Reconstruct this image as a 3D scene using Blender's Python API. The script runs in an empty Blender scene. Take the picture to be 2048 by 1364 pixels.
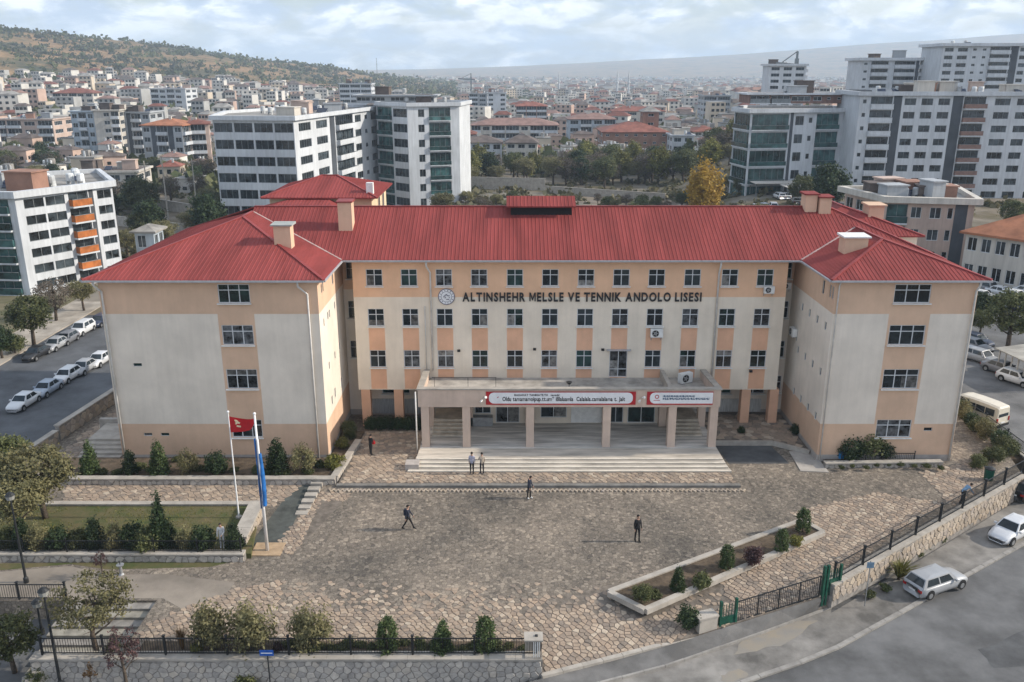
import bpy, bmesh, math, random
import numpy as np
from mathutils import Vector, Matrix

R = random.Random(7)
rad = math.radians
scene = bpy.context.scene
COL = scene.collection

# ------------------------------------------------------------------ camera
CAM_H, PITCH, FPX = 28.0, rad(17.4), 1740.0
cd = bpy.data.cameras.new('camera')
cd.sensor_width = 36.0
cd.lens = 36.0 * FPX / 2048.0
cd.clip_start, cd.clip_end = 0.5, 40000.0
cam = bpy.data.objects.new('camera', cd)
cam.location = (0, 0, CAM_H)
cam.rotation_euler = (math.pi / 2 - PITCH, 0, 0)
COL.objects.link(cam)
scene.camera = cam

# ------------------------------------------------------------------ sky, sun, exposure
SUN_EL, SUN_AZ = rad(28.5), rad(90.3)          # azimuth from +Y towards +X
world = bpy.data.worlds.new('World')
scene.world = world
world.use_nodes = True
wt = world.node_tree
wt.nodes.clear()
W = wt.nodes.new


def wl(a, b):
    wt.links.new(a, b)


wout = W('ShaderNodeOutputWorld')
wbg = W('ShaderNodeBackground')
wbg.inputs['Strength'].default_value = 0.1
sky = W('ShaderNodeTexSky')
sky.sky_type = 'NISHITA'
sky.sun_disc = False
sky.sun_elevation = SUN_EL
sky.sun_rotation = SUN_AZ
sky.air_density = 1.2
sky.dust_density = 1.6
sky.ozone_density = 1.4
tc = W('ShaderNodeTexCoord')
sep = W('ShaderNodeSeparateXYZ')
wl(tc.outputs['Generated'], sep.inputs[0])


def wmath(op, a, b=None, clamp=False):
    n = W('ShaderNodeMath')
    n.operation = op
    n.use_clamp = clamp
    for i, v in enumerate((a, b)):
        if v is None:
            continue
        if isinstance(v, (int, float)):
            n.inputs[i].default_value = v
        else:
            wl(v, n.inputs[i])
    return n.outputs[0]


zz = wmath('ADD', wmath('ABSOLUTE', sep.outputs[2]), 0.35)
comb = W('ShaderNodeCombineXYZ')                # a flat cloud layer overhead, seen in perspective
wl(wmath('DIVIDE', sep.outputs[0], zz), comb.inputs[0])
wl(wmath('DIVIDE', sep.outputs[1], zz), comb.inputs[1])


def wnoise(scale, detail, rough, dist=0.0, off=0.0):
    m = W('ShaderNodeMapping')
    m.inputs['Location'].default_value = (off, off * .7, off * .3)
    wl(comb.outputs[0], m.inputs['Vector'])
    n = W('ShaderNodeTexNoise')
    n.inputs['Scale'].default_value = scale
    n.inputs['Detail'].default_value = detail
    n.inputs['Roughness'].default_value = rough
    n.inputs['Distortion'].default_value = dist
    wl(m.outputs[0], n.inputs['Vector'])
    return n.outputs['Fac']


def wramp(fac, stops):
    r = W('ShaderNodeValToRGB')
    cr = r.color_ramp
    while len(cr.elements) < len(stops):
        cr.elements.new(0.5)
    for e, (p, c) in zip(cr.elements, stops):
        e.position = p
        e.color = (*c, 1)
    wl(fac, r.inputs[0])
    return r.outputs[0]


cover = wramp(wnoise(4.4, 10, .6, .25, 5.3), [(.40, (.30,) * 3), (.55, (.97,) * 3)])
shade = wramp(wnoise(6.4, 9, .60, .35, 11.7), [(.42, (3.3, 4.05, 5.3)), (.51, (5.2, 5.8, 6.8)), (.59, (8.9, 9.0, 9.2))])
mixc = W('ShaderNodeMix')
mixc.data_type = 'RGBA'
wl(cover, mixc.inputs[0])
wl(sky.outputs[0], mixc.inputs[6])
wl(shade, mixc.inputs[7])
wl(mixc.outputs[2], wbg.inputs['Color'])
wl(wbg.outputs[0], wout.inputs['Surface'])

sd = bpy.data.lights.new('sun', 'SUN')
sd.energy = 3.1
sd.angle = rad(0.8)
sd.color = (1.0, 0.91, 0.78)
sun = bpy.data.objects.new('sun', sd)
sv = Vector((math.sin(SUN_AZ) * math.cos(SUN_EL), math.cos(SUN_AZ) * math.cos(SUN_EL), math.sin(SUN_EL)))
sun.rotation_euler = sv.to_track_quat('Z', 'Y').to_euler()
sun.location = sv * 200
COL.objects.link(sun)

scene.view_settings.view_transform = 'Standard'
scene.view_settings.look = 'None'
scene.view_settings.gamma = 1.0
scene.view_settings.exposure = 0.75
scene.cycles.use_denoising = True
scene.cycles.max_bounces = 6
scene.cycles.diffuse_bounces = 3
scene.cycles.glossy_bounces = 2
scene.cycles.transmission_bounces = 2
scene.cycles.transparent_max_bounces = 4
scene.cycles.volume_bounces = 3
scene.cycles.caustics_reflective = False
scene.cycles.caustics_refractive = False

# ------------------------------------------------------------------ survey: measured picture points on planes of the place
SP, CP = math.sin(PITCH), math.cos(PITCH)


def gp(x, y, z=0.0):
    r = (y - 682) / FPX
    d = (CAM_H - z) / (SP + r * CP)
    return ((x - 1024) / FPX * d, d * (CP - r * SP))


def dp(x, y, Y):
    r = (y - 682) / FPX
    d = Y / (CP - r * SP)
    return ((x - 1024) / FPX * d, CAM_H - d * (SP + r * CP))


def at_x(x, Y, z):
    d = Y * CP + (CAM_H - z) * SP
    return (x - 1024) / FPX * d


# ------------------------------------------------------------------ objects
def tag(o, label=None, cat=None, group=None, kind=None):
    if label:
        o['label'] = label
    if cat:
        o['category'] = cat
    if group:
        o['group'] = group
    if kind:
        o['kind'] = kind
    return o


def link(name, data, parent=None, loc=None, rz=0.0, scale=None):
    o = bpy.data.objects.new(name, data)
    COL.objects.link(o)
    if parent is not None:
        o.parent = parent
    if loc is not None:
        o.location = loc
    if rz:
        o.rotation_euler = (0, 0, rz)
    if scale is not None:
        o.scale = scale if hasattr(scale, '__len__') else (scale,) * 3
    return o


def thing(name, label, cat, loc=(0, 0, 0), rz=0.0, group=None, scale=None):
    return tag(link(name, None, None, loc, rz, scale), label, cat, group)


def struct(name, data, loc=None):
    return tag(link(name, data, None, loc), kind='structure')


class MB:
    """collects polygons, builds one mesh"""

    def __init__(self):
        self.v, self.f, self.m = [], [], []

    def face(self, pts, m=0):
        n = len(self.v)
        self.v.extend([tuple(p) for p in pts])
        self.f.append(tuple(range(n, n + len(pts))))
        self.m.append(m)

    def mesh(self, verts, faces, m=0):
        n = len(self.v)
        self.v.extend([tuple(p) for p in verts])
        for f in faces:
            self.f.append(tuple(i + n for i in f))
            self.m.append(m)

    def box(self, x0, x1, y0, y1, z0, z1, m=0):
        self.mesh([(x0, y0, z0), (x1, y0, z0), (x1, y1, z0), (x0, y1, z0), (x0, y0, z1), (x1, y0, z1), (x1, y1, z1), (x0, y1, z1)],
                  [(3, 2, 1, 0), (4, 5, 6, 7), (0, 1, 5, 4), (1, 2, 6, 5), (2, 3, 7, 6), (3, 0, 4, 7)], m)

    def prism(self, poly, z0, z1, m=0, zf=None):
        """poly counter-clockwise seen from above; zf adds a height to every corner"""
        a = 0
        for i in range(len(poly)):
            p, q = poly[i], poly[(i + 1) % len(poly)]
            a += p[0] * q[1] - q[0] * p[1]
        if a < 0:
            poly = poly[::-1]
        n = len(poly)
        zt = [(zf(*p) if zf else 0) for p in poly]
        vs = [(p[0], p[1], z0 + z) for p, z in zip(poly, zt)] + [(p[0], p[1], z1 + z) for p, z in zip(poly, zt)]
        fs = [tuple(range(n, 2 * n))] + [(i, (i + 1) % n, n + (i + 1) % n, n + i) for i in range(n)]
        self.mesh(vs, fs, m)

    def bar(self, a, b, w, h, m=0, up=(0, 0, 1)):
        a, b = Vector(a), Vector(b)
        d = (b - a).normalized()
        s = d.cross(Vector(up))
        if s.length < 1e-4:
            s = Vector((1, 0, 0))
        s.normalize()
        u = s.cross(d)
        s, u = s * w / 2, u * h / 2
        vs = [a - s - u, a + s - u, a + s + u, a - s + u, b - s - u, b + s - u, b + s + u, b - s + u]
        self.mesh(vs, [(0, 1, 2, 3), (7, 6, 5, 4), (0, 4, 5, 1), (1, 5, 6, 2), (2, 6, 7, 3), (3, 7, 4, 0)], m)

    def tube(self, pts, rads, n=8, m=0, cap=True):
        pts = [Vector(p) for p in pts]
        if not hasattr(rads, '__len__'):
            rads = [rads] * len(pts)
        base = len(self.v)
        ref = None
        for i, p in enumerate(pts):
            d = (pts[min(i + 1, len(pts) - 1)] - pts[max(i - 1, 0)]).normalized()
            if ref is None:
                ref = Vector((1, 0, 0)) if abs(d.x) < .9 else Vector((0, 1, 0))
            s = (ref - d * ref.dot(d)).normalized()
            t = d.cross(s)
            ref = s
            for k in range(n):
                an = 2 * math.pi * k / n
                self.v.append(tuple(p + (s * math.cos(an) + t * math.sin(an)) * rads[i]))
        for i in range(len(pts) - 1):
            for k in range(n):
                a, b = base + i * n + k, base + i * n + (k + 1) % n
                self.f.append((a, b, b + n, a + n))
                self.m.append(m)
        if cap:
            self.f.append(tuple(base + k for k in range(n))[::-1])
            self.m.append(m)
            e = base + (len(pts) - 1) * n
            self.f.append(tuple(e + k for k in range(n)))
            self.m.append(m)

    def lathe(self, prof, n=12, c=(0, 0, 0), m=0):
        self.tube([(c[0], c[1], c[2] + z) for r, z in prof], [r for r, z in prof], n, m)

    def data(self, name, mats, smooth=False):
        me = bpy.data.meshes.new(name)
        me.from_pydata(self.v, [], self.f)
        if not isinstance(mats, (list, tuple)):
            mats = [mats]
        for k in mats:
            me.materials.append(k)
        if len(mats) > 1:
            me.polygons.foreach_set('material_index', self.m)
        if smooth:
            me.polygons.foreach_set('use_smooth', [True] * len(me.polygons))
        me.update()
        return me

    def build(self, name, mats, parent=None, smooth=False, loc=None, rz=0.0):
        return link(name, self.data(name, mats, smooth), parent, loc, rz)


def facade(mb, O, u, W_, H_, holes, depth=0.15, ucuts=(), vcuts=(), mfun=None, rm=None):
    """a wall sheet from O along u (unit, horizontal) and up, outward side to the right of u, with holes (u0,u1,v0,v1) and reveals"""
    O, u = Vector(O), Vector(u)
    n = u.cross(Vector((0, 0, 1)))
    us = sorted({0.0, W_, *[round(h[0], 4) for h in holes], *[round(h[1], 4) for h in holes], *ucuts})
    vs = sorted({0.0, H_, *[round(h[2], 4) for h in holes], *[round(h[3], 4) for h in holes], *vcuts})
    us = [a for a in us if -1e-6 <= a <= W_ + 1e-6]
    vs = [a for a in vs if -1e-6 <= a <= H_ + 1e-6]

    def P(a, b, d=0.0):
        return O + u * a + Vector((0, 0, b)) - n * d

    for j in range(len(vs) - 1):
        b0, b1 = vs[j], vs[j + 1]
        run = None
        for i in range(len(us)):
            solid = False
            if i < len(us) - 1:
                a0, a1 = us[i], us[i + 1]
                ca, cb = (a0 + a1) / 2, (b0 + b1) / 2
                solid = not any(h[0] < ca < h[1] and h[2] < cb < h[3] for h in holes)
                mi = mfun(ca, cb) if (mfun and solid) else 0
            if run and (not solid or mi != run[2]):
                mb.face([P(run[0], b0), P(run[1], b0), P(run[1], b1), P(run[0], b1)], run[2])
                run = None
            if solid:
                run = [us[i] if not run else run[0], us[i + 1], mi]
    for (a0, a1, b0, b1) in holes:
        k = (mfun((a0 + a1) / 2, b1 + .02) if mfun else 0) if rm is None else rm
        mb.face([P(a0, b0), P(a0, b0, depth), P(a0, b1, depth), P(a0, b1)], k)
        mb.face([P(a1, b0, depth), P(a1, b0), P(a1, b1), P(a1, b1, depth)], k)
        mb.face([P(a0, b1), P(a0, b1, depth), P(a1, b1, depth), P(a1, b1)], k)
        mb.face([P(a0, b0, depth), P(a0, b0), P(a1, b0), P(a1, b0, depth)], k)


# ------------------------------------------------------------------ materials
def lin(r, g, b):
    f = lambda c: c / 12.92 if c <= .04045 else ((c + .055) / 1.055) ** 2.4
    return (f(r / 255), f(g / 255), f(b / 255))


MATS = {}


def mat(name, col, rough=.8, var=.12, scale=1.5, col2=None, bump=0.0, bscale=20.0, spec=.3, metal=0.0, island=0.0, objvar=0.0,
        detail=5, stretch=None, streak=0.0, ramp=(.35, .65)):
    """a principled material: base colour broken up by noise in place coordinates"""
    m = bpy.data.materials.new(name)
    m.use_nodes = True
    t = m.node_tree
    b = t.nodes['Principled BSDF']
    L = t.links.new
    b.inputs['Roughness'].default_value = rough
    b.inputs['Specular IOR Level'].default_value = spec
    b.inputs['Metallic'].default_value = metal
    g = t.nodes.new('ShaderNodeNewGeometry')
    vec = g.outputs['Position']
    if stretch:
        mp = t.nodes.new('ShaderNodeMapping')
        mp.inputs['Scale'].default_value = stretch
        L(vec, mp.inputs['Vector'])
        vec = mp.outputs[0]
    c2 = col2 if col2 else tuple(c * (1 - var * 1.6) for c in col)
    c1 = col if col2 else tuple(min(1, c * (1 + var * .7)) for c in col)
    nz = t.nodes.new('ShaderNodeTexNoise')
    nz.inputs['Scale'].default_value = scale
    nz.inputs['Detail'].default_value = detail
    nz.inputs['Roughness'].default_value = .62
    L(vec, nz.inputs['Vector'])
    rp = t.nodes.new('ShaderNodeValToRGB')
    rp.color_ramp.elements[0].position, rp.color_ramp.elements[1].position = ramp
    rp.color_ramp.elements[0].color = (*c2, 1)
    rp.color_ramp.elements[1].color = (*c1, 1)
    L(nz.outputs['Fac'], rp.inputs[0])
    out = rp.outputs[0]
    if streak:                                     # rain streaks and dirt running down
        mp2 = t.nodes.new('ShaderNodeMapping')
        mp2.inputs['Scale'].default_value = (1.6, 1.6, .12)
        L(g.outputs['Position'], mp2.inputs['Vector'])
        n2 = t.nodes.new('ShaderNodeTexNoise')
        n2.inputs['Scale'].default_value = 1.3
        n2.inputs['Detail'].default_value = 6
        n2.inputs['Roughness'].default_value = .7
        L(mp2.outputs[0], n2.inputs['Vector'])
        r2 = t.nodes.new('ShaderNodeMapRange')
        r2.inputs[1].default_value, r2.inputs[2].default_value = .38, .62
        r2.inputs[3].default_value, r2.inputs[4].default_value = 1 - streak, 1.0
        L(n2.outputs['Fac'], r2.inputs[0])
        mx = t.nodes.new('ShaderNodeMix')
        mx.data_type, mx.blend_type = 'RGBA', 'MULTIPLY'
        mx.inputs[0].default_value = 1
        L(out, mx.inputs[6])
        L(r2.outputs[0], mx.inputs[7])
        out = mx.outputs[2]
    for amt, sock in ((island, g.outputs['Random Per Island']), (objvar, None)):
        if not amt:
            continue
        if sock is None:
            oi = t.nodes.new('ShaderNodeObjectInfo')
            sock = oi.outputs['Random']
        mr = t.nodes.new('ShaderNodeMapRange')
        mr.inputs[3].default_value, mr.inputs[4].default_value = 1 - amt, 1 + amt
        L(sock, mr.inputs[0])
        mx = t.nodes.new('ShaderNodeMix')
        mx.data_type, mx.blend_type = 'RGBA', 'MULTIPLY'
        mx.inputs[0].default_value = 1
        L(out, mx.inputs[6])
        L(mr.outputs[0], mx.inputs[7])
        out = mx.outputs[2]
    L(out, b.inputs['Base Color'])
    if bump:
        n3 = t.nodes.new('ShaderNodeTexNoise')
        n3.inputs['Scale'].default_value = bscale
        n3.inputs['Detail'].default_value = 4
        L(vec, n3.inputs['Vector'])
        bp = t.nodes.new('ShaderNodeBump')
        bp.inputs['Strength'].default_value = bump
        bp.inputs['Distance'].default_value = .05
        L(n3.outputs['Fac'], bp.inputs['Height'])
        L(bp.outputs[0], b.inputs['Normal'])
    MATS[name] = m
    return m


def glass(name, col, rough=.08, var=.5, scale=.9, objvar=.5):
    m = mat(name, col, rough, var, scale, spec=.5, objvar=objvar)
    return m


def stone_mat(name, cols, rough=.85, bump=.5):
    """each stone its own tone: island and object randoms pick from a ramp, fine grain on top"""
    m = bpy.data.materials.new(name)
    m.use_nodes = True
    t = m.node_tree
    L = t.links.new
    b = t.nodes['Principled BSDF']
    b.inputs['Roughness'].default_value = rough
    b.inputs['Specular IOR Level'].default_value = .25
    g = t.nodes.new('ShaderNodeNewGeometry')
    oi = t.nodes.new('ShaderNodeObjectInfo')
    ad = t.nodes.new('ShaderNodeMath')
    ad.operation = 'ADD'
    L(g.outputs['Random Per Island'], ad.inputs[0])
    L(oi.outputs['Random'], ad.inputs[1])
    fr = t.nodes.new('ShaderNodeMath')
    fr.operation = 'FRACT'
    L(ad.outputs[0], fr.inputs[0])
    rp = t.nodes.new('ShaderNodeValToRGB')
    rp.color_ramp.interpolation = 'LINEAR'
    while len(rp.color_ramp.elements) < len(cols):
        rp.color_ramp.elements.new(.5)
    for i, c in enumerate(cols):
        rp.color_ramp.elements[i].position = i / (len(cols) - 1)
        rp.color_ramp.elements[i].color = (*c, 1)
    L(fr.outputs[0], rp.inputs[0])
    nz = t.nodes.new('ShaderNodeTexNoise')
    nz.inputs['Scale'].default_value = 3.2
    nz.inputs['Detail'].default_value = 7
    nz.inputs['Roughness'].default_value = .7
    L(g.outputs['Position'], nz.inputs['Vector'])
    mr = t.nodes.new('ShaderNodeMapRange')
    mr.inputs[1].default_value, mr.inputs[2].default_value = .3, .7
    mr.inputs[3].default_value, mr.inputs[4].default_value = .72, 1.15
    L(nz.outputs['Fac'], mr.inputs[0])
    mx = t.nodes.new('ShaderNodeMix')
    mx.data_type, mx.blend_type = 'RGBA', 'MULTIPLY'
    mx.inputs[0].default_value = 1
    L(rp.outputs[0], mx.inputs[6])
    L(mr.outputs[0], mx.inputs[7])
    L(mx.outputs[2], b.inputs['Base Color'])
    bp = t.nodes.new('ShaderNodeBump')
    bp.inputs['Strength'].default_value = bump
    bp.inputs['Distance'].default_value = .03
    L(nz.outputs['Fac'], bp.inputs['Height'])
    L(bp.outputs[0], b.inputs['Normal'])
    return m


def leaf_mat(name, c1, c2, rough=.6, trans=.25):
    """leaf: two greens by leaf and by clump, a little light through the blade"""
    m = bpy.data.materials.new(name)
    m.use_nodes = True
    t = m.node_tree
    L = t.links.new
    b = t.nodes['Principled BSDF']
    b.inputs['Roughness'].default_value = rough
    b.inputs['Specular IOR Level'].default_value = .25
    g = t.nodes.new('ShaderNodeNewGeometry')
    nz = t.nodes.new('ShaderNodeTexNoise')
    nz.inputs['Scale'].default_value = 1.1
    nz.inputs['Detail'].default_value = 3
    L(g.outputs['Position'], nz.inputs['Vector'])
    ad = t.nodes.new('ShaderNodeMath')
    ad.operation = 'MULTIPLY_ADD'
    ad.inputs[1].default_value = .7
    L(g.outputs['Random Per Island'], ad.inputs[0])
    sb = t.nodes.new('ShaderNodeMath')
    sb.operation = 'SUBTRACT'
    L(nz.outputs['Fac'], sb.inputs[0])
    sb.inputs[1].default_value = .33
    L(sb.outputs[0], ad.inputs[2])
    oi = t.nodes.new('ShaderNodeObjectInfo')
    rp = t.nodes.new('ShaderNodeValToRGB')
    rp.color_ramp.elements[0].color = (*c1, 1)
    rp.color_ramp.elements[1].color = (*c2, 1)
    L(ad.outputs[0], rp.inputs[0])
    mr = t.nodes.new('ShaderNodeMapRange')
    mr.inputs[3].default_value, mr.inputs[4].default_value = .75, 1.25
    L(oi.outputs['Random'], mr.inputs[0])
    mx = t.nodes.new('ShaderNodeMix')
    mx.data_type, mx.blend_type = 'RGBA', 'MULTIPLY'
    mx.inputs[0].default_value = 1
    L(rp.outputs[0], mx.inputs[6])
    L(mr.outputs[0], mx.inputs[7])
    L(mx.outputs[2], b.inputs['Base Color'])
    if trans:
        tr = t.nodes.new('ShaderNodeBsdfTranslucent')
        L(mx.outputs[2], tr.inputs['Color'])
        ms = t.nodes.new('ShaderNodeMixShader')
        ms.inputs[0].default_value = trans
        L(b.outputs[0], ms.inputs[1])
        L(tr.outputs[0], ms.inputs[2])
        L(ms.outputs[0], t.nodes['Material Output'].inputs['Surface'])
    return m


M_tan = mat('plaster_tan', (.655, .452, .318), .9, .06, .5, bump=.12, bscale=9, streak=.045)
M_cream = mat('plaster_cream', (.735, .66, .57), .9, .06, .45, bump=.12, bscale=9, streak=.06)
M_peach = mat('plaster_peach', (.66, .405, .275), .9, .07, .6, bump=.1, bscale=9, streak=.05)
M_tan_lit = mat('plaster_tan_main_lit', (.76, .485, .315), .9, .06, .5, bump=.12, bscale=9, streak=.045)  # main front plasters: peachier, and lightened to paint in brighter light
M_cream_lit = mat('plaster_cream_main_lit', (.77, .68, .565), .9, .06, .45, bump=.12, bscale=9, streak=.06)
M_peach_lit = mat('plaster_peach_main_lit', (.74, .44, .29), .9, .07, .6, bump=.1, bscale=9, streak=.05)
M_plinth = mat('plinth_stone', (.42, .38, .35), .85, .1, 2)
M_roof = mat('roof_red_sheet', (.250, .054, .050), .75, .17, .75, spec=.14, detail=9, objvar=.06, stretch=(1.1, .16, .16))
M_ridge = mat('roof_ridge_cap', (.26, .045, .042), .55, .15, 1.0)
M_trimw = mat('trim_white', (.72, .72, .70), .6, .08, 3)
M_pipe = mat('pipe_white', (.66, .64, .61), .55, .1, 2, streak=.1)
M_gutter = mat('gutter_metal', (.42, .42, .44), .5, .1, 3, metal=.2)
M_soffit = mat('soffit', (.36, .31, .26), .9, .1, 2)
M_frame = mat('window_frame_white', (.60, .62, .64), .5, .06, 4)
M_glass = glass('window_glass', (.022, .030, .034), .06)
M_curtain = mat('curtain', (.55, .52, .47), .9, .15, 3, stretch=(6, 6, .4))
M_dark = mat('dark_interior', (.018, .018, .02), .9, .1, 2)
M_conc = mat('concrete', (.40, .37, .335), .9, .16, .8, bump=.25, bscale=14, detail=8)
M_conclight = mat('concrete_cap', (.40, .365, .32), .88, .14, 1.2, bump=.2, bscale=18, detail=7)
M_marble = mat('step_marble', (.56, .50, .425), .6, .22, 1.1, bump=.1, bscale=10, detail=8, stretch=(.35, 2.2, 2.2))
M_marbled = mat('porch_floor_marble', (.62, .585, .535), .5, .30, 1.0, detail=9, stretch=(.30, 2.6, 1))
M_asph = mat('asphalt', (.150, .150, .151), .92, .26, .30, bump=.5, bscale=60, detail=10)
M_asphl = mat('asphalt_left', (.105, .110, .118), .92, .25, .25, bump=.4, bscale=50, detail=10)
M_walk = mat('sidewalk_concrete', (.27, .255, .235), .92, .28, .45, bump=.4, bscale=30, detail=10)
M_kerb = mat('kerb_stone', (.29, .275, .255), .9, .15, 1.5, bump=.2)
M_dirt = mat('bed_soil', (.115, .085, .058), .95, .3, 2.2, bump=.8, bscale=18, detail=8)
M_apron = mat('yard_concrete', (.255, .22, .182), .92, .2, .35, bump=.3, bscale=30, detail=9)
M_bedding = mat('paving_mortar', (.185, .158, .132), .95, .25, 2, bump=.5, bscale=30)
M_lawn = mat('lawn_soil', (.065, .082, .026), .95, .35, .9, col2=(.135, .11, .055), bump=.6, bscale=30, detail=8)
M_metalblk = mat('black_metal', (.022, .024, .026), .5, .2, 5)
M_metalgrn = mat('green_metal', (.012, .085, .055), .45, .25, 3, streak=.2)
M_metalgry = mat('grey_metal', (.35, .36, .37), .45, .15, 4, metal=.5)
M_polew = mat('pole_white', (.74, .74, .74), .4, .06, 3)
M_stonewall = stone_mat('rubble_stone', [(.47, .435, .39), (.35, .325, .30), (.55, .50, .44), (.42, .39, .36), (.51, .45, .38)])
M_stonewarm = stone_mat('rubble_stone_warm', [(.42, .34, .26), (.30, .255, .21), (.50, .42, .33), (.36, .31, .27), (.46, .37, .27)])
M_pave = stone_mat('paving_stone', [(.37, .285, .212), (.245, .20, .162), (.42, .33, .25), (.31, .238, .182), (.225, .188, .156), (.385, .29, .215), (.47, .395, .31)])
M_mortar = mat('wall_mortar', (.27, .25, .23), .95, .2, 3, bump=.4, bscale=25)
M_terrac = mat('terrace_floor', (.42, .39, .35), .9, .25, .8, bump=.2, detail=8)
M_black = mat('rubber_black', (.016, .016, .017), .7, .2, 6)
M_letter = mat('sign_letter_dark', (.03, .028, .03), .5, .1, 3)
M_signw = mat('sign_white', (.76, .77, .79), .5, .05, 2)
M_signr = mat('sign_red', (.42, .022, .03), .5, .1, 2)
M_flagr = mat('flag_red', (.45, .012, .018), .75, .1, 3)
M_flagm = mat('flag_mark', (.70, .60, .40), .8, .08, 3)
M_flagb = mat('flag_blue', (.02, .14, .42), .75, .2, 3)
M_bark = mat('bark', (.10, .078, .06), .95, .3, 8, bump=.6, bscale=20)
# ================================================================== terrain
def sstep(a, b, x):
    t = np.clip((np.asarray(x, float) - a) / (b - a), 0, 1)
    return t * t * (3 - 2 * t)


_AT = [-.8, -.60, -.565, -.44, -.30, -.22, -.157, -.07, 0.02]
_AH = [125, 108, 101, 84, 66, 47, 28, 9, 0]
_MT = [-.6, -.2, -.096, .07, .263, .428, .565, .8]
_MH = [20, 30, 40, 86, 152, 230, 308, 320]


def _vn(x, y, s):
    """smooth value noise for relief"""
    x, y = np.asarray(x, float) / s, np.asarray(y, float) / s
    xi, yi = np.floor(x), np.floor(y)
    fx, fy = x - xi, y - yi
    fx, fy = fx * fx * (3 - 2 * fx), fy * fy * (3 - 2 * fy)

    def h(a, b):
        v = np.sin(a * 127.1 + b * 311.7) * 43758.5453
        return v - np.floor(v)
    return (h(xi, yi) * (1 - fx) + h(xi + 1, yi) * fx) * (1 - fy) + (h(xi, yi + 1) * (1 - fx) + h(xi + 1, yi + 1) * fx) * fy


def terr(X, Y):
    X, Y = np.asarray(X, float), np.asarray(Y, float)
    t = X / np.maximum(Y, 60)
    near = -1.45 - 1.35 * sstep(-33, -37.5, X)
    left = np.interp(Y, [100, 180, 400, 700, 1500, 4500, 9000], [0, -6, -7, -9, -14, -20, -20])
    right = np.interp(Y, [100, 190, 300, 500, 900, 1500, 4500, 9000], [0, -.7, 4, 6, -2, -12, -20, -20])
    k = sstep(.16, .30, t)
    far = left * (1 - k) + right * k
    w = sstep(96, 150, Y)
    z = near * (1 - w) + np.where(Y > 100, far, 0) * w
    yr = 1300 + (t + .565) * 1200
    q = Y / np.maximum(yr, 900)
    s = np.interp(q, [.26, .46, .68, .85, 1.0, 1.12, 1.6, 2.4], [0, .17, .32, .72, 1.0, .97, .5, .1])
    rough = (_vn(X, Y, 160) - .5) * .22 + (_vn(X, Y, 60) - .5) * .10
    z = z + np.interp(t, _AT, _AH) * s * (1 + rough * np.clip(s * 2, 0, 1))
    m = np.interp(t, _MT, _MH)
    z = z + sstep(4300, 7000, Y) * (1 - .5 * sstep(7200, 9000, Y)) * m * (1 + (_vn(X, Y, 700) - .5) * .10 + (_vn(X, Y, 260) - .5) * .05)
    z = z + (_vn(X, Y, 90) - .5) * 2.0 * sstep(260, 500, Y)
    return z


def tz(x, y):
    return float(terr(x, y))


ss = np.linspace(-1.15, 1.15, 231)
yy = np.concatenate([np.linspace(-80, 140, 23), 140 * (9000 / 140) ** np.linspace(0, 1, 195)[1:]])
S_, Y_ = np.meshgrid(ss, yy)
X_ = S_ * (Y_ + 140)
Z_ = terr(X_, Y_)
nv = np.stack([X_, Y_, Z_], -1).reshape(-1, 3)
nc = len(ss)
idx = np.arange(len(yy) * nc).reshape(len(yy), nc)
quads = np.stack([idx[:-1, :-1], idx[:-1, 1:], idx[1:, 1:], idx[1:, :-1]], -1).reshape(-1, 4)


def land_mat():
    """dry grass and scrub, greener patches, bare earth on the slopes"""
    m = bpy.data.materials.new('land')
    m.use_nodes = True
    t = m.node_tree
    L = t.links.new
    b = t.nodes['Principled BSDF']
    b.inputs['Roughness'].default_value = .95
    b.inputs['Specular IOR Level'].default_value = .1
    g = t.nodes.new('ShaderNodeNewGeometry')

    def nz(s, d):
        n = t.nodes.new('ShaderNodeTexNoise')
        n.inputs['Scale'].default_value = s
        n.inputs['Detail'].default_value = d
        n.inputs['Roughness'].default_value = .65
        L(g.outputs['Position'], n.inputs['Vector'])
        return n.outputs['Fac']

    def rp(f, st):
        r = t.nodes.new('ShaderNodeValToRGB')
        while len(r.color_ramp.elements) < len(st):
            r.color_ramp.elements.new(.5)
        for e, (p, c) in zip(r.color_ramp.elements, st):
            e.position, e.color = p, (*c, 1)
        L(f, r.inputs[0])
        return r.outputs[0]
    a = rp(nz(.012, 10), [(.34, (.055, .062, .032)), (.42, (.13, .105, .055)), (.52, (.26, .17, .085)), (.70, (.32, .20, .115))])
    c = rp(nz(.16, 6), [(.35, (.55,) * 3), (.65, (1.15,) * 3)])
    x = t.nodes.new('ShaderNodeMix')
    x.data_type, x.blend_type = 'RGBA', 'MULTIPLY'
    x.inputs[0].default_value = 1
    L(a, x.inputs[6])
    L(c, x.inputs[7])
    sp_ = t.nodes.new('ShaderNodeSeparateXYZ')
    L(g.outputs['Position'], sp_.inputs[0])
    mr_ = t.nodes.new('ShaderNodeMapRange')
    mr_.inputs[1].default_value, mr_.inputs[2].default_value = 380, 760
    mr_.inputs[3].default_value, mr_.inputs[4].default_value = .75, 0
    L(sp_.outputs[1], mr_.inputs[0])
    y = t.nodes.new('ShaderNodeMix')
    y.data_type = 'RGBA'
    L(mr_.outputs[0], y.inputs[0])
    L(x.outputs[2], y.inputs[6])
    L(rp(nz(.09, 8), [(.38, (.075, .078, .05)), (.50, (.15, .14, .115)), (.62, (.24, .225, .20))]), y.inputs[7])
    L(y.outputs[2], b.inputs['Base Color'])
    return m


M_land = land_mat()
me = bpy.data.meshes.new('terrain')
me.from_pydata(nv.tolist(), [], quads.tolist())
me.materials.append(M_land)
me.polygons.foreach_set('use_smooth', [True] * len(me.polygons))
struct('terrain', me)


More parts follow.
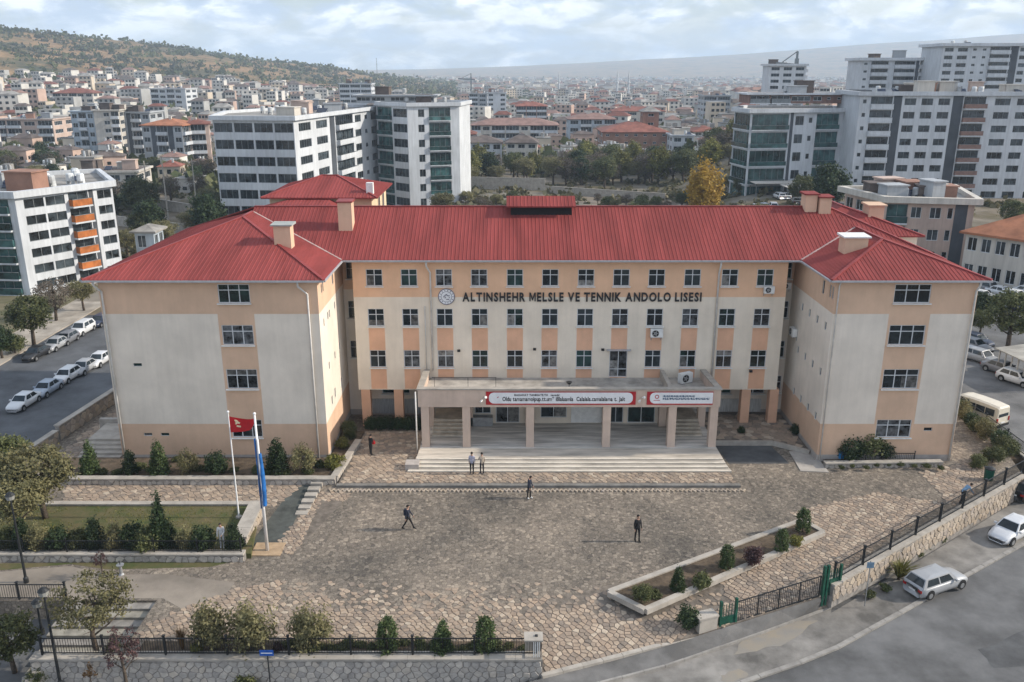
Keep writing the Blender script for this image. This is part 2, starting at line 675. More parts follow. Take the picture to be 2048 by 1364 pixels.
def slab(name, poly, z1, z0, m):
    mb = MB()
    mb.prism(poly, z0, z1)
    return struct(name, mb.data(name, m))


def PX(lst, z=0.0):
    return [gp(x, y, z) for x, y in lst]


# ------------------------------------------------------------------ streets
slab('road', [(-36, 4), (150, 4), (150, 172), (39, 172), (39, 110), (-36, 110)], -1.2, -8, M_asph)
slab('side_street', [(-36.9, 40), (-36.9, 128), (-55.0, 128), (-55.0, 40)], -2.5, -9, M_asphl)
slab('far_pavement', [(-55.01, 40), (-55.01, 128), (-60, 128), (-60, 40)], -2.36, -9, mat('pavement_pale', (.36, .32, .27), .95, .2, .5, bump=.3))
slab('verge', [(-60.01, 40), (-60.01, 124), (-150, 124), (-150, 40)], -2.30, -9, mat('verge_earth', (.17, .145, .09), .95, .35, .4, col2=(.08, .085, .04), detail=8))

# ------------------------------------------------------------------ school yard
EA, EN = Vector((.936, .354)), Vector((-.354, .936))       # along and inward of the sloping edge by the gate
E0 = Vector((1.5, 36.1))


def yz(x, y):
    """height of the yard: level, falling to the street at the gate"""
    p = Vector((x, y)) - E0
    a, s = p.dot(EA), p.dot(EN)
    if a < 0 or a > 17.2 or s > 5:
        return 0.0
    return -.75 * min(1, max(0, 1 - s / 5)) * (1 if a < 6 else 1 - .9 * (a - 6) / 11.2)


def cobble_mat():
    """small worn setts laid in running rows, patched and stained"""
    m = bpy.data.materials.new('yard_cobble')
    m.use_nodes = True
    t = m.node_tree
    L = t.links.new
    b = t.nodes['Principled BSDF']
    b.inputs['Roughness'].default_value = .9
    b.inputs['Specular IOR Level'].default_value = .2
    g = t.nodes.new('ShaderNodeNewGeometry')
    v = t.nodes.new('ShaderNodeTexVoronoi')
    v.inputs['Scale'].default_value = 4.6
    v.inputs['Randomness'].default_value = .75
    L(g.outputs['Position'], v.inputs['Vector'])
    rp = t.nodes.new('ShaderNodeValToRGB')
    cols = [(.155, .137, .122), (.245, .215, .182), (.19, .168, .147), (.33, .29, .245), (.13, .117, .105)]
    while len(rp.color_ramp.elements) < 5:
        rp.color_ramp.elements.new(.5)
    for i, c in enumerate(cols):
        rp.color_ramp.elements[i].position, rp.color_ramp.elements[i].color = i / 4, (*c, 1)
    sp = t.nodes.new('ShaderNodeSeparateColor')
    L(v.outputs['Color'], sp.inputs[0])
    L(sp.outputs[0], rp.inputs[0])
    ve = t.nodes.new('ShaderNodeTexVoronoi')
    ve.feature = 'DISTANCE_TO_EDGE'
    ve.inputs['Scale'].default_value = 4.6
    ve.inputs['Randomness'].default_value = .75
    L(g.outputs['Position'], ve.inputs['Vector'])
    ed = t.nodes.new('ShaderNodeMapRange')
    ed.inputs[1].default_value, ed.inputs[2].default_value = 0, .09
    ed.inputs[3].default_value, ed.inputs[4].default_value = .55, 1
    L(ve.outputs['Distance'], ed.inputs[0])
    n = t.nodes.new('ShaderNodeTexNoise')
    n.inputs['Scale'].default_value = .16
    n.inputs['Detail'].default_value = 9
    n.inputs['Roughness'].default_value = .66
    L(g.outputs['Position'], n.inputs['Vector'])
    r2 = t.nodes.new('ShaderNodeValToRGB')
    r2.color_ramp.elements[0].position, r2.color_ramp.elements[1].position = .33, .66
    r2.color_ramp.elements[0].color = (.56, .565, .56, 1)
    r2.color_ramp.elements[1].color = (1.22, 1.16, 1.08, 1)
    L(n.outputs['Fac'], r2.inputs[0])
    out = rp.outputs[0]
    for s in (ed.outputs[0], r2.outputs[0]):
        x = t.nodes.new('ShaderNodeMix')
        x.data_type, x.blend_type = 'RGBA', 'MULTIPLY'
        x.inputs[0].default_value = 1
        L(out, x.inputs[6])
        L(s, x.inputs[7])
        out = x.outputs[2]
    L(out, b.inputs['Base Color'])
    bp = t.nodes.new('ShaderNodeBump')
    bp.inputs['Strength'].default_value = .7
    bp.inputs['Distance'].default_value = .02
    L(ed.outputs[0], bp.inputs['Height'])
    L(bp.outputs[0], b.inputs['Normal'])
    return m


M_cobble = cobble_mat()
e5 = lambda a, s: tuple(E0 + EA * a + EN * s)
yard_poly = [(-36.2, 41.5), (-19.6, 41.5), (-19.6, 36.5), (1.5, 36.5), e5(0, 5), e5(17.2, 5), e5(17.2, 0), (36.6, 56.0), (37.6, 60), (37.6, 93), (-36.2, 93)]
mb = MB()
mb.prism(yard_poly, -4, 0)
yard = struct('school_yard', mb.data('school_yard', M_cobble))
mb = MB()
for i in range(12):
    for j in range(6):
        a0, a1, s0, s1 = 17.2 * i / 12, 17.2 * (i + 1) / 12, 5 * j / 6, 5 * (j + 1) / 6
        q = [e5(a0, s0), e5(a1, s0), e5(a1, s1), e5(a0, s1)]
        zf = lambda a, s: -.75 * (1 - s / 5) * (1 if a < 6 else 1 - .9 * (a - 6) / 11.2)
        zs = [zf(a0, s0), zf(a1, s0), zf(a1, s1), zf(a0, s1)]
        mb.face([(p[0], p[1], z) for p, z in zip(q, zs)])
        if j == 0:
            mb.face([(*q[0], -2), (*q[1], -2), (*q[1], zs[1]), (*q[0], zs[0])])
struct('gate_slope', mb.data('gate_slope', M_bedding))


def in_poly(x, y, poly):
    c = False
    n = len(poly)
    for i in range(n):
        x1, y1 = poly[i]
        x2, y2 = poly[i - 1]
        if (y1 > y) != (y2 > y) and x < (x2 - x1) * (y - y1) / (y2 - y1) + x1:
            c = not c
    return c


def cells(poly, size, seed, gap=.05, aspect=1.0, jit=.31):
    """irregular stones: cells of a jittered lattice cut along the bisectors, drawn in by the joint"""
    rg = random.Random(seed)
    xs, ys = [p[0] for p in poly], [p[1] for p in poly]
    x0, y0 = min(xs) - size, min(ys) - size
    sx, sy = size * aspect, size
    nx, ny = int((max(xs) - x0) / sx) + 3, int((max(ys) - y0) / sy) + 3
    P = {}
    for j in range(-1, ny):
        for i in range(-1, nx):
            P[i, j] = (x0 + (i + .5 + (.5 if j % 2 else 0) + rg.uniform(-jit, jit)) * sx, y0 + (j + .5 + rg.uniform(-jit, jit)) * sy)
    out = []
    for j in range(ny - 1):
        for i in range(nx - 1):
            c = P[i, j]
            if not in_poly(c[0], c[1], poly):
                continue
            pg = [(c[0] - 2 * sx, c[1] - 2 * sy), (c[0] + 2 * sx, c[1] - 2 * sy), (c[0] + 2 * sx, c[1] + 2 * sy), (c[0] - 2 * sx, c[1] + 2 * sy)]
            for dj in (-2, -1, 0, 1, 2):
                for di in (-2, -1, 0, 1, 2):
                    q = P.get((i + di, j + dj))
                    if q is None or q is c:
                        continue
                    nxv, nyv = q[0] - c[0], q[1] - c[1]
                    ln = math.hypot(nxv, nyv)
                    k = (nxv * (q[0] + c[0]) + nyv * (q[1] + c[1])) / 2 - gap * .5 * ln
                    new = []
                    for a in range(len(pg)):
                        p1, p2 = pg[a], pg[(a + 1) % len(pg)]
                        d1, d2 = nxv * p1[0] + nyv * p1[1] - k, nxv * p2[0] + nyv * p2[1] - k
                        if d1 <= 0:
                            new.append(p1)
                        if (d1 < 0) != (d2 < 0):
                            f = d1 / (d1 - d2)
                            new.append((p1[0] + f * (p2[0] - p1[0]), p1[1] + f * (p2[1] - p1[1])))
                    pg = new
                    if len(pg) < 3:
                        break
                if len(pg) < 3:
                    break
            if len(pg) >= 3:
                out.append((c, pg))
    return out


def stone(mb, pg, top, zf=None, m=0, cham=.02):
    """a slab of stone with a worn, slightly drawn-in top edge"""
    n = len(pg)
    cx, cy = sum(p[0] for p in pg) / n, sum(p[1] for p in pg) / n
    z = lambda p: (zf(*p) if zf else 0)
    sh = [(p[0] + (cx - p[0]) * cham / max(.1, math.hypot(cx - p[0], cy - p[1])), p[1] + (cy - p[1]) * cham / max(.1, math.hypot(cx - p[0], cy - p[1]))) for p in pg]
    vs = [(*p, z(p)) for p in pg] + [(*p, z(p) + top) for p in sh]
    mb.mesh(vs, [tuple(range(n, 2 * n))] + [(i, (i + 1) % n, n + (i + 1) % n, n + i) for i in range(n)], m)


def pave(parent, regions, single=300, keep=None):
    """crazy paving: the nearest stones each an object, the farther ones joined"""
    allc = []
    for (poly, size, seed, zf, zb, asp) in regions:
        for c, pg in cells(poly, size, seed, gap=.035, aspect=asp):
            if keep is None or R.random() < keep(*c):
                allc.append((c[1], c, pg, zf, zb))
    allc.sort(key=lambda k: k[0])
    rest = MB()
    for n, (_, c, pg, zf, zb) in enumerate(allc):
        h = .018 + R.uniform(0, .022)
        f = (lambda zf, zb: (lambda x, y: (zf(x, y) if zf else 0) + zb))(zf, zb)
        if n < single:
            m1 = MB()
            zc = f(*c)
            stone(m1, [(p[0] - c[0], p[1] - c[1]) for p in pg], h, (lambda f, c, zc: (lambda x, y: f(x + c[0], y + c[1]) - zc))(f, c, zc))
            m1.build('paving_stone', M_pave, parent, loc=(c[0], c[1], zc + .002))
        else:
            stone(rest, pg, h, f)
    if rest.v:
        o = rest.build('paving_stones', M_pave, parent)
        o['kind'] = 'stuff'


# mortar beds a few millimetres over the yard, stones proud of them
front_px = [(470, 1176), (640, 1150), (900, 1120), (1100, 1130), (1212, 1180), (1290, 1228), (1645, 1072), (1580, 1024), (1750, 985), (1890, 1005), (1668, 1150)]
front_poly = PX(front_px) + [e5(17.1, .1), e5(.1, .1), (1.4, 37.9), (-19.2, 37.9), (-19.2, 39.5)]
left_path = PX([(135, 967), (612, 967), (548, 1012), (120, 1012)])
left_strip = PX([(640, 985), (705, 985), (585, 1108), (545, 1098)])
side_yard = [(-34.6, 57.5), (-29.3, 57.5), (-29.3, 74), (-34.0, 74)]
right_patch = PX([(1838, 945), (1965, 922), (1985, 960), (1905, 1012)])
TER = .15
terr_poly = [(-12.2, 55.35), (15.9, 55.35), (15.6, 61.0), (-6.5, 61.0), (-6.5, 66.3), (-11.9, 66.3)]
mb = MB()
mb.prism(terr_poly, -.3, TER)
terrace = struct('front_terrace', mb.data('front_terrace', M_bedding))
pv = struct('yard_paving', None)
mbb = MB()
for pl in (left_path, left_strip, side_yard, right_patch):
    mbb.prism(pl, -.05, .004)
k = mbb.build('mortar_bed', M_bedding, pv)
pave(pv, [(front_poly, .25, 3, yz, .004, 1.5), (left_path, .28, 4, None, .004, 1.7), (left_strip, .28, 5, None, .004, 1.1),
          (side_yard, .45, 6, None, .004, 1.1), (right_patch, .30, 8, None, .004, 1.4)],
     keep=lambda x, y: 1 if x < -13 or y > 53 else (min(1, max(0, (43.3 - y) / 3.0)) if x < 12 else min(1, max(.12, (y * -.35 + 20.6 + (x - 20) * .32)))))
pave(terrace, [([(-12.0, 55.5), (15.7, 55.5), (15.5, 60.8), (-6.7, 60.8), (-6.7, 66.0), (-11.8, 66.0)], .30, 7, None, TER, 1.5)], 250)
# edging course of small set stones below the terrace
mb = MB()
for i in range(190):
    x = -12.6 + i * .152
    a = R.uniform(.35, .75) * (1 if i % 2 else -1)
    mb.bar((x - .10, 54.55 - .22 * a, .03), (x + .10, 54.55 + .22 * a * 1.6, .03), .10, .07 + R.uniform(0, .04))
o = mb.build('edging_stones', M_stonewarm, terrace)
o['kind'] = 'stuff'
mb = MB()
mb.box(-12.3, 16.0, 55.0, 55.34, -.1, TER + .03)
mb.build('kerb', mat('kerb_dark', (.20, .19, .175), .9, .2, 1.5), terrace)

# concrete apron and worn verge on the west side of the yard
mb = MB()
mb.prism(PX([(-80, 1150), (140, 1132), (215, 1150), (330, 1148), (470, 1165), (455, 1185), (395, 1236)]) + [(-19.3, 41.7), (-34, 41.7)], -.05, .004)
struct('concrete_apron', mb.data('concrete_apron', M_apron))
slab('grass_verge', PX([(-90, 1128), (470, 1122), (420, 1134), (215, 1139), (140, 1128), (-60, 1146)]), .008, -.05, M_lawn)
slab('dark_ramp', PX([(594, 966), (625, 966), (566, 1092), (497, 1092)]), .012, -.05, mat('ramp_dark', (.085, .092, .085), .9, .3, .8, detail=8))
# shallow cheek steps beside the ramp
st = thing('ramp_steps', 'short flight of weathered steps beside the dark ramp', 'steps')
for i in range(6):
    a = gp(626 - 6.2 * i, 968 + 11 * i)
    mb = MB()
    mb.box(a[0] - .05, a[0] + .75, a[1] - .52, a[1], 0, .30 - .045 * i)
    mb.build('step', M_conclight, st)


# ------------------------------------------------------------------ walls of rubble
def rubble_wall(name, label, A, B, z0, z1, th, size, m=M_stonewall, seed=1, cap=.10, capw=.08, z0b=None, both=False):
    """A to B with the seen side to the right of the walk; core, single stones, cap stones"""
    A, B = Vector(A), Vector(B)
    ln = (B - A).length
    rz = math.atan2(B.y - A.y, B.x - A.x)
    w = thing(name, label, 'wall', (A.x, A.y, 0), rz)
    z0b = z0 if z0b is None else z0b
    zb = lambda u: z0 + (z0b - z0) * u / ln
    mb = MB()
    mb.mesh([(0, 0, z0 - .4), (ln, 0, z0b - .4), (ln, th, z0b - .4), (0, th, z0 - .4), (0, 0, z1), (ln, 0, z1), (ln, th, z1), (0, th, z1)],
            [(4, 5, 6, 7), (0, 1, 5, 4), (1, 2, 6, 5), (2, 3, 7, 6), (3, 0, 4, 7)])
    mb.build('core', M_mortar, w)
    n = 0
    for c, pg in cells([(0, z0), (ln, z0b), (ln, z1), (0, z1)], size, seed, gap=.035, aspect=1.35):
        pg = [(min(max(p[0], .01), ln - .01), min(max(p[1], zb(p[0]) - .1), z1 - .01)) for p in pg]
        m1 = MB()
        k = len(pg)
        d = R.uniform(.02, .055)
        cx, cy = sum(p[0] for p in pg) / k, sum(p[1] for p in pg) / k
        vs = [(p[0] - cx, .002, p[1] - cy) for p in pg] + [((p[0] - cx) * .86, -d, (p[1] - cy) * .86) for p in pg]
        m1.mesh(vs, [tuple(range(k, 2 * k))] + [(i, (i + 1) % k, k + (i + 1) % k, k + i) for i in range(k)])
        if n < 290:
            m1.build('stone', m, w, loc=(cx, 0, cy))
        n += 1
    if cap:
        nc_ = max(1, round(ln / 1.3))
        for i in range(nc_):
            mb = MB()
            a, b = ln * i / nc_, ln * (i + 1) / nc_ - .012
            mb.box(a, b, -capw, th + capw, z1 + .001, z1 + cap + R.uniform(-.006, .006))
            mb.build('cap_stone', M_conclight, w)
    return w


FWY = 36.25
rubble_wall('retaining_wall', 'grey rubble retaining wall with pale cap along the street in front', (-23.8, FWY), (1.5, FWY), -1.2, .12, .5, .31, seed=21, cap=.12)
rubble_wall('retaining_wall', 'warm stone wall under the fence climbing from the green gate', (17.9, 42.1), (36.4, 55.9), -.5, .5, .45, .36, M_stonewarm, 22, z0b=-1.15)
rubble_wall('garden_wall', 'low rubble wall in front of the raised lawn', (-37, 45.4), (-15.9, 45.4), 0, .46, .4, .36, seed=23)
rubble_wall('garden_wall', 'long low bed wall before the shrubs of the west wing', (-33.5, 55.4), (-12.45, 55.4), 0, .42, .4, .34, seed=24)
rubble_wall('garden_wall', 'short bed wall running back to the building beside the terrace', (-12.40, 55.85), (-11.75, 62.2), 0, .42, .35, .34, seed=25)
a_, b_ = gp(492, 1088, .4), gp(527, 1014, .4)
rubble_wall('garden_wall', 'pale boulder faced wall slanting beside the flagpoles', a_, b_, 0, .75, .75, .42, M_stonewarm, 26, cap=.14)
rubble_wall('garden_wall', 'narrow wall between the stone path and the raised lawn', (-32, 51.75), (-16.6, 51.75), 0, .40, .3, .34, seed=27)
rubble_wall('garden_wall', 'low planter wall before the shrubs of the east wing', gp(1650, 937), gp(1885, 934), 0, .34, .35, .3, seed=28)
rubble_wall('street_wall', 'plastered boundary wall stepping along the side street', (-36.3, 56.3), (-35.6, 63.0), 0, .85, .35, .5, M_stonewarm, 29)
rubble_wall('street_wall', 'boundary wall above the parked cars beyond the side steps', (-35.6, 63.2), (-34.6, 72.0), 0, 1.15, .35, .5, M_stonewarm, 30)
slab('lawn_soil', [(-37, 45.8), (-15.6, 45.8), (-16.7, 51.7), (-37, 51.7)], .34, -.1, M_lawn)
slab('west_bed', [(-33.4, 55.85), (-12.5, 55.85), (-12.2, 59.28), (-33.4, 59.28)], .34, -.1, M_dirt)
slab('side_bed', [(-13.55, 59.3), (-12.2, 59.3), (-11.8, 64.2), (-13.55, 64.2)], .34, -.1, M_dirt)
slab('east_bed', [gp(1655, 934), gp(1880, 931), (32.0, 59.2), (23.2, 59.2)], .22, -.1, M_dirt)
slab('front_bed', [(-12, 36.8), (1.2, 36.8), (1.2, 37.85), (-18.8, 37.85), (-18.8, 36.8)], .06, -.1, M_dirt)
slab('hedge_bed', [(36.8, 60), (38.8, 60), (38.8, 92), (36.8, 92)], -.1, -2, M_dirt)
rubble_wall('street_wall', 'low wall beside the minibus street east of the building', (38.9, 59), (38.9, 92), -1.2, .0, .3, .5, M_stonewarm, 31)

# planter with clipped shrubs by the gate
pw, ps, pe, pn = gp(1218, 1190), gp(1290, 1226), gp(1646, 1070), gp(1604, 1046)
plq = [pw, ps, pe, pn]
planter = thing('shrub_planter', 'long planter with pale stone rim between yard and gate path', 'planter', (*ps, 0))


def rel(p, o):
    return (p[0] - o[0], p[1] - o[1])


for i in range(4):
    p, q = Vector(rel(plq[i], ps)), Vector(rel(plq[(i + 1) % 4], ps))
    ln = (q - p).length
    n = max(1, round(ln / 1.5))
    for j in range(n):
        mb = MB()
        a, b = p.lerp(q, j / n), p.lerp(q, (j + 1) / n - .01 / ln)
        mb.bar((a.x, a.y, .13), (b.x, b.y, .13), .34, .30 + R.uniform(-.008, .008))
        mb.build('rim_stone', M_conclight, planter)
mb = MB()
mb.prism([rel(p, ps) for p in plq], -.05, .20)
mb.build('soil', M_dirt, planter)

# ------------------------------------------------------------------ sidewalk, shoulder and kerb along the street
inner = [(E0.x + EA.x * a - EN.x * .02, E0.y + EA.y * a - EN.y * .02, -.80 + (.67 * (a - 6) / 11.2 if a > 6 else 0)) for a in (0, 4, 8, 11, 14, 17.3)]
inner = [(-.2, 35.6, -.95)] + inner
mid_px = [(1075, 1402), (1200, 1364), (1330, 1330), (1440, 1292), (1520, 1264), (1590, 1238), (1662, 1211)]
mid = [(*gp(x, y, -1.0), -1.0) for x, y in mid_px]
mb = MB()
for i in range(len(inner) - 1):
    mb.face([mid[i], mid[i + 1], inner[i + 1], inner[i]])
M_walk2 = mat('pavement_asphalt', (.17, .165, .16), .92, .25, .5, bump=.4, bscale=40, detail=9)
pav = struct('pavement', mb.data('pavement', M_walk2))


def kerbs(line, parent, w, h, m, zo=0.0):
    for i in range(len(line) - 1):
        a, b = Vector(line[i]), Vector(line[i + 1])
        n = max(1, round((b - a).length / 1.25))
        for j in range(n):
            mb = MB()
            p, q = a.lerp(b, j / n), a.lerp(b, (j + 1) / n - .006)
            mb.bar((p.x, p.y, p.z + zo), (q.x, q.y, q.z + zo), w, h + R.uniform(-.006, .006))
            mb.build('kerb_stone', m, parent)


kerbs(mid, pav, .16, .22, M_kerb, -.10)
out_px = [(1330, 1420), (1519, 1352), (1600, 1324), (1676, 1293), (1800, 1225), (1900, 1168), (2048, 1086), (2140, 1035), (2230, 985)]
outer = [(*gp(x, y, -1.12), -1.12) for x, y in out_px]
shp = [(p[0], p[1]) for p in outer] + [(52, 68), (39.2, 60), (37, 56.3), (30, 51.0), (24, 46.5), (17.9, 42.0)] + [(p[0], p[1]) for p in mid[::-1]] + [(-2, 33.5)]
mb = MB()
mb.prism(shp, -1.9, -1.13)
M_shoulder = mat('shoulder_concrete', (.235, .222, .205), .93, .35, .40, bump=.4, bscale=35, detail=10)
shoulder = struct('shoulder', mb.data('shoulder', M_shoulder))
kerbs(outer, shoulder, .24, .16, M_kerb, -.05)
# painted shadow on the road, sand patches on the shoulder
M_asph_and_shadow = mat('asphalt_and_shadow', (.095, .097, .10), .9, .2, .8, bump=.4, bscale=60, detail=8)  # dark asphalt by the porch, also the painted road shadow
M_dust = mat('road_dust', (.27, .235, .185), .95, .35, .9, col2=(.225, .212, .195), detail=9)


def blob(name, px, z, m, parent_kind='structure', seed=0):
    rg = random.Random(seed)
    pts = PX(px, z)
    fine = []
    for i in range(len(pts)):
        p, q = pts[i], pts[(i + 1) % len(pts)]
        for k in range(4):
            f = k / 4
            fine.append((p[0] + (q[0] - p[0]) * f + rg.uniform(-.12, .12), p[1] + (q[1] - p[1]) * f + rg.uniform(-.1, .1)))
    mb = MB()
    mb.prism(fine, z - .02, z)
    return struct(name, mb.data(name, m))


blob('road_shadow', [(1960, 1300), (2060, 1255), (2100, 1330), (1990, 1335)], -1.196, M_asph_and_shadow, seed=1)  # cast shadow painted as a dark sheet on the road
blob('sand_patch', [(1490, 1272), (1590, 1240), (1640, 1240), (1560, 1290), (1470, 1312)], -1.122, M_dust, seed=5)
blob('sand_patch', [(1440, 1352), (1480, 1338), (1500, 1350), (1450, 1366)], -1.122, M_dust, seed=6)
# curb strip on the yard's sloping edge by the street
edge = thing('edge_wall', 'low sloping stone edge between paving and the street pavement', 'wall', (E0.x, E0.y, 0), math.atan2(EA.y, EA.x))
for i in range(8):
    mb = MB()
    mb.box(i * 1.12, i * 1.12 + 1.10, -.05, .22, -1.2, -.66 + R.uniform(-.01, .01))
    mb.build('edge_stone', M_conclight, edge)
edge['category'] = 'wall'


# ------------------------------------------------------------------ fences
def fence(name, label, pts, h=1.05, step=3.2, m=M_metalblk, pick=.13, postw=.09, lead=True, ends=None):
    """posts, two rails and thin pickets along a polyline of (x, y, z)"""
    o0 = pts[0]
    f = thing(name, label, 'fence', o0)
    pts = [Vector(p) - Vector(o0) for p in pts]
    pk = MB()
    rl = {0: MB(), 1: MB()}
    posts = []
    for i in range(len(pts) - 1):
        a, b = pts[i], pts[i + 1]
        ln = (b - a).length
        n = max(1, round(ln / step))
        for j in range(n + (1 if i == len(pts) - 2 else 0)):
            posts.append(a.lerp(b, j / n))
        for q, zz_ in ((0, h - .06), (1, .10)):
            rl[q].bar(a + Vector((0, 0, zz_)), b + Vector((0, 0, zz_)), .04, .05)
        k = int(ln / pick)
        for j in range(k):
            c = a.lerp(b, (j + .5) / k)
            pk.bar(c + Vector((0, 0, .08)), c + Vector((0, 0, h - .06)), .018, .018)
    for p in posts:
        mb = MB()
        mb.box(-postw / 2, postw / 2, -postw / 2, postw / 2, -.02, h + .08)
        mb.box(-postw * .75, postw * .75, -postw * .75, postw * .75, h + .08, h + .13)
        mb.build('post', m, f, loc=p)
    for q in (0, 1):
        rl[q].build('rail', m, f)
    o = pk.build('pickets', m, f)
    o['kind'] = 'stuff'
    return f


fence('metal_fence', 'black picket fence on the retaining wall along the street', [(-23.3, 36.55, .24), (1.2, 36.55, .24)], 1.0, 3.05)
fence('metal_fence', 'black fence on the warm stone wall right of the green gate', [(18.0, 42.45, .6), (36.2, 56.0, .6)], 1.15, 2.9, postw=.11)
fence('metal_fence', 'dark fence along the front edge of the raised lawn', [(-36.8, 45.62, .56), (-16.1, 45.62, .56)], .8, 2.6, postw=.06)
fence('metal_fence', 'black railing at the head of the corner steps', [(-35, 41.6, 0), (-24.6, 41.6, 0)], 1.0, 2.6)
fence('metal_fence', 'dark fence beside the minibus street behind the hedge', [(38.7, 59.5, .1), (38.7, 91, .1)], 1.0, 3.0)
fence('metal_fence', 'small low fence in front of the east wing shrubs', [(24.4, 58.9, .2), (29.8, 58.9, .2)], .7, 1.8, postw=.05)

# corner steps down to the street
st = thing('corner_steps', 'worn stone steps going down behind the street wall', 'steps', (-22, 41.5, 0))
for i in range(8):
    mb = MB()
    mb.box(-2.6, 2.4, -.58 * (i + 1), -.58 * i - .004, -1.7, -.15 * (i + 1) + .02)
    mb.build('step', mat('step_worn_%d' % i, (.27 + .02 * (i % 2), .25 + .02 * (i % 2), .225), .9, .25, 1.2), st)
# end pier of the street wall with a white meter cabinet
pr = thing('wall_pier', 'short white end pier with grille at the end of the street wall', 'pier', (1.1, 36.5, .24))
mb = MB()
mb.box(-.45, .35, -.28, .35, 0, .08)
mb.box(-.45, .35, .2, .35, .08, 1.0)
mb.build('body', M_conclight, pr)
mb = MB()
mb.box(-.5, .42, -.32, .4, 1.0, 1.08)
mb.build('cap', M_conclight, pr)
for i in range(5):
    mb = MB()
    mb.box(-.05 + i * .09, -.01 + i * .09, -.26, -.22, .08, .99)
    mb.build('bar', M_trimw if i < 4 else M_metalblk, pr)

# ------------------------------------------------------------------ green sliding gate
G0, G1 = Vector((*gp(1437, 1256, -.6),)), Vector((*gp(1640, 1203, -.45),))
gl = (G1 - G0).length
gt = thing('sliding_gate', 'green and black sliding gate across the yard entrance', 'gate', (G0.x, G0.y, -.72), math.atan2(G1.y - G0.y, G1.x - G0.x))
sl = .50 / gl
gz = lambda u: sl * u
for u, w in ((.0, .12), (.95, .12)):
    mb = MB()
    mb.box(u, u + w, -.08, .08, 0, 1.75)
    mb.build('post', M_metalgrn, gt)
mb = MB()
mb.box(.13, .94, -.03, .03, .05, .75)
mb.build('panel', M_metalgrn, gt)
for k in range(4):
    mb = MB()
    mb.box(.22 + k * .17, .25 + k * .17, -.015, .015, .75, 1.5)
    mb.build('bar', M_metalgrn, gt)
for zz_ in (.12, .2, 1.42):
    mb = MB()
    mb.bar((1.07, 0, zz_ + gz(1)), (gl - .1, 0, zz_ + gz(gl)), .05, .05)
    mb.build('rail', M_metalblk, gt)
for i in range(5):
    u = 1.07 + (gl - 1.2) * i / 4
    mb = MB()
    mb.box(u - .03, u + .03, -.03, .03, .1 + gz(u), 1.45 + gz(u))
    mb.build('upright', M_metalblk, gt)
pk = MB()
k = int((gl - 1.1) / .12)
for i in range(k):
    u = 1.1 + i * .12
    pk.box(u - .009, u + .009, -.009, .009, .15 + gz(u), 1.42 + gz(u))
o = pk.build('pickets', M_metalblk, gt)
o['kind'] = 'stuff'
for u, h_ in ((gl + .02, 2.0), (gl + .25, 2.0)):
    mb = MB()
    mb.box(u, u + .13, -.09, .09, 0, h_ + gz(u))
    mb.build('post', M_metalgrn, gt)
gh = thing('gate_door', 'tall green side door between gate and stone wall', 'gate', (G1.x + .48, G1.y + .18, -.22), math.atan2(G1.y - G0.y, G1.x - G0.x) + .1)
mb = MB()
mb.box(0, .7, -.03, .03, .05, 1.05)
mb.build('panel', M_metalgrn, gh)
for k in range(5):
    mb = MB()
    mb.box(.05 + k * .14, .08 + k * .14, -.015, .015, 1.05, 1.65)
    mb.build('bar', M_metalgrn, gh)
mb = MB()
mb.box(.7, .82, -.07, .07, 0, 1.85)
mb.build('post', M_metalgrn, gh)
pr = thing('gate_pier', 'pale concrete pier left of the green gate', 'pier', (G0.x - .75, G0.y - .1, -.9), .36)
mb = MB()
mb.box(-.55, .55, -.3, .3, -.2, 1.15)
mb.build('body', M_conclight, pr)
mb = MB()
mb.box(-.6, .6, -.35, .35, 1.152, 1.25)
mb.build('cap', M_conclight, pr)
# ================================================================== the school
school = thing('school_building', 'large tan and cream school with red sheet metal roofs and entrance porch', 'building', (0, 0, 0))
ZE = 14.0
YC, YW, YB = 66.0, 59.3, 68.5
M_pane = [M_glass, glass('window_glass_green', (.02, .045, .042), .08), glass('window_glass_grey', (.075, .08, .085), .12, var=.8, scale=2.2), M_glass]
_wm = {}
M_blind = mat('window_blind', (.20, .195, .185), .35, .5, 3, objvar=.5, spec=.5)


def win_meshes(w, h, cols, transom, fw=.055):
    if w < .75:
        fw = .022
    key = (round(w, 2), round(h, 2), cols, transom)
    if key in _wm:
        return _wm[key]
    mb = MB()
    f = fw
    mb.box(0, w, -.05, .03, 0, f)
    mb.box(0, w, -.05, .03, h - f, h)
    mb.box(0, f, -.048, .028, f, h - f)
    mb.box(w - f, w, -.048, .028, f, h - f)
    for i in range(1, cols):
        x = w * i / cols
        mb.box(x - f * .55, x + f * .55, -.046, .026, f, h - f)
    if transom:
        z = h * transom
        xs = [f] + [w * i / cols for i in range(1, cols)] + [w - f]
        for a, b in zip(xs[:-1], xs[1:]):
            mb.box(a + (f * .55 if a > f else 0), b - (f * .55 if b < w - f else 0), -.044, .024, z - f * .5, z + f * .5)
    fr = mb.data('window', M_frame)
    pn = []
    for m in M_pane:
        mb = MB()
        mb.box(f * .5, w - f * .5, -.012, .0, f * .5, h - f * .5)
        pn.append(mb.data('pane', m))
    mb = MB()
    mb.box(-.08, w + .08, -.20, -.052, -.07, .0)
    _wm[key] = (fr, pn, mb.data('sill', M_trimw))
    return _wm[key]


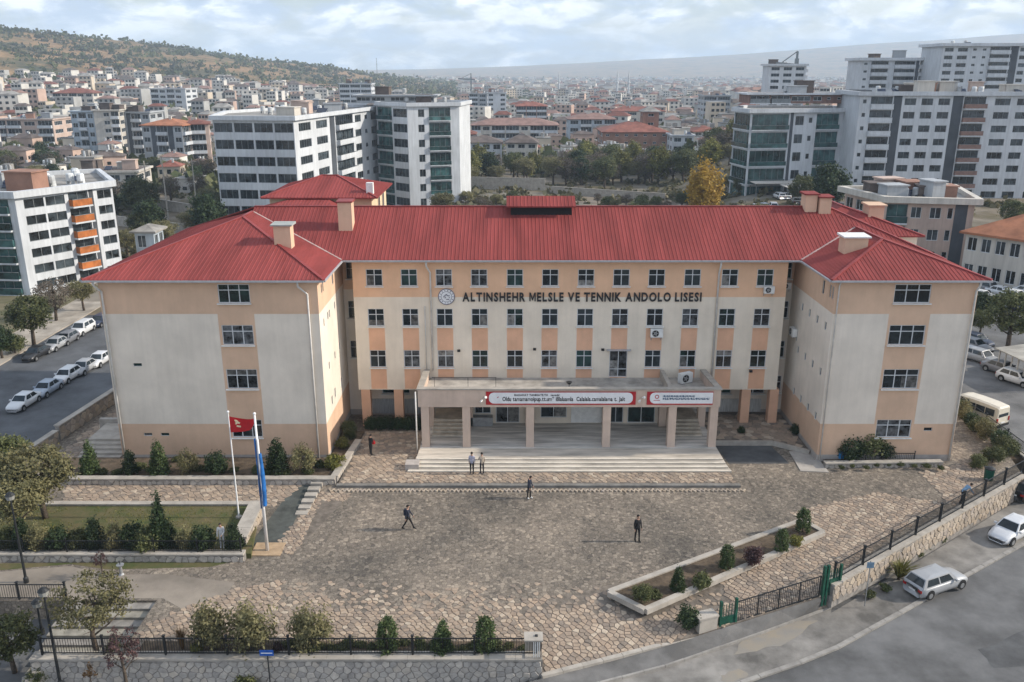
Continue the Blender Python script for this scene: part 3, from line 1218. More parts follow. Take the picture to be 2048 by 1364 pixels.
def window(parent, O, rz, w, h, cols=2, transom=.66, sill=True, inset=.10):
    """frame, pane and sill; O is the lower left corner on the wall face, rz turns the wall's run"""
    fr, pn, sl_ = win_meshes(w, h, cols, transom)
    n = Vector((math.sin(rz), -math.cos(rz), 0))
    loc = Vector(O) - n * inset
    o = link('window', fr, parent, loc, rz)
    link('pane', R.choice(pn), o)
    if sill:
        link('sill', sl_, o, (0, -inset, 0))
    if w > 1 and R.random() < .38:
        k = R.choice(['l', 'r', 't', 'b'])
        bk = ('blind', round(w, 2), round(h, 2), k)
        if bk not in _wm:
            mb = MB()
            a, b, c, d = {'l': (.06, w * .46, .06, h * .62), 'r': (w * .54, w - .06, .06, h * .62), 't': (.06, w - .06, h * .70, h - .06), 'b': (.06, w - .06, .06, h * .34)}[k]
            mb.box(a, b, -.019, -.0125, c, d)
            _wm[bk] = mb.data('blind', M_blind)
        link('blind', _wm[bk], o)
    return o


# --- main front over the porch
XL, XR = -12.4, 21.4
Z0 = 3.2
wx = [(p - 1024) / FPX * 67.3 for p in (747, 817, 887, 958, 1030, 1101, 1173, 1244, 1315, 1387, 1462, 1533)]
rows = [(11.80, 13.15), (8.55, 9.98), (5.10, 6.55)]
WW = 1.28
holes, cut_u = [], []
DOOR = 7
for i, x in enumerate(wx):
    for r, (a, b) in enumerate(rows):
        if r == 2 and i == DOOR:
            holes.append((x - XL - .72, x - XL + .72, 4.28 - Z0, 6.5 - Z0))
        else:
            holes.append((x - XL - WW / 2, x - XL + WW / 2, a - Z0, b - Z0))
TB = 10.92 - Z0


def front_col(u, v):
    if v > TB:
        return 0
    for x in wx:
        if abs(u + XL - x) < WW / 2 + .02 and (v + Z0 < 8.4) and not (6.68 < v + Z0 < 6.56):
            return 2
    return 1


mb = MB()
cu = []
for x in wx:
    cu += [round(x - XL - WW / 2, 4), round(x - XL + WW / 2, 4)]
facade(mb, (XL, YC, Z0), (1, 0, 0), XR - XL, ZE - Z0, holes, .16, cu, [TB, 8.38 - Z0, 6.70 - Z0, 4.93 - Z0, .06],
       lambda u, v: 1 if v < .06 else front_col(u, v))
facade(mb, (XL, YB, Z0), (0, -1, 0), YB - YC, ZE - Z0, [], .1, [], [TB], lambda u, v: 0 if v > TB else 1)
facade(mb, (XR, YC, Z0), (0, 1, 0), YB - YC, ZE - Z0, [], .1, [], [TB], lambda u, v: 0 if v > TB else 1)
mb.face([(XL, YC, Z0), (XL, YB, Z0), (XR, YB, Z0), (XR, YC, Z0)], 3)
mb.build('front_wall', [M_tan_lit, M_cream_lit, M_peach_lit, M_soffit], school)
for i, x in enumerate(wx):
    for r, (a, b) in enumerate(rows):
        if r == 2 and i == DOOR:
            o = window(school, (x - .72, YC, 4.28), 0, 1.44, 2.22, 2, .30, False)
            o.name = 'terrace_door'
            mb = MB()
            mb.box(x - .95, x + .95, YC - .35, YC, 6.58, 6.64)
            mb.build('door_hood', M_gutter, school)
        else:
            window(school, (x - WW / 2, YC, a), 0, WW, b - a)

# --- recessed wall behind, ground floor and the gaps beside the wings
mb = MB()
XA, XB = -13.65, 22.7
gw = [(-10.9, 2.3, 1.9, 1.25), (-7.9, 1.6, 1.9, 1.25), (16.7, 1.7, 1.9, 1.25), (19.3, 1.9, 1.9, 1.25)]     # ground floor windows x, w, z, h
YP = 65.05
pd = [(-3.0, 1.3, 1.5, 1.6), (-1.3, 1.9, .70, 2.5), (2.3, 2.1, 1.15, 2.0), (7.75, 1.2, .70, 2.5), (9.3, 2.2, .70, 2.5)]
strip = [(21.75, .8, z, h) for z, h in ((11.8, 1.35), (8.5, 1.45), (5.1, 1.45), (2.0, 1.5))]
stripl = [(-13.35, .7, z, h) for z, h in ((11.8, 1.35), (8.5, 1.45), (5.1, 1.45))]
hs = [(x - XA, x - XA + w, z, z + h) for x, w, z, h in gw + strip + stripl]
facade(mb, (XA, YB, 0), (1, 0, 0), XB - XA, ZE, hs, .12, [], [.5, 10.92], lambda u, v: 2 if v < .5 else (0 if v > 10.92 else 1))
mb.build('recessed_wall', [M_tan, M_cream, M_plinth], school)
for x, w, z, h in gw + strip + stripl:
    window(school, (x, YB, z), 0, w, h, 2 if w > 1 else 1, .62)
mb = MB()
facade(mb, (-3.9, YP, .6), (1, 0, 0), 16.3, 3.36, [(x + 3.9, x + 3.9 + w, z - .6, z - .6 + h) for x, w, z, h in pd], .12)
facade(mb, (-3.9, YB, .6), (0, -1, 0), YB - YP, 3.36, [])
facade(mb, (12.4, YP, .6), (0, 1, 0), YB - YP, 3.36, [])
mb.build('porch_wall', M_cream_lit, school)
for x, w, z, h in pd:
    o = window(school, (x, YP, z), 0, w, h, 2, .75, False)
    o.name = 'entrance_door' if z < 1 else 'porch_window'
mb = MB()
mb.box(-3.3, -1.55, YP - .75, YP - .1, .70, 1.45)
mb.build('porch_locker', M_metalgry, school)
mb = MB()
mb.box(4.75, 7.35, YP - .10, YP - .01, .75, 3.0)
mb.build('notice_board', M_trimw, school)
mb = MB()
mb.box(XL + .4, -7.2, YB - .09, YB - .012, .15, 1.45)
mb.build('tiled_dado', mat('dado_tile', (.40, .42, .43), .6, .2, 2, stretch=(6, 6, .5)), school)
mb = MB()
mb.box(16.0, XR - .4, YB - .09, YB - .012, .3, 1.45)
mb.build('tiled_dado', mat('dado_tile_pale', (.55, .55, .53), .6, .2, 2, stretch=(6, 6, .5)), school)
for x in (at_x(733, YC, 1.5), at_x(798, YC, 1.5), at_x(1490, YC, 1.5), at_x(1546, YC, 1.5)):
    mb = MB()
    mb.box(x - .36, x + .36, YC + .02, YC + .72, -.05, Z0 - .003)
    mb.build('column', M_peach, school)

# --- wings
wr = [(12.22, 13.58), (9.12, 10.60), (5.78, 7.28), (1.95, 3.35)]


def wing(x0, x1, wxa, wxb, name, side, smalls):
    mb = MB()
    hs = [(wxa - x0, wxb - x0, a, b) for a, b in wr] + [(a - x0, a - x0 + w, z, z + h) for a, w, z, h in smalls]
    ca, cb = wxa - x0 - .18, wxb - x0 + .18

    def fc(u, v):
        if v < .55:
            return 2
        return 0 if (v > 11.42 or v < 3.02 or ca < u < cb) else 1
    facade(mb, (x0, YW, 0), (1, 0, 0), x1 - x0, ZE, hs, .16, [ca, cb], [11.42, 3.02, .55], fc)
    band = lambda u, v: 2 if v < .55 else (0 if (v > 11.42 or v < 3.02) else 1)
    hl, hr = [], []
    if side == 'r':
        hr = [(1.1, 1.45, 12.6, 13.3), (1.6, 1.95, 12.6, 13.3), (5.0, 5.5, 12.3, 13.3), (1.2, 1.5, 10.1, 10.7), (2.6, 2.95, 10.2, 10.8), (3.2, 3.55, 10.2, 10.8), (5.2, 5.55, 10.3, 10.9),
              (2.0, 2.35, 6.5, 7.1), (4.2, 4.55, 6.6, 7.2), (6.2, 6.55, 6.7, 7.3), (2.2, 2.6, 3.6, 4.3), (3.4, 3.8, 3.7, 4.5), (6.0, 6.4, 3.6, 4.4)]
    else:
        hl = [(6.6, 7.05, 12.3, 13.3), (8.1, 8.4, 12.4, 13.3), (8.6, 8.9, 12.4, 13.3)] + [(2.6 + 1.75 * i, 2.98 + 1.75 * i, z, z + .6) for z in (9.9, 6.4, 2.9) for i in range(4)]
    facade(mb, (x1, YW, 0), (0, 1, 0), 80 - YW, ZE, hr, .14, [], [11.42, 3.02, .55], band)
    facade(mb, (x0, 80, 0), (0, -1, 0), 80 - YW, ZE, [(a + 80 - YB, b + 80 - YB, c, d) for a, b, c, d in hl], .14, [], [11.42, 3.02, .55], band)
    mb.build('wing_wall', [M_tan, M_cream, M_plinth], school)
    for a, b in wr:
        window(school, (wxa, YW, a), 0, wxb - wxa, b - a, 3, .68)
    for a, w, z, h in smalls:
        window(school, (a, YW, z), 0, w, h, 1, None, False)
    for a, b, c, d in hr:
        window(school, (x1, YW + a, c), math.pi / 2, b - a, d - c, 1, None, False)
    for a, b, c, d in hl:
        window(school, (x0, YB - a, c), -math.pi / 2, b - a, d - c, 1, None, False)


wing(-29.0, -13.65, -20.66, -18.42, 'wing', 'r', [(dp(267, 733, YW)[0], .62, dp(267, 733, YW)[1], .25), (dp(288, 871, YW)[0], .62, 2.05, .25), (dp(322, 871, YW)[0], .62, 2.05, .25)])
wing(22.7, 32.7, 26.85, 29.42, 'wing', 'l', [(dp(1848, 857, YW)[0], .62, 2.45, .28)])
mb = MB()          # rear block: closes the building to the north
facade(mb, (-29, 84, 0), (1, 0, 0), .01, .01, [])
mb.box(-13.6, 32.65, 72, 79.2, -1.2, ZE - .05)
mb.box(24.6, 35.6, 79.201, 86.6, -1.2, ZE - .06)
mb.box(32.651, 35.6, 75.6, 79.2, -1.2, ZE - .06)
mb.build('rear_wall', M_cream, school)

# --- roofs
ribmat = M_roof


def slope(parent, poly, name='roof_slope', rib=.30):
    """one roof plane: sheet with thickness and its raised ribs running down the fall"""
    pv_ = [Vector(p) for p in poly]
    n = (pv_[1] - pv_[0]).cross(pv_[2] - pv_[0])
    for i in range(1, len(pv_) - 1):
        c = (pv_[i] - pv_[0]).cross(pv_[i + 1] - pv_[0])
        if c.length > n.length:
            n = c
    n.normalize()
    if n.z < 0:
        pv_ = pv_[::-1]
        n = -n
    mb = MB()
    dn = Vector((0, 0, -.10))
    k = len(pv_)
    mb.mesh(pv_ + [p + dn for p in pv_], [tuple(range(k)), tuple(range(k, 2 * k))[::-1]] + [(i, k + i, k + (i + 1) % k, (i + 1) % k) for i in range(k)])
    o = mb.build(name, M_roof, parent)
    fall = Vector((n.x, n.y, 0))
    if fall.length < 1e-4 or not rib:
        return o
    fall.normalize()
    hor = Vector((-fall.y, fall.x, 0))
    fall3 = Vector((fall.x, fall.y, -(n.x * fall.x + n.y * fall.y) / n.z)).normalized()
    hs_ = [p.dot(hor) for p in pv_]
    mb = MB()
    h = math.floor(min(hs_) / rib) * rib + rib * .5
    while h < max(hs_):
        cr = []
        for i in range(k):
            a, b = pv_[i], pv_[(i + 1) % k]
            da, db = a.dot(hor) - h, b.dot(hor) - h
            if (da < 0) != (db < 0):
                cr.append(a + (b - a) * (da / (da - db)))
        cr.sort(key=lambda p: p.dot(fall))
        for q in range(0, len(cr) - 1, 2):
            a, b = cr[q], cr[q + 1]
            if (b - a).length > .15:
                a, b = a + fall3 * .03, b - fall3 * .01
                s = hor * .045
                t_ = hor * .018
                u = n * .028
                mb.mesh([a - s, a + s, a + t_ + u, a - t_ + u, b - s, b + s, b + t_ + u, b - t_ + u],
                        [(3, 2, 6, 7), (0, 3, 7, 4), (2, 1, 5, 6), (0, 1, 2, 3), (7, 6, 5, 4)])
        h += rib
    if mb.v:
        r = mb.build('ribs', M_roof, o)
        r['kind'] = 'stuff'
    return o


def cap_line(parent, a, b, w=.22):
    mb = MB()
    a, b = Vector(a), Vector(b)
    mb.bar(a + Vector((0, 0, .03)), b + Vector((0, 0, .03)), w, .09)
    mb.build('ridge_cap', M_ridge, parent)


ZA, YR_, ZR = 14.0, 72.4, 17.04
LA = (-21.4, 69.0, 16.74)
LV = (-21.4, 71.7, 16.74)
slope(school, [(-29.8, 58.75, ZA), (-13.05, 58.75, ZA), LA])
slope(school, [(-13.05, 58.75, ZA), (-13.05, 65.4, ZA), LV, LA])
slope(school, [(-29.8, 58.75, ZA), LA, LV, (-29.8, 79.4, ZA)])
RA = (27.7, 64.3, 15.82)
RV = (27.7, 69.6, 15.82)
slope(school, [(22.15, 58.75, ZA), (33.25, 58.75, ZA), RA])
slope(school, [(22.15, 58.75, ZA), RA, RV, (22.15, 65.4, ZA)])
slope(school, [(33.25, 58.75, ZA), (33.25, 65.4, ZA), RV, RA])
slope(school, [(-13.05, 65.4, ZA), (22.15, 65.4, ZA), RV, (26.2, YR_, ZR), (-21.4, YR_, ZR), LV])
slope(school, [RV, (33.25, 65.4, ZA), (26.2, YR_, ZR)])
slope(school, [(33.25, 65.4, ZA), (33.25, 79.4, ZA), (26.2, YR_, ZR)])
slope(school, [(-29.8, 79.4, ZA), (33.25, 79.4, ZA), (26.2, YR_, ZR), (-21.4, YR_, ZR)], rib=0)
slope(school, [(33.0, 75.3, ZA), (36.1, 75.3, ZA), (30.2, 79.5, 16.0)])          # low rear roofs
slope(school, [(36.1, 75.3, ZA), (36.1, 87, ZA), (30.2, 82.5, 16.0), (30.2, 79.5, 16.0)])
slope(school, [(24.3, 75.3, ZA - .02), (33.0, 75.3, ZA - .02), (30.2, 79.5, 16.0)], rib=0)
slope(school, [(24.3, 75.3, ZA), (30.2, 79.5, 16.0), (30.2, 82.5, 16.0), (24.3, 87, ZA)], rib=0)
for a, b in (((-29.8, 58.75, ZA), LA), ((-13.05, 58.75, ZA), LA), (LA, LV), ((-21.4, YR_, ZR), (26.2, YR_, ZR)), ((22.15, 58.75, ZA), RA), ((33.25, 58.75, ZA), RA),
             (RA, RV), ((33.25, 65.4, ZA), (26.2, YR_, ZR)), ((36.1, 75.3, ZA), (30.2, 79.5, 16.0)), ((30.2, 79.5, 16), (30.2, 82.5, 16))):
    cap_line(school, a, b)
M_valley = mat('valley_flashing', (.42, .30, .28), .6, .15, 1.5)
for a, b in (((-13.05, 65.4, ZA), LV), ((22.15, 65.4, ZA), RV)):
    mb = MB()
    mb.bar(Vector(a) + Vector((0, 0, .02)), Vector(b) + Vector((0, 0, .02)), .16, .05)
    mb.build('valley_flashing', M_valley, school)
# eaves: boards and gutters
for a, b in (((-29.8, 58.75), (-13.05, 58.75)), ((-13.05, 58.75), (-13.05, 65.4)), ((-13.05, 65.4), (22.15, 65.4)), ((22.15, 65.4), (22.15, 58.75)), ((22.15, 58.75), (33.25, 58.75)),
             ((33.25, 58.75), (33.25, 75.3)), ((-29.8, 58.75), (-29.8, 79.4))):
    mb = MB()
    d = Vector((b[0] - a[0], b[1] - a[1], 0)).normalized()
    nrm = Vector((d.y, -d.x, 0))
    if a[0] == -29.8 and b[0] == -29.8:
        nrm = Vector((-1, 0, 0))
    off = nrm * .05
    mb.bar(Vector((*a, ZA - .09)) + off, Vector((*b, ZA - .09)) + off, .12, .12)
    mb.build('gutter', M_gutter, school)
mb = MB()
zs_ = ZA - .14
mb.box(-29.7, -13.15, 58.85, 59.28, zs_ - .03, zs_)
mb.box(-13.6, -13.15, 59.29, 65.4, zs_ - .03, zs_)
mb.box(-13.6, 22.6, 65.5, 65.99, zs_ - .03, zs_)
mb.box(22.25, 22.68, 59.29, 65.49, zs_ - .03, zs_)
mb.box(22.25, 33.15, 58.85, 59.28, zs_ - .03, zs_)
mb.box(32.72, 33.15, 59.29, 75, zs_ - .03, zs_)
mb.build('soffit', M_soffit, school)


def chimney(x, y, z0, z1, w, d, capm=M_trimw, over=.18, pots=0):
    mb = MB()
    mb.box(x - w / 2, x + w / 2, y - d / 2, y + d / 2, z0, z1)
    o = mb.build('chimney', M_tan, school)
    mb = MB()
    mb.mesh([(x - w / 2 - over, y - d / 2 - over, z1 + .001), (x + w / 2 + over, y - d / 2 - over, z1 + .001), (x + w / 2 + over, y + d / 2 + over, z1 + .001), (x - w / 2 - over, y + d / 2 + over, z1 + .001),
             (x - w / 2 - over, y - d / 2 - over, z1 + .10), (x + w / 2 + over, y - d / 2 - over, z1 + .10), (x + w / 2 + over, y + d / 2 + over, z1 + .16), (x - w / 2 - over, y + d / 2 + over, z1 + .16)],
            [(3, 2, 1, 0), (4, 5, 6, 7), (0, 1, 5, 4), (1, 2, 6, 5), (2, 3, 7, 6), (3, 0, 4, 7)])
    mb.build('cap', capm, o)
    return o


chimney(-17.1, 64.6, 14.8, 16.85, 1.25, 1.0, mat('cap_grey', (.36, .38, .36), .8))
chimney(-13.3, 69.6, 15.0, 17.85, 1.1, 1.1, M_ridge, .10)
chimney(24.6, 72.2, 16.2, 18.1, .95, 1.2, M_roof, .15)
chimney(25.7, 71.9, 16.2, 17.9, .95, 1.1, M_roof, .15)
chimney(25.5, 64.2, 14.5, 16.05, 1.7, 1.25, M_trimw, .16)
chimney(32.7, 78.6, 13.8, 16.25, 1.35, 1.4, M_tan, .18)
# ridge monitor with louvres
mb = MB()
mb.box(-.1, 4.9, 71.2, 73.4, 16.2, 17.35)
mo = mb.build('roof_monitor', M_dark, school)
slope(mo, [(-.45, 70.75, 17.30), (5.2, 70.75, 17.30), (5.2, 72.4, 17.92), (-.45, 72.4, 17.92)], 'monitor_roof')
slope(mo, [(-.45, 74.0, 17.30), (5.2, 74.0, 17.30), (5.2, 72.4, 17.92), (-.45, 72.4, 17.92)], 'monitor_roof', rib=0)
# stair tower and its stepped roofs behind the west wing
mb = MB()
for (x0, x1, y0, y1, z0, z1) in ((-21.4, -12.4, 77, 86, 12, 17.2), (-22.0, -15.2, 72.9, 76.99, 12, 16.3)):
    mb.box(x0, x1, y0, y1, z0, z1)
tw = mb.build('stair_tower', mat('plaster_pale_yellow', (.70, .56, .38), .9, .08, .6, streak=.1), school)
for i in range(2):
    window(tw, (-12.4, 80.6 + i * 2.6, 15.0), math.pi / 2, .7, 1.7, 1, None, False, inset=-.06)
T0, T1, T2, T3 = (-22.0, 76.4, 17.2), (-11.8, 76.4, 17.2), (-11.8, 86.6, 17.2), (-22.0, 86.6, 17.2)
ta, tb = (-17.6, 81.5, 18.55), (-16.2, 81.5, 18.55)
slope(tw, [T0, T1, tb, ta], 'tower_roof')
slope(tw, [T1, T2, tb], 'tower_roof')
slope(tw, [T2, T3, ta, tb], 'tower_roof', rib=0)
slope(tw, [T3, T0, ta], 'tower_roof')
for a, b in ((T0, ta), (T1, tb), (ta, tb)):
    cap_line(tw, a, b, .18)
s0, s1 = (-22.7, 72.3, 16.25), (-14.6, 72.3, 16.25)
slope(tw, [s0, s1, (-16.2, 76.9, 17.1), (-19.2, 76.9, 17.1)], 'lower_roof')
slope(tw, [s1, (-14.6, 76.9, 16.25), (-16.2, 76.9, 17.1)], 'lower_roof')
slope(tw, [(-22.7, 76.9, 16.25), s0, (-19.2, 76.9, 17.1)], 'lower_roof')
mb = MB()
mb.box(-12.9, -12.3, 77.4, 78.0, 17.3, 18.35)
mb.build('vent', M_trimw, tw)


# --- rainwater pipes
def drain(pts, r=.075):
    mb = MB()
    mb.tube(pts, r, 8)
    o = mb.build('drainpipe', M_pipe, school, smooth=True)
    return o


drain([(-29.1, 58.8, 13.85), (-29.1, 58.85, 13.6), (-28.75, 59.15, 13.1), (-28.75, 59.15, .4)])
drain([(-14.9, 58.8, 13.85), (-14.9, 58.9, 13.5), (-14.35, 59.17, 12.9), (-14.35, 59.17, .35)])
drain([(-6.6, 65.45, 13.85), (-6.6, 65.5, 13.5), (-6.35, 65.88, 12.9), (-6.35, 65.88, 4.9)])
drain([(-6.85, 65.92, 10.2), (-6.85, 65.92, 4.9)], .04)
drain([(16.05, 65.45, 13.85), (16.05, 65.5, 13.5), (16.05, 65.88, 12.9), (16.05, 65.88, 3.2)])
drain([(32.55, 58.8, 13.85), (32.55, 58.85, 13.6), (32.5, 59.15, 13.1), (32.5, 59.15, .1)])
drain([(22.9, 58.9, 13.9), (22.9, 59.18, 13.5), (22.9, 59.18, .2)], .05)
drain([(-7.15, 60.2, 5.2), (-7.15, 60.2, .2)], .055)
mb = MB()
mb.bar((-6.35, 65.9, 12.0), (-6.35, 65.9, 12.1), .2, .2)

# --- porch
porch_steps = [(57.10, -7.55, 15.86), (57.52, -7.35, 15.7), (57.94, -7.2, 15.6), (58.36, -7.05, 15.5)]
for i, (y, xa, xb) in enumerate(porch_steps):
    mb = MB()
    za = TER + .125 * i
    mb.mesh([(xa, y, za - .02), (xb, y, za - .02), (15.45, 60.2, za - .02), (-6.95, 60.2, za - .02), (xa, y, za + .125), (xb, y, za + .125), (15.45, 60.2, za + .125), (-6.95, 60.2, za + .125)],
            [(4, 5, 6, 7), (0, 1, 5, 4), (1, 2, 6, 5), (2, 3, 7, 6), (3, 0, 4, 7)])
    o = mb.build('step', M_marble, school)
    nz_ = MB()                              # pale worn nosing
    nz_.box(xa + .02, xb - .02, y - .03, y + .10, za + .095, za + .132)
    nz_.build('nosing', M_trimw if i < 0 else mat('nosing_%d' % i, (.70, .64, .55), .6, .12, 1.5), o)
PZ = TER + .5
mb = MB()
mb.box(-6.95, 15.45, 60.19, YB - .0, -.05, PZ + .003)
fl = mb.build('porch_floor', M_marbled, school)
for j in range(9):                           # marble floor courses with open joints
    for i in range(8):
        mb = MB()
        x0, x1 = -6.85 + i * 2.77, -6.85 + (i + 1) * 2.77 - .02
        y0, y1 = 60.25 + j * .88, 60.25 + (j + 1) * .88 - .02
        mb.box(x0, x1, y0, y1, PZ, PZ + .018 + R.uniform(0, .006))
        mb.build('floor_slab', M_marbled, fl)
mb = MB()
mb.box(-7.75, -6.75, 57.4, 58.3, TER, PZ - .02)
mb.build('stair_cheek', M_plinth, school)
cols_x = [-6.5, -3.42, 1.36, 7.1, 12.0, 15.1]
for x in cols_x:
    mb = MB()
    mb.box(x - .29, x + .29, 60.35, 60.93, PZ + .026, 3.95)
    mb.build('column', M_peach if False else mat('column_plaster', (.60, .47, .385), .9, .07, .8, streak=.1) if x == cols_x[0] else MATS['column_plaster'], school)
M_colp = MATS['column_plaster']
for x, y in ((-6.5, 64.3), (-3.42, 64.3), (1.36, 64.3), (7.55, 64.3), (12.0, 64.3), (15.1, 64.3)):
    mb = MB()
    mb.box(x - .29, x + .29, y, y + .58, PZ + .026, 3.95)
    mb.build('column', M_colp, school)
mb = MB()
mb.box(-6.98, 15.48, 60.30, 60.62, 3.95, 5.32)
for xa, xb in ((-6.98, -6.66), (15.16, 15.48)):
    mb.mesh([(xa, 60.621, 3.95), (xb, 60.621, 3.95), (xb, 65.99, 3.95), (xa, 65.99, 3.95), (xa, 60.621, 5.32), (xb, 60.621, 5.32), (xb, 65.99, 4.85), (xa, 65.99, 4.85)],
            [(3, 2, 1, 0), (4, 5, 6, 7), (0, 1, 5, 4), (1, 2, 6, 5), (2, 3, 7, 6), (3, 0, 4, 7)])
mb.build('porch_parapet', M_colp, school)
mb = MB()
mb.box(-7.06, 15.56, 60.22, 60.70, 5.322, 5.42)
for xa, xb in ((-7.06, -6.58), (15.08, 15.56)):
    mb.bar(((xa + xb) / 2, 60.70, 5.37), ((xa + xb) / 2, 65.9, 4.92), .48, .10)
mb.build('coping', M_conclight, school)
mb = MB()
mb.box(-6.65, 15.15, 60.625, YB - .002, 3.96, 4.22)
mb.build('terrace_slab', M_terrac, school)
mb = MB()
mb.box(11.9, 12.2, 61.4, 65.9, 4.222, 4.9)
mb.build('terrace_divider', M_conclight, school)
# thin terrace rail at the west end
rl_ = MB()
rl_.bar((-6.2, 63.2, 5.25), (-1.2, 63.2, 5.25), .03, .03)
for x in (-6.0, -3.4, -1.25):
    rl_.bar((x, 63.2, 4.22), (x, 63.2, 5.25), .03, .03)
rl_.build('terrace_rail', M_metalblk, school)
# side flights inside the porch
for xa, xb in ((-6.2, -3.72), (12.3, 14.8)):
    for i in range(5):
        mb = MB()
        mb.box(xa, xb, 62.4 + i * .42, 62.4 + (i + 1) * .42 - .003 if i < 4 else 66.5, PZ + .027, PZ + .15 * (i + 1))
        mb.build('inner_step', mat('inner_step_%d%d' % (int(xa), i), (.50, .44, .36), .7, .2, 1.2), school)
# raised bed edge to the east of the porch
slab('east_side_bed', [(15.75, 62.3), (20.3, 62.3), (22.6, 60.6), (22.6, 68.4), (15.75, 68.4)], .26, -.1, M_bedding)
eb = struct('east_side_paving', None)
pave(eb, [([(15.9, 62.6), (20.3, 62.6), (22.4, 61.2), (22.4, 68.0), (15.9, 68.0)], .55, 77, None, .262, 1.2)], 60)
for a, b in (((15.75, 62.25), (20.3, 62.25)), ((20.35, 62.2), (22.6, 60.5))):
    mb = MB()
    mb.bar((*a, .17), (*b, .17), .25, .36)
    mb.build('edge_kerb', M_conclight, eb)
slab('dark_asphalt', [(16.1, 58.9), (20.6, 58.9), (20.1, 62.1), (15.8, 62.1)], .006, -.05, M_asph_and_shadow)
slab('entry_slab', [(21.0, 57.6), (23.0, 57.4), (23.0, 61), (21.2, 61)], .05, -.05, M_conc)
# side steps at the west flank
ws = thing('side_steps', 'concrete steps beside the west end of the building', 'steps', (-31.2, 59.6, 0))
for i in range(5):
    mb = MB()
    mb.box(-1.4, 1.8, i * .5, i * .5 + (.497 if i < 4 else 3.2), 0, .16 * (i + 1))
    mb.build('step', M_conclight, ws)
mb = MB()
mb.box(-2.0, 1.8, 5.22, 5.6, 0, 1.1)
mb.build('low_wall', M_conc, ws)


# ================================================================== signs on the school
def text_mesh(s, size, ext, m, name, offset=0.0):
    cu_ = bpy.data.curves.new(name, 'FONT')
    cu_.body = s
    cu_.size = size
    cu_.extrude = ext
    cu_.offset = offset
    cu_.resolution_u = 3
    ob = bpy.data.objects.new('tmp_text', cu_)
    COL.objects.link(ob)
    dg = bpy.context.evaluated_depsgraph_get()
    me_ = bpy.data.meshes.new_from_object(ob.evaluated_get(dg))
    me_.name = name
    bpy.data.objects.remove(ob)
    bpy.data.curves.remove(cu_)
    me_.materials.clear()
    me_.materials.append(m)
    return me_


def em_mesh(h, ext, m, name, t):
    """a bold capital M drawn as one outline"""
    w = h * .98
    o_ = [(0, 0), (t, 0), (t, h - t * 1.5), (w / 2 - t * .32, h * .10), (w / 2 + t * .32, h * .10), (w - t, h - t * 1.5), (w - t, 0), (w, 0), (w, h), (w - t * 1.25, h), (w / 2, h * .34), (t * 1.25, h), (0, h)]
    mb = MB()
    n = len(o_)
    mb.mesh([(x, y, ext) for x, y in o_] + [(x, y, -ext) for x, y in o_], [tuple(range(n))] + [(i, n + i, n + (i + 1) % n, (i + 1) % n) for i in range(n)])
    return mb.data(name, m)


def text_line(parent, s, x0, x1, y, z, size, m, ext=.03, offset=0.0, space=.10, gapw=.34, part='letter'):
    """single letters as parts, set to fill x0..x1; letters stand upright facing -Y"""
    cache = {}
    adv = []
    for ch in s:
        if ch == ' ':
            adv.append((None, 0, size * gapw))
            continue
        if ch not in cache:
            me_ = em_mesh(size * .70, ext, m, part, size * .125) if ch == 'M' else text_mesh(ch, size, ext, m, part, offset * (.35 if ch in 'MWmw' else 1))
            xs = [v.co.x for v in me_.vertices] or [0, .1]
            cache[ch] = (me_, min(xs), max(xs) - min(xs))
        me_, mn, w = cache[ch]
        adv.append((me_, mn, w + size * space))
    tot = sum(a[2] for a in adv)
    k = (x1 - x0) / tot
    x = x0
    for me_, mn, w in adv:
        if me_ is not None:
            o = link(part, me_, parent, (x - mn * k, y, z))
            o.rotation_euler = (math.pi / 2, 0, 0)
            o.scale = (k, 1, 1)
        x += w * k


L0 = dp(925, 602, YC)
L1 = dp(1405, 602, YC)
nm = thing('school_name', 'dark capital letters of the school name across the upper facade', 'sign', (L0[0], YC - .05, L0[1]))
text_line(nm, 'ALTINSHEHR MELSLE VE TENNIK ANDOLO LISESI', 0, L1[0] - L0[0], 0, 0, .98, M_letter, .04, .030, .15, .32)
ec = dp(893, 593, YC)
em = thing('school_emblem', 'round white emblem with ring and house mark before the school name', 'emblem', (ec[0], YC - .02, ec[1]))


def disc(r0, r1, y0, y1, n=40):
    mb = MB()
    for i in range(n):
        a, b = 2 * math.pi * i / n, 2 * math.pi * (i + 1) / n
        p = lambda r, t, y: (r * math.cos(t), y, r * math.sin(t))
        mb.face([p(r0, a, y0), p(r1, a, y0), p(r1, b, y0), p(r0, b, y0)] if r0 else [(0, y0, 0), p(r1, a, y0), p(r1, b, y0)])
        mb.face([p(r1, a, y0), p(r1, a, y1), p(r1, b, y1), p(r1, b, y0)])
    return mb


disc(0, .66, -.06, 0).build('disc', M_signw, em)
disc(.60, .655, -.068, -.06).build('rim', mat('emblem_ring', (.10, .09, .14), .6), em)
disc(.40, .43, -.066, -.06).build('inner_ring', MATS['emblem_ring'], em)
mb = MB()
for a, b in (((-.24, -.02), (.0, .2)), ((.0, .2), (.12, .06)), ((.12, .06), (.25, .12)), ((-.02, -.22), (.22, -.2)), ((-.12, -.12), (-.06, .0)), ((.2, -.1), (.24, .0))):
    mb.bar((a[0], -.067, a[1]), (b[0], -.067, b[1]), .05, .05, up=(0, 1, 0))
mb.build('house_mark', MATS['emblem_ring'], em)
for i in range(14):
    a = 2 * math.pi * i / 14
    mb = MB()
    mb.bar((.47 * math.cos(a), -.067, .47 * math.sin(a)), (.56 * math.cos(a), -.067, .56 * math.sin(a)), .05, .012, up=(0, 1, 0))
    mb.build('ring_letter', MATS['emblem_ring'], em)


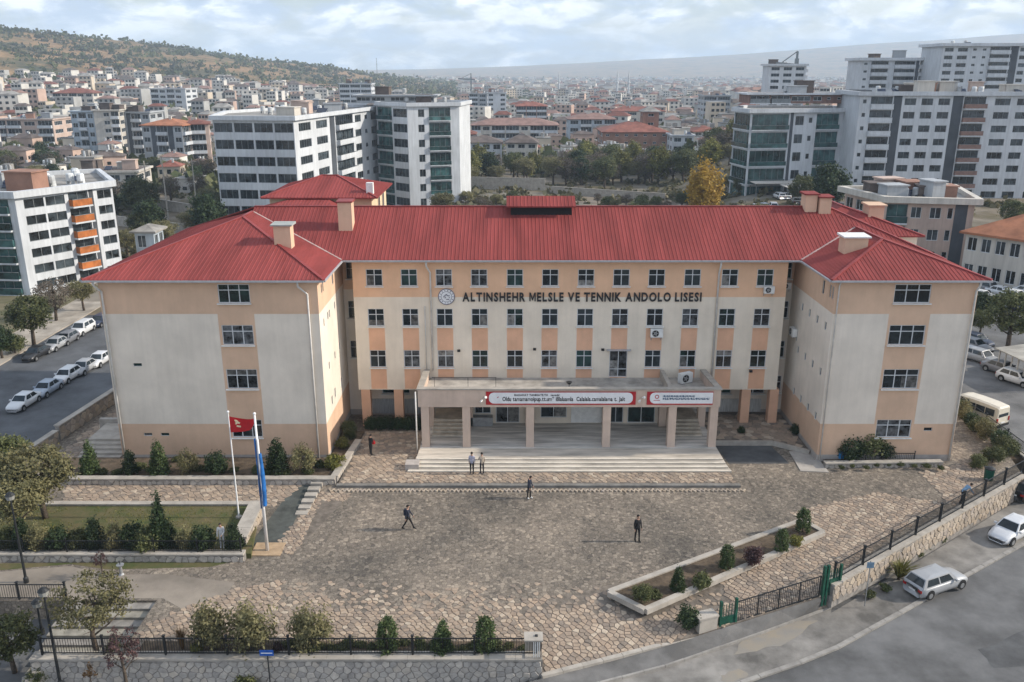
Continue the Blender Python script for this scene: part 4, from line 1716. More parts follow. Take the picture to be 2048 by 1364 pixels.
def banner(label, xa, xb, za, zb, ends=True):
    y = 60.27
    b = thing('banner', label, 'banner', (xa, y, za))
    w, h = xb - xa, zb - za
    mb = MB()
    mb.box(0, w, -.03, .02, 0, h)
    mb.build('red_panel', M_signr, b)
    pts = []
    x0, x1 = .22, (w - .22 if ends else w - .02)
    r = h * .36
    for cx, cz, a0 in ((x1 - r, h - .06 - r, 0), (x0 + r, h - .06 - r, 90), (x0 + r, .10 + r, 180), (x1 - r, .10 + r, 270)):
        for k in range(6):
            a = rad(a0 + 18 * k)
            rr = r if (ends or cx < w / 2) else .02
            cxx = cx if (ends or cx < w / 2) else x1 - .02
            czz = cz if (ends or cx < w / 2) else (h - .08 if cz > h / 2 else .12)
            pts.append((cxx + rr * math.cos(a), -.034, czz + rr * math.sin(a)))
    mb = MB()
    mb.face(pts)
    mb.build('white_field', M_signw, b)
    return b, w, h


ba, bb = dp(972, 809, 60.3), dp(1272, 783, 60.3)
b1, w1, h1 = banner('wide white banner with red rounded ends and two lines of lettering', ba[0], bb[0], ba[1], bb[1])
text_line(b1, 'Oldu tamamamoipup.tt.um* ißlaluamla  Calalala.camalalama t. Jalt', w1 * .11, w1 * .93, -.04, h1 * .30, .46, M_letter, .004, .012, .06)
text_line(b1, 'BAHAMAT TAMIMATE.TH   tamadd', w1 * .19, w1 * .49, -.04, h1 * .68, .22, M_letter, .004, .006, .06)
mb = MB()
mb.bar((w1 * .075, -.036, h1 * .55), (w1 * .085, -.036, h1 * .62), .05, .05)
mb.build('small_mark', M_signr, b1)
ba, bb = dp(1293, 809, 60.3), dp(1427, 783, 60.3)
b2, w2, h2 = banner('shorter white banner with red end and crest at the porch corner', ba[0], bb[0], ba[1], bb[1], False)
for z_, xa_, xb_, th_ in ((.60, .24, .72, .13), (.40, .24, .94, .10)):
    text_line(b2, 'MILMLILMILMMLILMLMILLIMLIMLMLI' if z_ > .5 else 'IMLILMIMLMLLIMLIMLMLMILLMIMLMLILMLI', w2 * xa_, w2 * xb_, -.04, h2 * z_, .20, mat('banner_text_%d' % int(z_ * 10), (.05, .10, .18), .6), .004, .012, .02)
disc(.10, .16, -.04, -.034, 20).build('crest', M_signr, b2, loc=(w2 * .15, 0, h2 * .62))
mb = MB()
mb.box(w2 * .10, w2 * .20, -.042, -.034, h2 * .33, h2 * .37)
mb.build('crest_base', M_signr, b2)


# ------------------------------------------------------------------ air conditioners, floodlights
def aircon(label, loc, rz=0.0, k=1.0):
    a = thing('air_conditioner', label, 'air conditioner', loc, rz, scale=k)
    mb = MB()
    mb.box(-.42, .42, -.34, 0, 0, .58)
    mb.build('case', M_trimw, a)
    ms = disc(.10, .23, -.352, -.342, 20)
    ms.build('fan_ring', M_black, a, loc=(-.1, 0, .29))
    mb = MB()
    for i in range(5):
        an = 2 * math.pi * i / 5
        mb.bar((-.1, -.348, .29), (-.1 + .2 * math.cos(an), -.348, .29 + .2 * math.sin(an)), .06, .01, up=(0, 1, 0))
    mb.build('fan_blades', M_metalgry, a)
    for x in (-.36, .32):
        mb = MB()
        mb.box(x, x + .04, -.36, .04, -.05, -.002)
        mb.box(x, x + .04, .0, .04, -.3, -.05)
        mb.build('bracket', M_metalgry, a)


p = dp(1312, 672, YC)
aircon('air conditioner below the middle floor window with open shutters', (p[0], YC - .04, p[1]), 0, 1.15)
p = dp(1536, 585, YC)
aircon('air conditioner under the last top floor window', (p[0], YC - .04, p[1]), 0, .95)
aircon('air conditioner in the shaded gap beside the east wing', (22.1, YB - .05, 11.0), 0, .95)
aircon('air conditioner on the inner side wall of the east wing', (22.66, 66.6, 7.6), -math.pi / 2, 1.1)
aircon('tall air conditioner standing on the porch terrace', (13.6, 65.0, 4.28), .5, 1.35)
for i, (x, z) in enumerate(((918, 700), (1069, 697), (1205, 698), (1500, 741))):
    p = dp(x, z, YC)
    l = thing('floodlight', ['small floodlight between the second and third lower windows', 'small floodlight near the middle of the facade', 'small floodlight beside the terrace door', 'small floodlight low on the east facade'][i], 'floodlight', (p[0], YC, p[1]))
    mb = MB()
    mb.bar((0, 0, 0), (0, -.22, .04), .04, .04)
    mb.build('arm', M_metalblk, l)
    mb = MB()
    mb.box(-.12, .12, -.34, -.2, -.06, .12)
    mb.build('lamp_head', M_metalblk, l)
for i, (x, lb) in enumerate(((967, 'white spotlight pair left of the wide banner'), (1282, 'white spotlight pair between the two banners'))):
    p = dp(x, 795, 60.3)
    l = thing('spotlight', lb, 'spotlight', (p[0], 60.3, p[1]))
    mb = MB()
    mb.bar((0, 0, 0), (0, -.3, .05), .05, .05)
    mb.build('arm', M_metalgry, l)
    for s in (-1, 1):
        mb = MB()
        mb.tube([(s * .08, -.25, .1 * s), (s * .2, -.42, .18 * s)], [.05, .10], 8)
        mb.build('lamp_head', M_trimw, l)
bs = thing('satellite_dish', 'small dark bowl lamp on the porch terrace edge', 'lamp', (at_x(1138, 62.5, 4.5), 62.5, 4.22))
mb = MB()
mb.tube([(0, 0, 0), (0, 0, .75)], .025, 6)
mb.build('pole', M_metalblk, bs)
mb = MB()
mb.lathe([(.03, .72), (.12, .76), (.22, .9), (.24, .92)], 12)
mb.build('bowl', M_metalblk, bs)
# ================================================================== the town
M_white = mat('render_white', (.58, .605, .635), .85, .08, .15, streak=.18)
M_whitew = mat('render_warm_white', (.57, .535, .48), .85, .09, .15, streak=.18)
M_grey = mat('render_grey', (.40, .42, .44), .85, .1, .15, streak=.15)
M_slate = mat('cladding_slate', (.075, .085, .10), .6, .2, .2, streak=.1)
M_blueg = mat('render_blue_grey', (.42, .48, .54), .85, .1, .15, streak=.15)
M_pink = mat('render_pink', (.52, .40, .34), .85, .1, .2, streak=.15)
M_brick = mat('facade_brick', (.30, .17, .125), .9, .15, .4)
M_brown = mat('balcony_brown', (.24, .15, .125), .8, .15, 1)
M_orange = mat('balcony_orange', (.42, .135, .035), .7, .25, .8)
M_flat = mat('flat_roof', (.30, .285, .265), .95, .3, .25, detail=8)
M_dkroof = mat('roof_dark_tile', (.13, .105, .095), .9, .25, .4)
M_tile = mat('roof_tile_red', (.22, .085, .062), .85, .25, .35, objvar=.25)
M_tilep = mat('roof_tile_pink', (.25, .155, .13), .85, .2, .35)
M_tileo = mat('roof_tile_orange', (.36, .15, .08), .85, .2, .5)
M_fglass = glass('far_glass', (.035, .045, .052), .12, .6, .6, .6)
M_gglass = glass('balcony_glass', (.035, .085, .085), .12, .5, .5, .5)
M_recess = mat('loggia_shadow', (.10, .11, .12), .8, .3, .6)
M_rail = mat('rail_grey', (.20, .22, .23), .6, .2, 2)
M_tank = mat('water_tank', (.55, .57, .58), .6, .2, 1, objvar=.3)
M_solar = mat('solar_panel', (.03, .04, .07), .2, .3, 2)
_bw = {}


def bwin(w, h, gm, cols, fm=M_frame):
    key = (round(w, 1), round(h, 1), gm.name, cols, fm.name)
    if key not in _bw:
        w, h = key[0], key[1]
        mb = MB()
        mb.box(0, w, -.01, .05, 0, h, 1)
        f = .08
        for a, b, c, d in ((0, w, 0, f), (0, w, h - f, h), (0, f, f, h - f), (w - f, w, f, h - f)):
            mb.box(a, b, -.06, -.012, c, d, 0)
        for i in range(1, cols):
            mb.box(w * i / cols - f * .4, w * i / cols + f * .4, -.055, -.012, f, h - f, 0)
        _bw[key] = mb.data('window', [fm, gm])
    return _bw[key]


_bb = {}


def balc(w, h, m, dep=1.0, glassy=False, slabm=None):
    key = (round(w, 1), m.name, round(dep, 1))
    if key not in _bb:
        w = key[0]
        mb = MB()
        mb.box(-.05, w + .05, -dep, .9, -.22, 0, 1)
        mb.box(0, w, -dep + .05, -dep + .11, .02, .95, 0)
        mb.box(0, .06, -dep + .11, 0, .02, .95, 0)
        mb.box(w - .06, w, -dep + .11, 0, .02, .95, 0)
        mb.box(-.02, w + .02, -dep + .02, -dep + .14, .952, 1.02, 2)
        _bb[key] = mb.data('balcony', [m, slabm or M_white, M_rail])
    return _bb[key]


def block(name, label, pts, z0, z1, floors, specs, wall=M_white, cat='apartment block', roof='flat', roofm=None, over=.5, group=None, base=0.0, dark=M_slate,
          bal=M_rail, gm=M_fglass, frame=M_frame, clutter=6, seed=1, parapet=.9, frieze=None):
    """a building on a footprint walked with the outside to the right; specs gives the columns of each seen face"""
    rg = random.Random(seed)
    o0 = pts[0]
    root = thing(name, label, cat, (o0[0], o0[1], z0), 0, group)
    P = [Vector((p[0] - o0[0], p[1] - o0[1], 0)) for p in pts]
    H_ = z1 - z0
    fh = (H_ - base) / floors
    wl_ = MB()
    for i in range(len(P)):
        a, b = P[i], P[(i + 1) % len(P)]
        ln = (b - a).length
        u = (b - a).normalized()
        rz = math.atan2(u.y, u.x)
        n = u.cross(Vector((0, 0, 1)))
        sp = specs[i] if i < len(specs) else None
        if not sp:
            facade(wl_, a, u, ln, H_, [])
            continue
        cols = [(c[0], float(c[1:])) for c in sp.split()]
        tot = sum(c[1] for c in cols)
        x = 0.0
        holes, zones, todo = [], [], []
        for ty, w in cols:
            w = w / tot * ln
            zones.append((x, x + w, ty))
            for f in range(floors):
                zf_ = base + f * fh
                if ty == 'w':
                    hh = (x + w * .16, x + w * .84, zf_ + fh * .30, zf_ + fh * .80)
                elif ty == 'g':
                    hh = (x + w * .04, x + w * .96, zf_ + fh * .28, zf_ + fh * .84)
                elif ty == 'n':
                    hh = (x + w * .32, x + w * .68, zf_ + fh * .42, zf_ + fh * .72)
                elif ty in 'borq':
                    hh = (x + w * .04, x + w * .96, zf_ + fh * .07, zf_ + fh * .92)
                else:
                    continue
                holes.append(hh)
                todo.append((ty, hh))
            x += w
        mf = lambda uu, vv, zones=zones: next((1 if t == 'd' else 0 for p, q, t in zones if p <= uu <= q), 0)
        facade(wl_, a, u, ln, H_, holes, .25, [z[0] for z in zones if 0 < z[0] < ln], [], mf)
        for ty, (p, q, c, d) in todo:
            pos = a + u * p + Vector((0, 0, c))
            if ty in 'borq':
                g_ = M_gglass if ty in 'q' else gm
                o = link('window', bwin(q - p, d - c, g_, max(2, round((q - p) / 1.4)), frame if ty != 'q' else M_rail), root, pos - n * (.22 if ty in 'q' else .24), rz)
                bm_ = {'b': bal, 'o': M_orange, 'r': M_brown, 'q': M_gglass}[ty]
                link('balcony', balc(q - p, 1, bm_, 1.0 if ty != 'q' else .5), root, pos, rz)
            else:
                link('window', bwin(q - p, d - c, gm, 1 if (q - p) < 1.0 else max(2, round((q - p) / 1.3)), frame), root, pos - n * .16, rz)
    wl_.build('wall', [wall, dark], root)
    # roof
    C = sum(P, Vector()) / len(P)
    if roof == 'flat':
        out = []
        for i in range(len(P)):
            pa, pb, pc = P[i - 1], P[i], P[(i + 1) % len(P)]
            n1 = (pb - pa).normalized().cross(Vector((0, 0, 1)))
            n2 = (pc - pb).normalized().cross(Vector((0, 0, 1)))
            k = (n1 + n2)
            k = k / max(.5, k.dot(n1)) * over
            out.append((pb + k))
        mb = MB()
        nn = len(out)
        inn = [p + (C - p).normalized() * (over + .35) for p in out]
        v = [(p.x, p.y, H_ + .002) for p in out] + [(p.x, p.y, H_ + parapet) for p in out] + [(p.x, p.y, H_ + parapet) for p in inn] + [(p.x, p.y, H_ + .25) for p in inn]
        fc = [tuple(range(nn))[::-1]]
        for i in range(nn):
            j = (i + 1) % nn
            fc += [(i, j, nn + j, nn + i), (nn + i, nn + j, 2 * nn + j, 2 * nn + i), (2 * nn + i, 2 * nn + j, 3 * nn + j, 3 * nn + i)]
        mb.mesh(v, fc, 0)
        mb.face([(p.x, p.y, H_ + .25) for p in inn], 1)
        mb.build('roof', [frieze or wall, roofm or M_flat], root)
        for c in range(clutter):
            s, t = rg.uniform(.1, .9), rg.uniform(.1, .75)
            k4 = P if len(P) == 4 else [P[1], P[2], P[3], P[4]]
            q = k4[0].lerp(k4[1], s).lerp(k4[3].lerp(k4[2], s), t)
            q = q.lerp(C, .12)
            kd = rg.random()
            mb = MB()
            if kd < .3:
                w, d, h = rg.uniform(2, 4.5), rg.uniform(2, 3.5), rg.uniform(1.6, 2.8)
                mb.box(-w / 2, w / 2, -d / 2, d / 2, 0, h)
                mb.box(-w / 2 - .2, w / 2 + .2, -d / 2 - .2, d / 2 + .2, h + .002, h + .2)
                nm_, mm = 'roof_hut', rg.choice([M_whitew, M_grey, M_brick, M_pink, M_dkroof])
            elif kd < .7:
                mb.lathe([(.5, .5), (.55, .55), (.55, 1.5), (.4, 1.65)], 10)
                for sx in (-.4, .4):
                    mb.box(sx - .04, sx + .04, -.4, .4, 0, .5)
                nm_, mm = 'water_tank', M_tank
            else:
                mb.mesh([(-.9, -.7, .2), (.9, -.7, .2), (.9, .7, 1.1), (-.9, .7, 1.1), (-.9, -.7, .12), (.9, -.7, .12), (.9, .7, 1.02), (-.9, .7, 1.02)],
                        [(0, 1, 2, 3), (7, 6, 5, 4), (0, 4, 5, 1), (1, 5, 6, 2), (2, 6, 7, 3), (3, 7, 4, 0)])
                mb.box(-.8, -.74, .5, .56, 0, .9)
                mb.box(.74, .8, .5, .56, 0, .9)
                nm_, mm = 'solar_panel', M_solar
            mb.build(nm_, mm, root, loc=(q.x, q.y, H_ + .25), rz=rg.uniform(-.3, .3))
    else:
        mb = MB()
        out = []
        for i in range(4):
            pa, pb, pc = P[i - 1], P[i], P[(i + 1) % 4]
            n1 = (pb - pa).normalized().cross(Vector((0, 0, 1)))
            n2 = (pc - pb).normalized().cross(Vector((0, 0, 1)))
            out.append(pb + (n1 + n2) * over)
        e1, e2 = (out[1] - out[0]).length, (out[2] - out[1]).length
        rise = min(e1, e2) * .5 * (roof if isinstance(roof, float) else .42)
        if e1 >= e2:
            m1, m2 = (out[0] + out[3]) / 2, (out[1] + out[2]) / 2
            d = (m2 - m1).normalized() * e2 * .5
            r1, r2 = m1 + d, m2 - d
            fcs = [(0, 1, 5, 4), (1, 2, 5), (2, 3, 4, 5), (3, 0, 4)]
        else:
            m1, m2 = (out[0] + out[1]) / 2, (out[2] + out[3]) / 2
            d = (m2 - m1).normalized() * e1 * .5
            r1, r2 = m1 + d, m2 - d
            fcs = [(0, 1, 4), (1, 2, 5, 4), (2, 3, 5), (3, 0, 4, 5)]
        v = [(p.x, p.y, H_) for p in out] + [(r1.x, r1.y, H_ + rise), (r2.x, r2.y, H_ + rise)] + [(p.x, p.y, H_ - .3) for p in out]
        mb.mesh(v, fcs + [(6, 7, 1, 0), (7, 8, 2, 1), (8, 9, 3, 2), (9, 6, 0, 3), (9, 8, 7, 6)])
        mb.build('roof', roofm or M_tile, root)
        if clutter:
            for c in range(min(clutter, 3)):
                q = r1.lerp(r2, rg.random()) + Vector((rg.uniform(-2, 2), -rg.uniform(.5, 1.5), 0))
                mb = MB()
                mb.box(-.45, .45, -.4, .4, H_ + rise * .3, H_ + rise + .7)
                mb.build('chimney', M_whitew, root, loc=(q.x, q.y, 0))
    return root


def Yz(y, z):
    """distance at which height z shows at picture row y"""
    return (CAM_H - z) / math.tan(PITCH + math.atan((y - 682) / FPX))


def rect(A, B, depth):
    A, B = Vector(A), Vector(B)
    u = (B - A).normalized()
    n = Vector((-u.y, u.x)) * depth
    return [tuple(A), tuple(B), tuple(B + n), tuple(A + n)]


# --- white block with orange balconies by the side street
A_ = gp(62, 592, -2.4)
zt = dp(27, 383, A_[1])[1]
yb_ = Yz(360, zt)
B_ = (at_x(222, yb_, zt), yb_)
PL = (A_[0] - 16, A_[1] + 1.5)
block('apartment_block', 'white block with stacked orange balconies by the side street', [PL, A_, B_, (B_[0] - 9, B_[1] + 15), (PL[0] - 3, PL[1] + 16)], -2.4, zt - .9, 6,
      ['s.4 q3 q3 s.3', 's.5 g1.5 g1.5 s.15 o1.6 d.35 s.25 g1.2 s.1', 's1 w1 w1 w1 s1'], M_white, bal=M_rail, gm=M_fglass, frame=M_rail, clutter=14, seed=4, over=.6)

# --- twin grey and white blocks beyond the west wing
zt = dp(586, 232, 185)[1]
c_ = (at_x(586, 185, zt), 185)
l_ = (at_x(424, 187, zt), 187)
ry = Yz(211, zt)
r_ = (at_x(757, ry, zt), ry)
block('apartment_block', 'broad pale block with dark ribbon windows behind the red stair tower', [l_, c_, r_, (r_[0] - 14, r_[1] + 10), (l_[0] - 4, l_[1] + 22)], -6.5, zt - .9, 7,
      ['g1.25 g1.25 g1.25 g1.25', 's.15 w1.5 w1.5 d.5 b2 w1 n.9 w1 s.2'], M_white, gm=M_fglass, frame=M_rail, bal=M_white, clutter=26, seed=5, over=.7)
zt = dp(835, 205, 226)[1]
l_, c_, r_ = (at_x(752, 232, zt), 232), (at_x(814, 224, zt), 224), (at_x(918, 228, zt), 228)
block('apartment_block', 'tall white block with green glass balconies behind the school roof', [l_, c_, r_, (r_[0] + 2, r_[1] + 16), (l_[0] + 2, l_[1] + 14)], -7, zt - .9, 7,
      ['q1.2 g1.1', 's1 w1 s.25 q2.6 s.9'], M_white, gm=M_fglass, frame=M_rail, clutter=3, seed=6, over=.5)
zt = dp(780, 190, 236)[1]
l_, r_ = (at_x(712, 236, zt), 236), (at_x(868, 236, zt), 236)
block('roof_storey', 'set back glazed roof storey on the tall white block', rect(l_, r_, 9), dp(780, 206, 236)[1], zt - .3, 1, ['g1 g1 s.3 g1 g1 g1'], M_grey, gm=M_fglass, clutter=2, seed=8, over=1.0, parapet=.35)

# --- white blocks on the east side
zt = dp(1600, 219, 208)[1]
l_, c_, r_ = (at_x(1470, 216, zt), 216), (at_x(1503, 207, zt), 207), (at_x(1692, 211, zt), 211)
block('apartment_block', 'white block with curved green glazed balconies left of the tall east block', [l_, c_, r_, (r_[0] + 2, r_[1] + 14), (l_[0] + 6, l_[1] + 12)], tz(l_[0], 212) - 1, zt - .7, 5,
      ['q1', 'q3.2 d.25 w1 n.8 q2 s.4'], M_white, gm=M_fglass, frame=M_rail, clutter=0, seed=9, over=.8)
zt = dp(1600, 186, 214)[1]
l_, r_ = (at_x(1500, 213.5, zt), 213.5), (at_x(1690, 214, zt), 214)
block('roof_storey', 'brown set back roof storey on the curved balcony block', rect(l_, r_, 9), dp(1600, 207, 214)[1], zt - .4, 1, ['b1 b1 g1 w.6 n.5 n.5'], M_brown, bal=M_rail, gm=M_fglass, clutter=5, seed=10, over=.9, parapet=.4, frieze=M_white)
zt = dp(1900, 183, 200)[1]
l_, r_ = (at_x(1722, 201, zt), 201), (at_x(2110, 199, zt), 199)
block('apartment_block', 'tall white block with dark vertical stripes and brown balconies on the east side', rect(l_, r_, 16), tz(60, 205) - 1, zt - .9, 8,
      ['n.9 b2.1 d.75 w1.5 w1.5 w1.5 d.9 r2.1 s.4 w2 w1.6 s.3 w1.5'], M_white, gm=M_fglass, frame=M_rail, bal=M_white, clutter=26, seed=11, over=.6)
block('link_tower', 'narrow dark stair link between the two east white blocks', rect((at_x(1690, 215, 8), 215), (at_x(1724, 214, 8), 214), 9), tz(60, 215) - 1, dp(1700, 188, 215)[1], 7, ['b1'], M_slate, clutter=0, bal=M_rail, cat='stair tower')
for (xl, xr, yt, yb, Y, fl, sp, lb, sd_, sr) in (
        (1540, 1612, 128, 190, 395, 5, 'w1 w1 w1', 'small white block with crane mast standing above the curved balcony block', 12, 'b1 b1'),
        (1724, 1838, 116, 190, 300, 5, 'n.8 b1.6 s.4 b1.9 d.3', 'white block between the small block and the hilltop block', 13, 'b1 b1'),
        (1888, 2075, 87, 190, 285, 7, 'w1.3 w1.5 n1 n1 b2.2 d.8 w1 w1', 'long white hilltop block rising behind the striped east block', 14, None)):
    zt = dp(xl, yt, Y)[1]
    zb = dp(xl, yb, Y)[1]
    l_, r_ = (at_x(xl, Y, zt), Y), (at_x(xr, Y, zt), Y - 1)
    block('apartment_block', lb, rect(l_, r_, 14 if sr else 16), zb - 6, zt - .8, fl + 2, [sp, sr], M_white, gm=M_fglass, frame=M_rail, bal=M_white, clutter=3, seed=sd_, over=.9)

# --- low buildings right behind the east wing
zt = dp(1850, 395, 131)[1]
l_, r_ = (at_x(1775, 132, zt), 132), (at_x(1952, 129.5, zt), 129.5)
block('shop_building', 'low tan apartment house with flat cluttered roof behind the east wing', [(at_x(1692, Yz(374, zt), zt), Yz(374, zt)), l_, r_, (r_[0] + 4, Yz(374, zt) + 2)], -1.3, zt - .8, 3,
      ['w1 w1 w1 w1', 'q2.2 w1.5 s.3 w1.6 s.2 w.8 d1.2 s.6', 'w1 w1 w1'], M_pink, gm=M_fglass, clutter=30, seed=15, over=.9, cat='apartment house', frieze=M_whitew)
zt = dp(2000, 470, 118)[1]
l_, r_ = (at_x(1934, 121, zt), 121), (at_x(2110, 112, zt), 112)
block('town_house', 'two storey stone house with orange tiled roof at the east edge', rect(l_, r_, 15), -1.3, zt, 2, ['w1 w1 w1 w1 w1 w1', 'w1 w1'], M_whitew, gm=M_fglass, roof=.45, roofm=M_tileo, clutter=1, seed=16, over=.7, cat='house')
# --- buildings of the middle distance
mids = [
    # xl, xr, ytop, ybase, Y, depth, turn, floors, spec, side, wall, roof, roofmat, label
    (140, 186, 224, 302, 345, 16, .0, 5, 'w1 b1.2 w1', 'w1 n1 w1', M_blueg, 'flat', M_flat, 'blue grey apartment house left of the red roofed pair'),
    (186, 234, 222, 300, 344, 15, .12, 5, 's1 w1 b1', None, M_whitew, 'flat', M_dkroof, 'narrow white apartment house with dark roof beside the blue grey one'),
    (234, 298, 226, 304, 352, 14, .0, 5, 'w1 d.5 b1.2 w1', None, M_grey, 'flat', M_flat, 'grey apartment house with dark balcony strip below the hill'),
    (282, 366, 250, 318, 318, 14, -.10, 5, 'w1 d.6 b1.3 d.6 w1', 'b1 w1', M_grey, .28, M_tileo, 'grey apartment house with low orange roof near the terraces'),
    (366, 412, 248, 316, 322, 13, .30, 5, 's.8 b2 s.4', None, M_pink, .28, M_tile, 'pale pink house end with balconies next to the terraces'),
    (104, 182, 186, 222, 560, 18, .08, 4, 'b1 w1 b1 w1 w1', None, M_whitew, .3, M_tile, 'white house with brown roof on the lower hillside'),
    (300, 372, 178, 214, 590, 18, -.08, 5, 'b1 w1 b1 w1 s.4', None, M_white, 'flat', M_tilep, 'white balcony house in the middle of the hillside town'),
    (-20, 104, 240, 290, 380, 20, .0, 4, 'b1 b1 w1 b1', None, M_pink, 'flat', M_flat, 'low flat roofed terraces at the west edge of town'),
    (678, 742, 168, 196, 620, 16, .0, 5, 'g1 g1 g1', None, M_white, 'flat', M_flat, 'white office block with long dark windows behind the twin blocks'),
    (942, 1116, 250, 290, 395, 18, -.02, 3, 'b1 w1 b1.4 b1.4 w1 b1.4 b1.4', None, M_whitew, .28, M_tilep, 'long three storey row with pinkish roof behind the trees'),
    (1137, 1232, 238, 272, 430, 16, .0, 3, 'w1 b1 w1 b1', None, M_blueg, .3, M_tilep, 'pale blue house with mauve roof right of the long row'),
    (1206, 1338, 264, 300, 365, 24, .0, 3, 'n1 n1 n1 n1 n1 n1 n1', None, M_brick, .30, M_tile, 'broad brick building with red roof among the trees'),
    (1388, 1440, 263, 300, 360, 14, .0, 3, 'w1 w1 w1', None, M_whitew, .35, M_tile, 'white house with red hipped roof left of the curved balcony block'),
    (1440, 1472, 262, 300, 358, 12, .0, 3, 'w1 w1', None, M_pink, .35, M_tilep, 'orange plastered house end beside the white red roofed house'),
    (1032, 1094, 212, 232, 520, 16, .0, 3, 'b1 b1 b1', None, M_brick, .3, M_tile, 'orange red balcony house above the long row'),
    (975, 1012, 186, 224, 640, 14, .0, 5, 'w1 s.8 w1', None, M_white, 'flat', M_tile, 'slim white tower house in the middle of town'),
    (938, 974, 188, 224, 660, 14, .0, 5, 'b1 w1', None, M_grey, 'flat', M_flat, 'grey tower house left of the slim white one'),
    (1408, 1462, 192, 226, 520, 16, .0, 5, 'g1 g1', None, M_grey, 'flat', M_flat, 'grey office block with ribbon windows far east of town'),
    (920, 1004, 285, 308, 325, 12, .05, 2, 'w1 w1 w1 w1', None, M_white, .35, M_dkroof, 'white row of cottages with dark roof behind the pale wall'),
    (1012, 1074, 285, 308, 318, 12, -.05, 2, 'w1 w1 w1', None, M_whitew, .5, M_dkroof, 'white cottage with dark hipped roof right of the cottage row'),
    (1345, 1388, 272, 300, 352, 12, .0, 2, 'w1 w1', None, M_white, 'flat', M_flat, 'flat roofed white house between brick building and red hip'),
    (918, 950, 268, 292, 360, 12, .0, 2, 'w1 w1', None, M_whitew, .35, M_tile, 'small house with red roof tucked beside the tall white block'),
    (1225, 1330, 222, 240, 520, 14, .0, 2, 'w1 w1 w1 w1', None, M_whitew, .3, M_tile, 'low pale house with bright red roof behind the brick building'),
    (150, 270, 346, 378, 235, 12, .1, 2, 'w1 n1 w1 w1', None, M_whitew, 'flat', M_dkroof, 'cream two storey shed row behind the orange balcony block'),
    (268, 306, 462, 486, 140, 4, .0, 1, 'w1 s.5', None, M_blueg, .4, M_flat, 'small blue site hut below the terraces'),
]
OCC = []
for i, (xl, xr, yt, yb, Y, dpt, tn, fl, sp, sd_, wm_, rf, rm_, lb) in enumerate(mids):
    zt, zb = dp(xl, yt, Y)[1], dp(xl, yb, Y)[1]
    xa, xb = at_x(xl, Y, zt), at_x(xr, Y, zt)
    zb = min(zb, tz((xa + xb) / 2, Y)) - 2
    w = xb - xa
    A_, B_ = (xa, Y), (xa + w, Y + math.tan(tn) * w)
    fl = max(1, round((zt - zb) / 3.2))
    block('town_house' if fl < 4 else 'apartment_block', lb, rect(A_, B_, dpt), zb, zt, fl, [sp, sd_ or ('w1 w1' if xl < 1024 else None), None, 'w1 w1' if xl > 1024 else None], wm_, gm=M_fglass, roof=rf, roofm=rm_,
          clutter=7 if rf == 'flat' else (0 if xr - xl < 45 else 2), seed=40 + i, over=.6, bal=M_white, cat='house' if fl < 4 else 'apartment block', parapet=.5)
    OCC.append((xa - 6, xb + 6, Y - 6, Y + dpt + 8))
# tower of the brick building
zt = dp(1300, 232, 378)[1]
block('brick_tower', 'square brick tower with grey cap over the broad brick building', rect((at_x(1286, 376, zt), 376), (at_x(1318, 376, zt), 376), 8), tz(55, 376), zt + 2, 5, ['n1', 'n1', None, 'n1'], M_brick, roof=.5, roofm=M_flat, clutter=0, seed=80, over=.8, cat='tower')
OCC += [(-95, -15, 175, 250), (55, 170, 190, 235), (100, 260, 270, 420), (-130, -60, 105, 150), (-40, 120, 200, 300)]

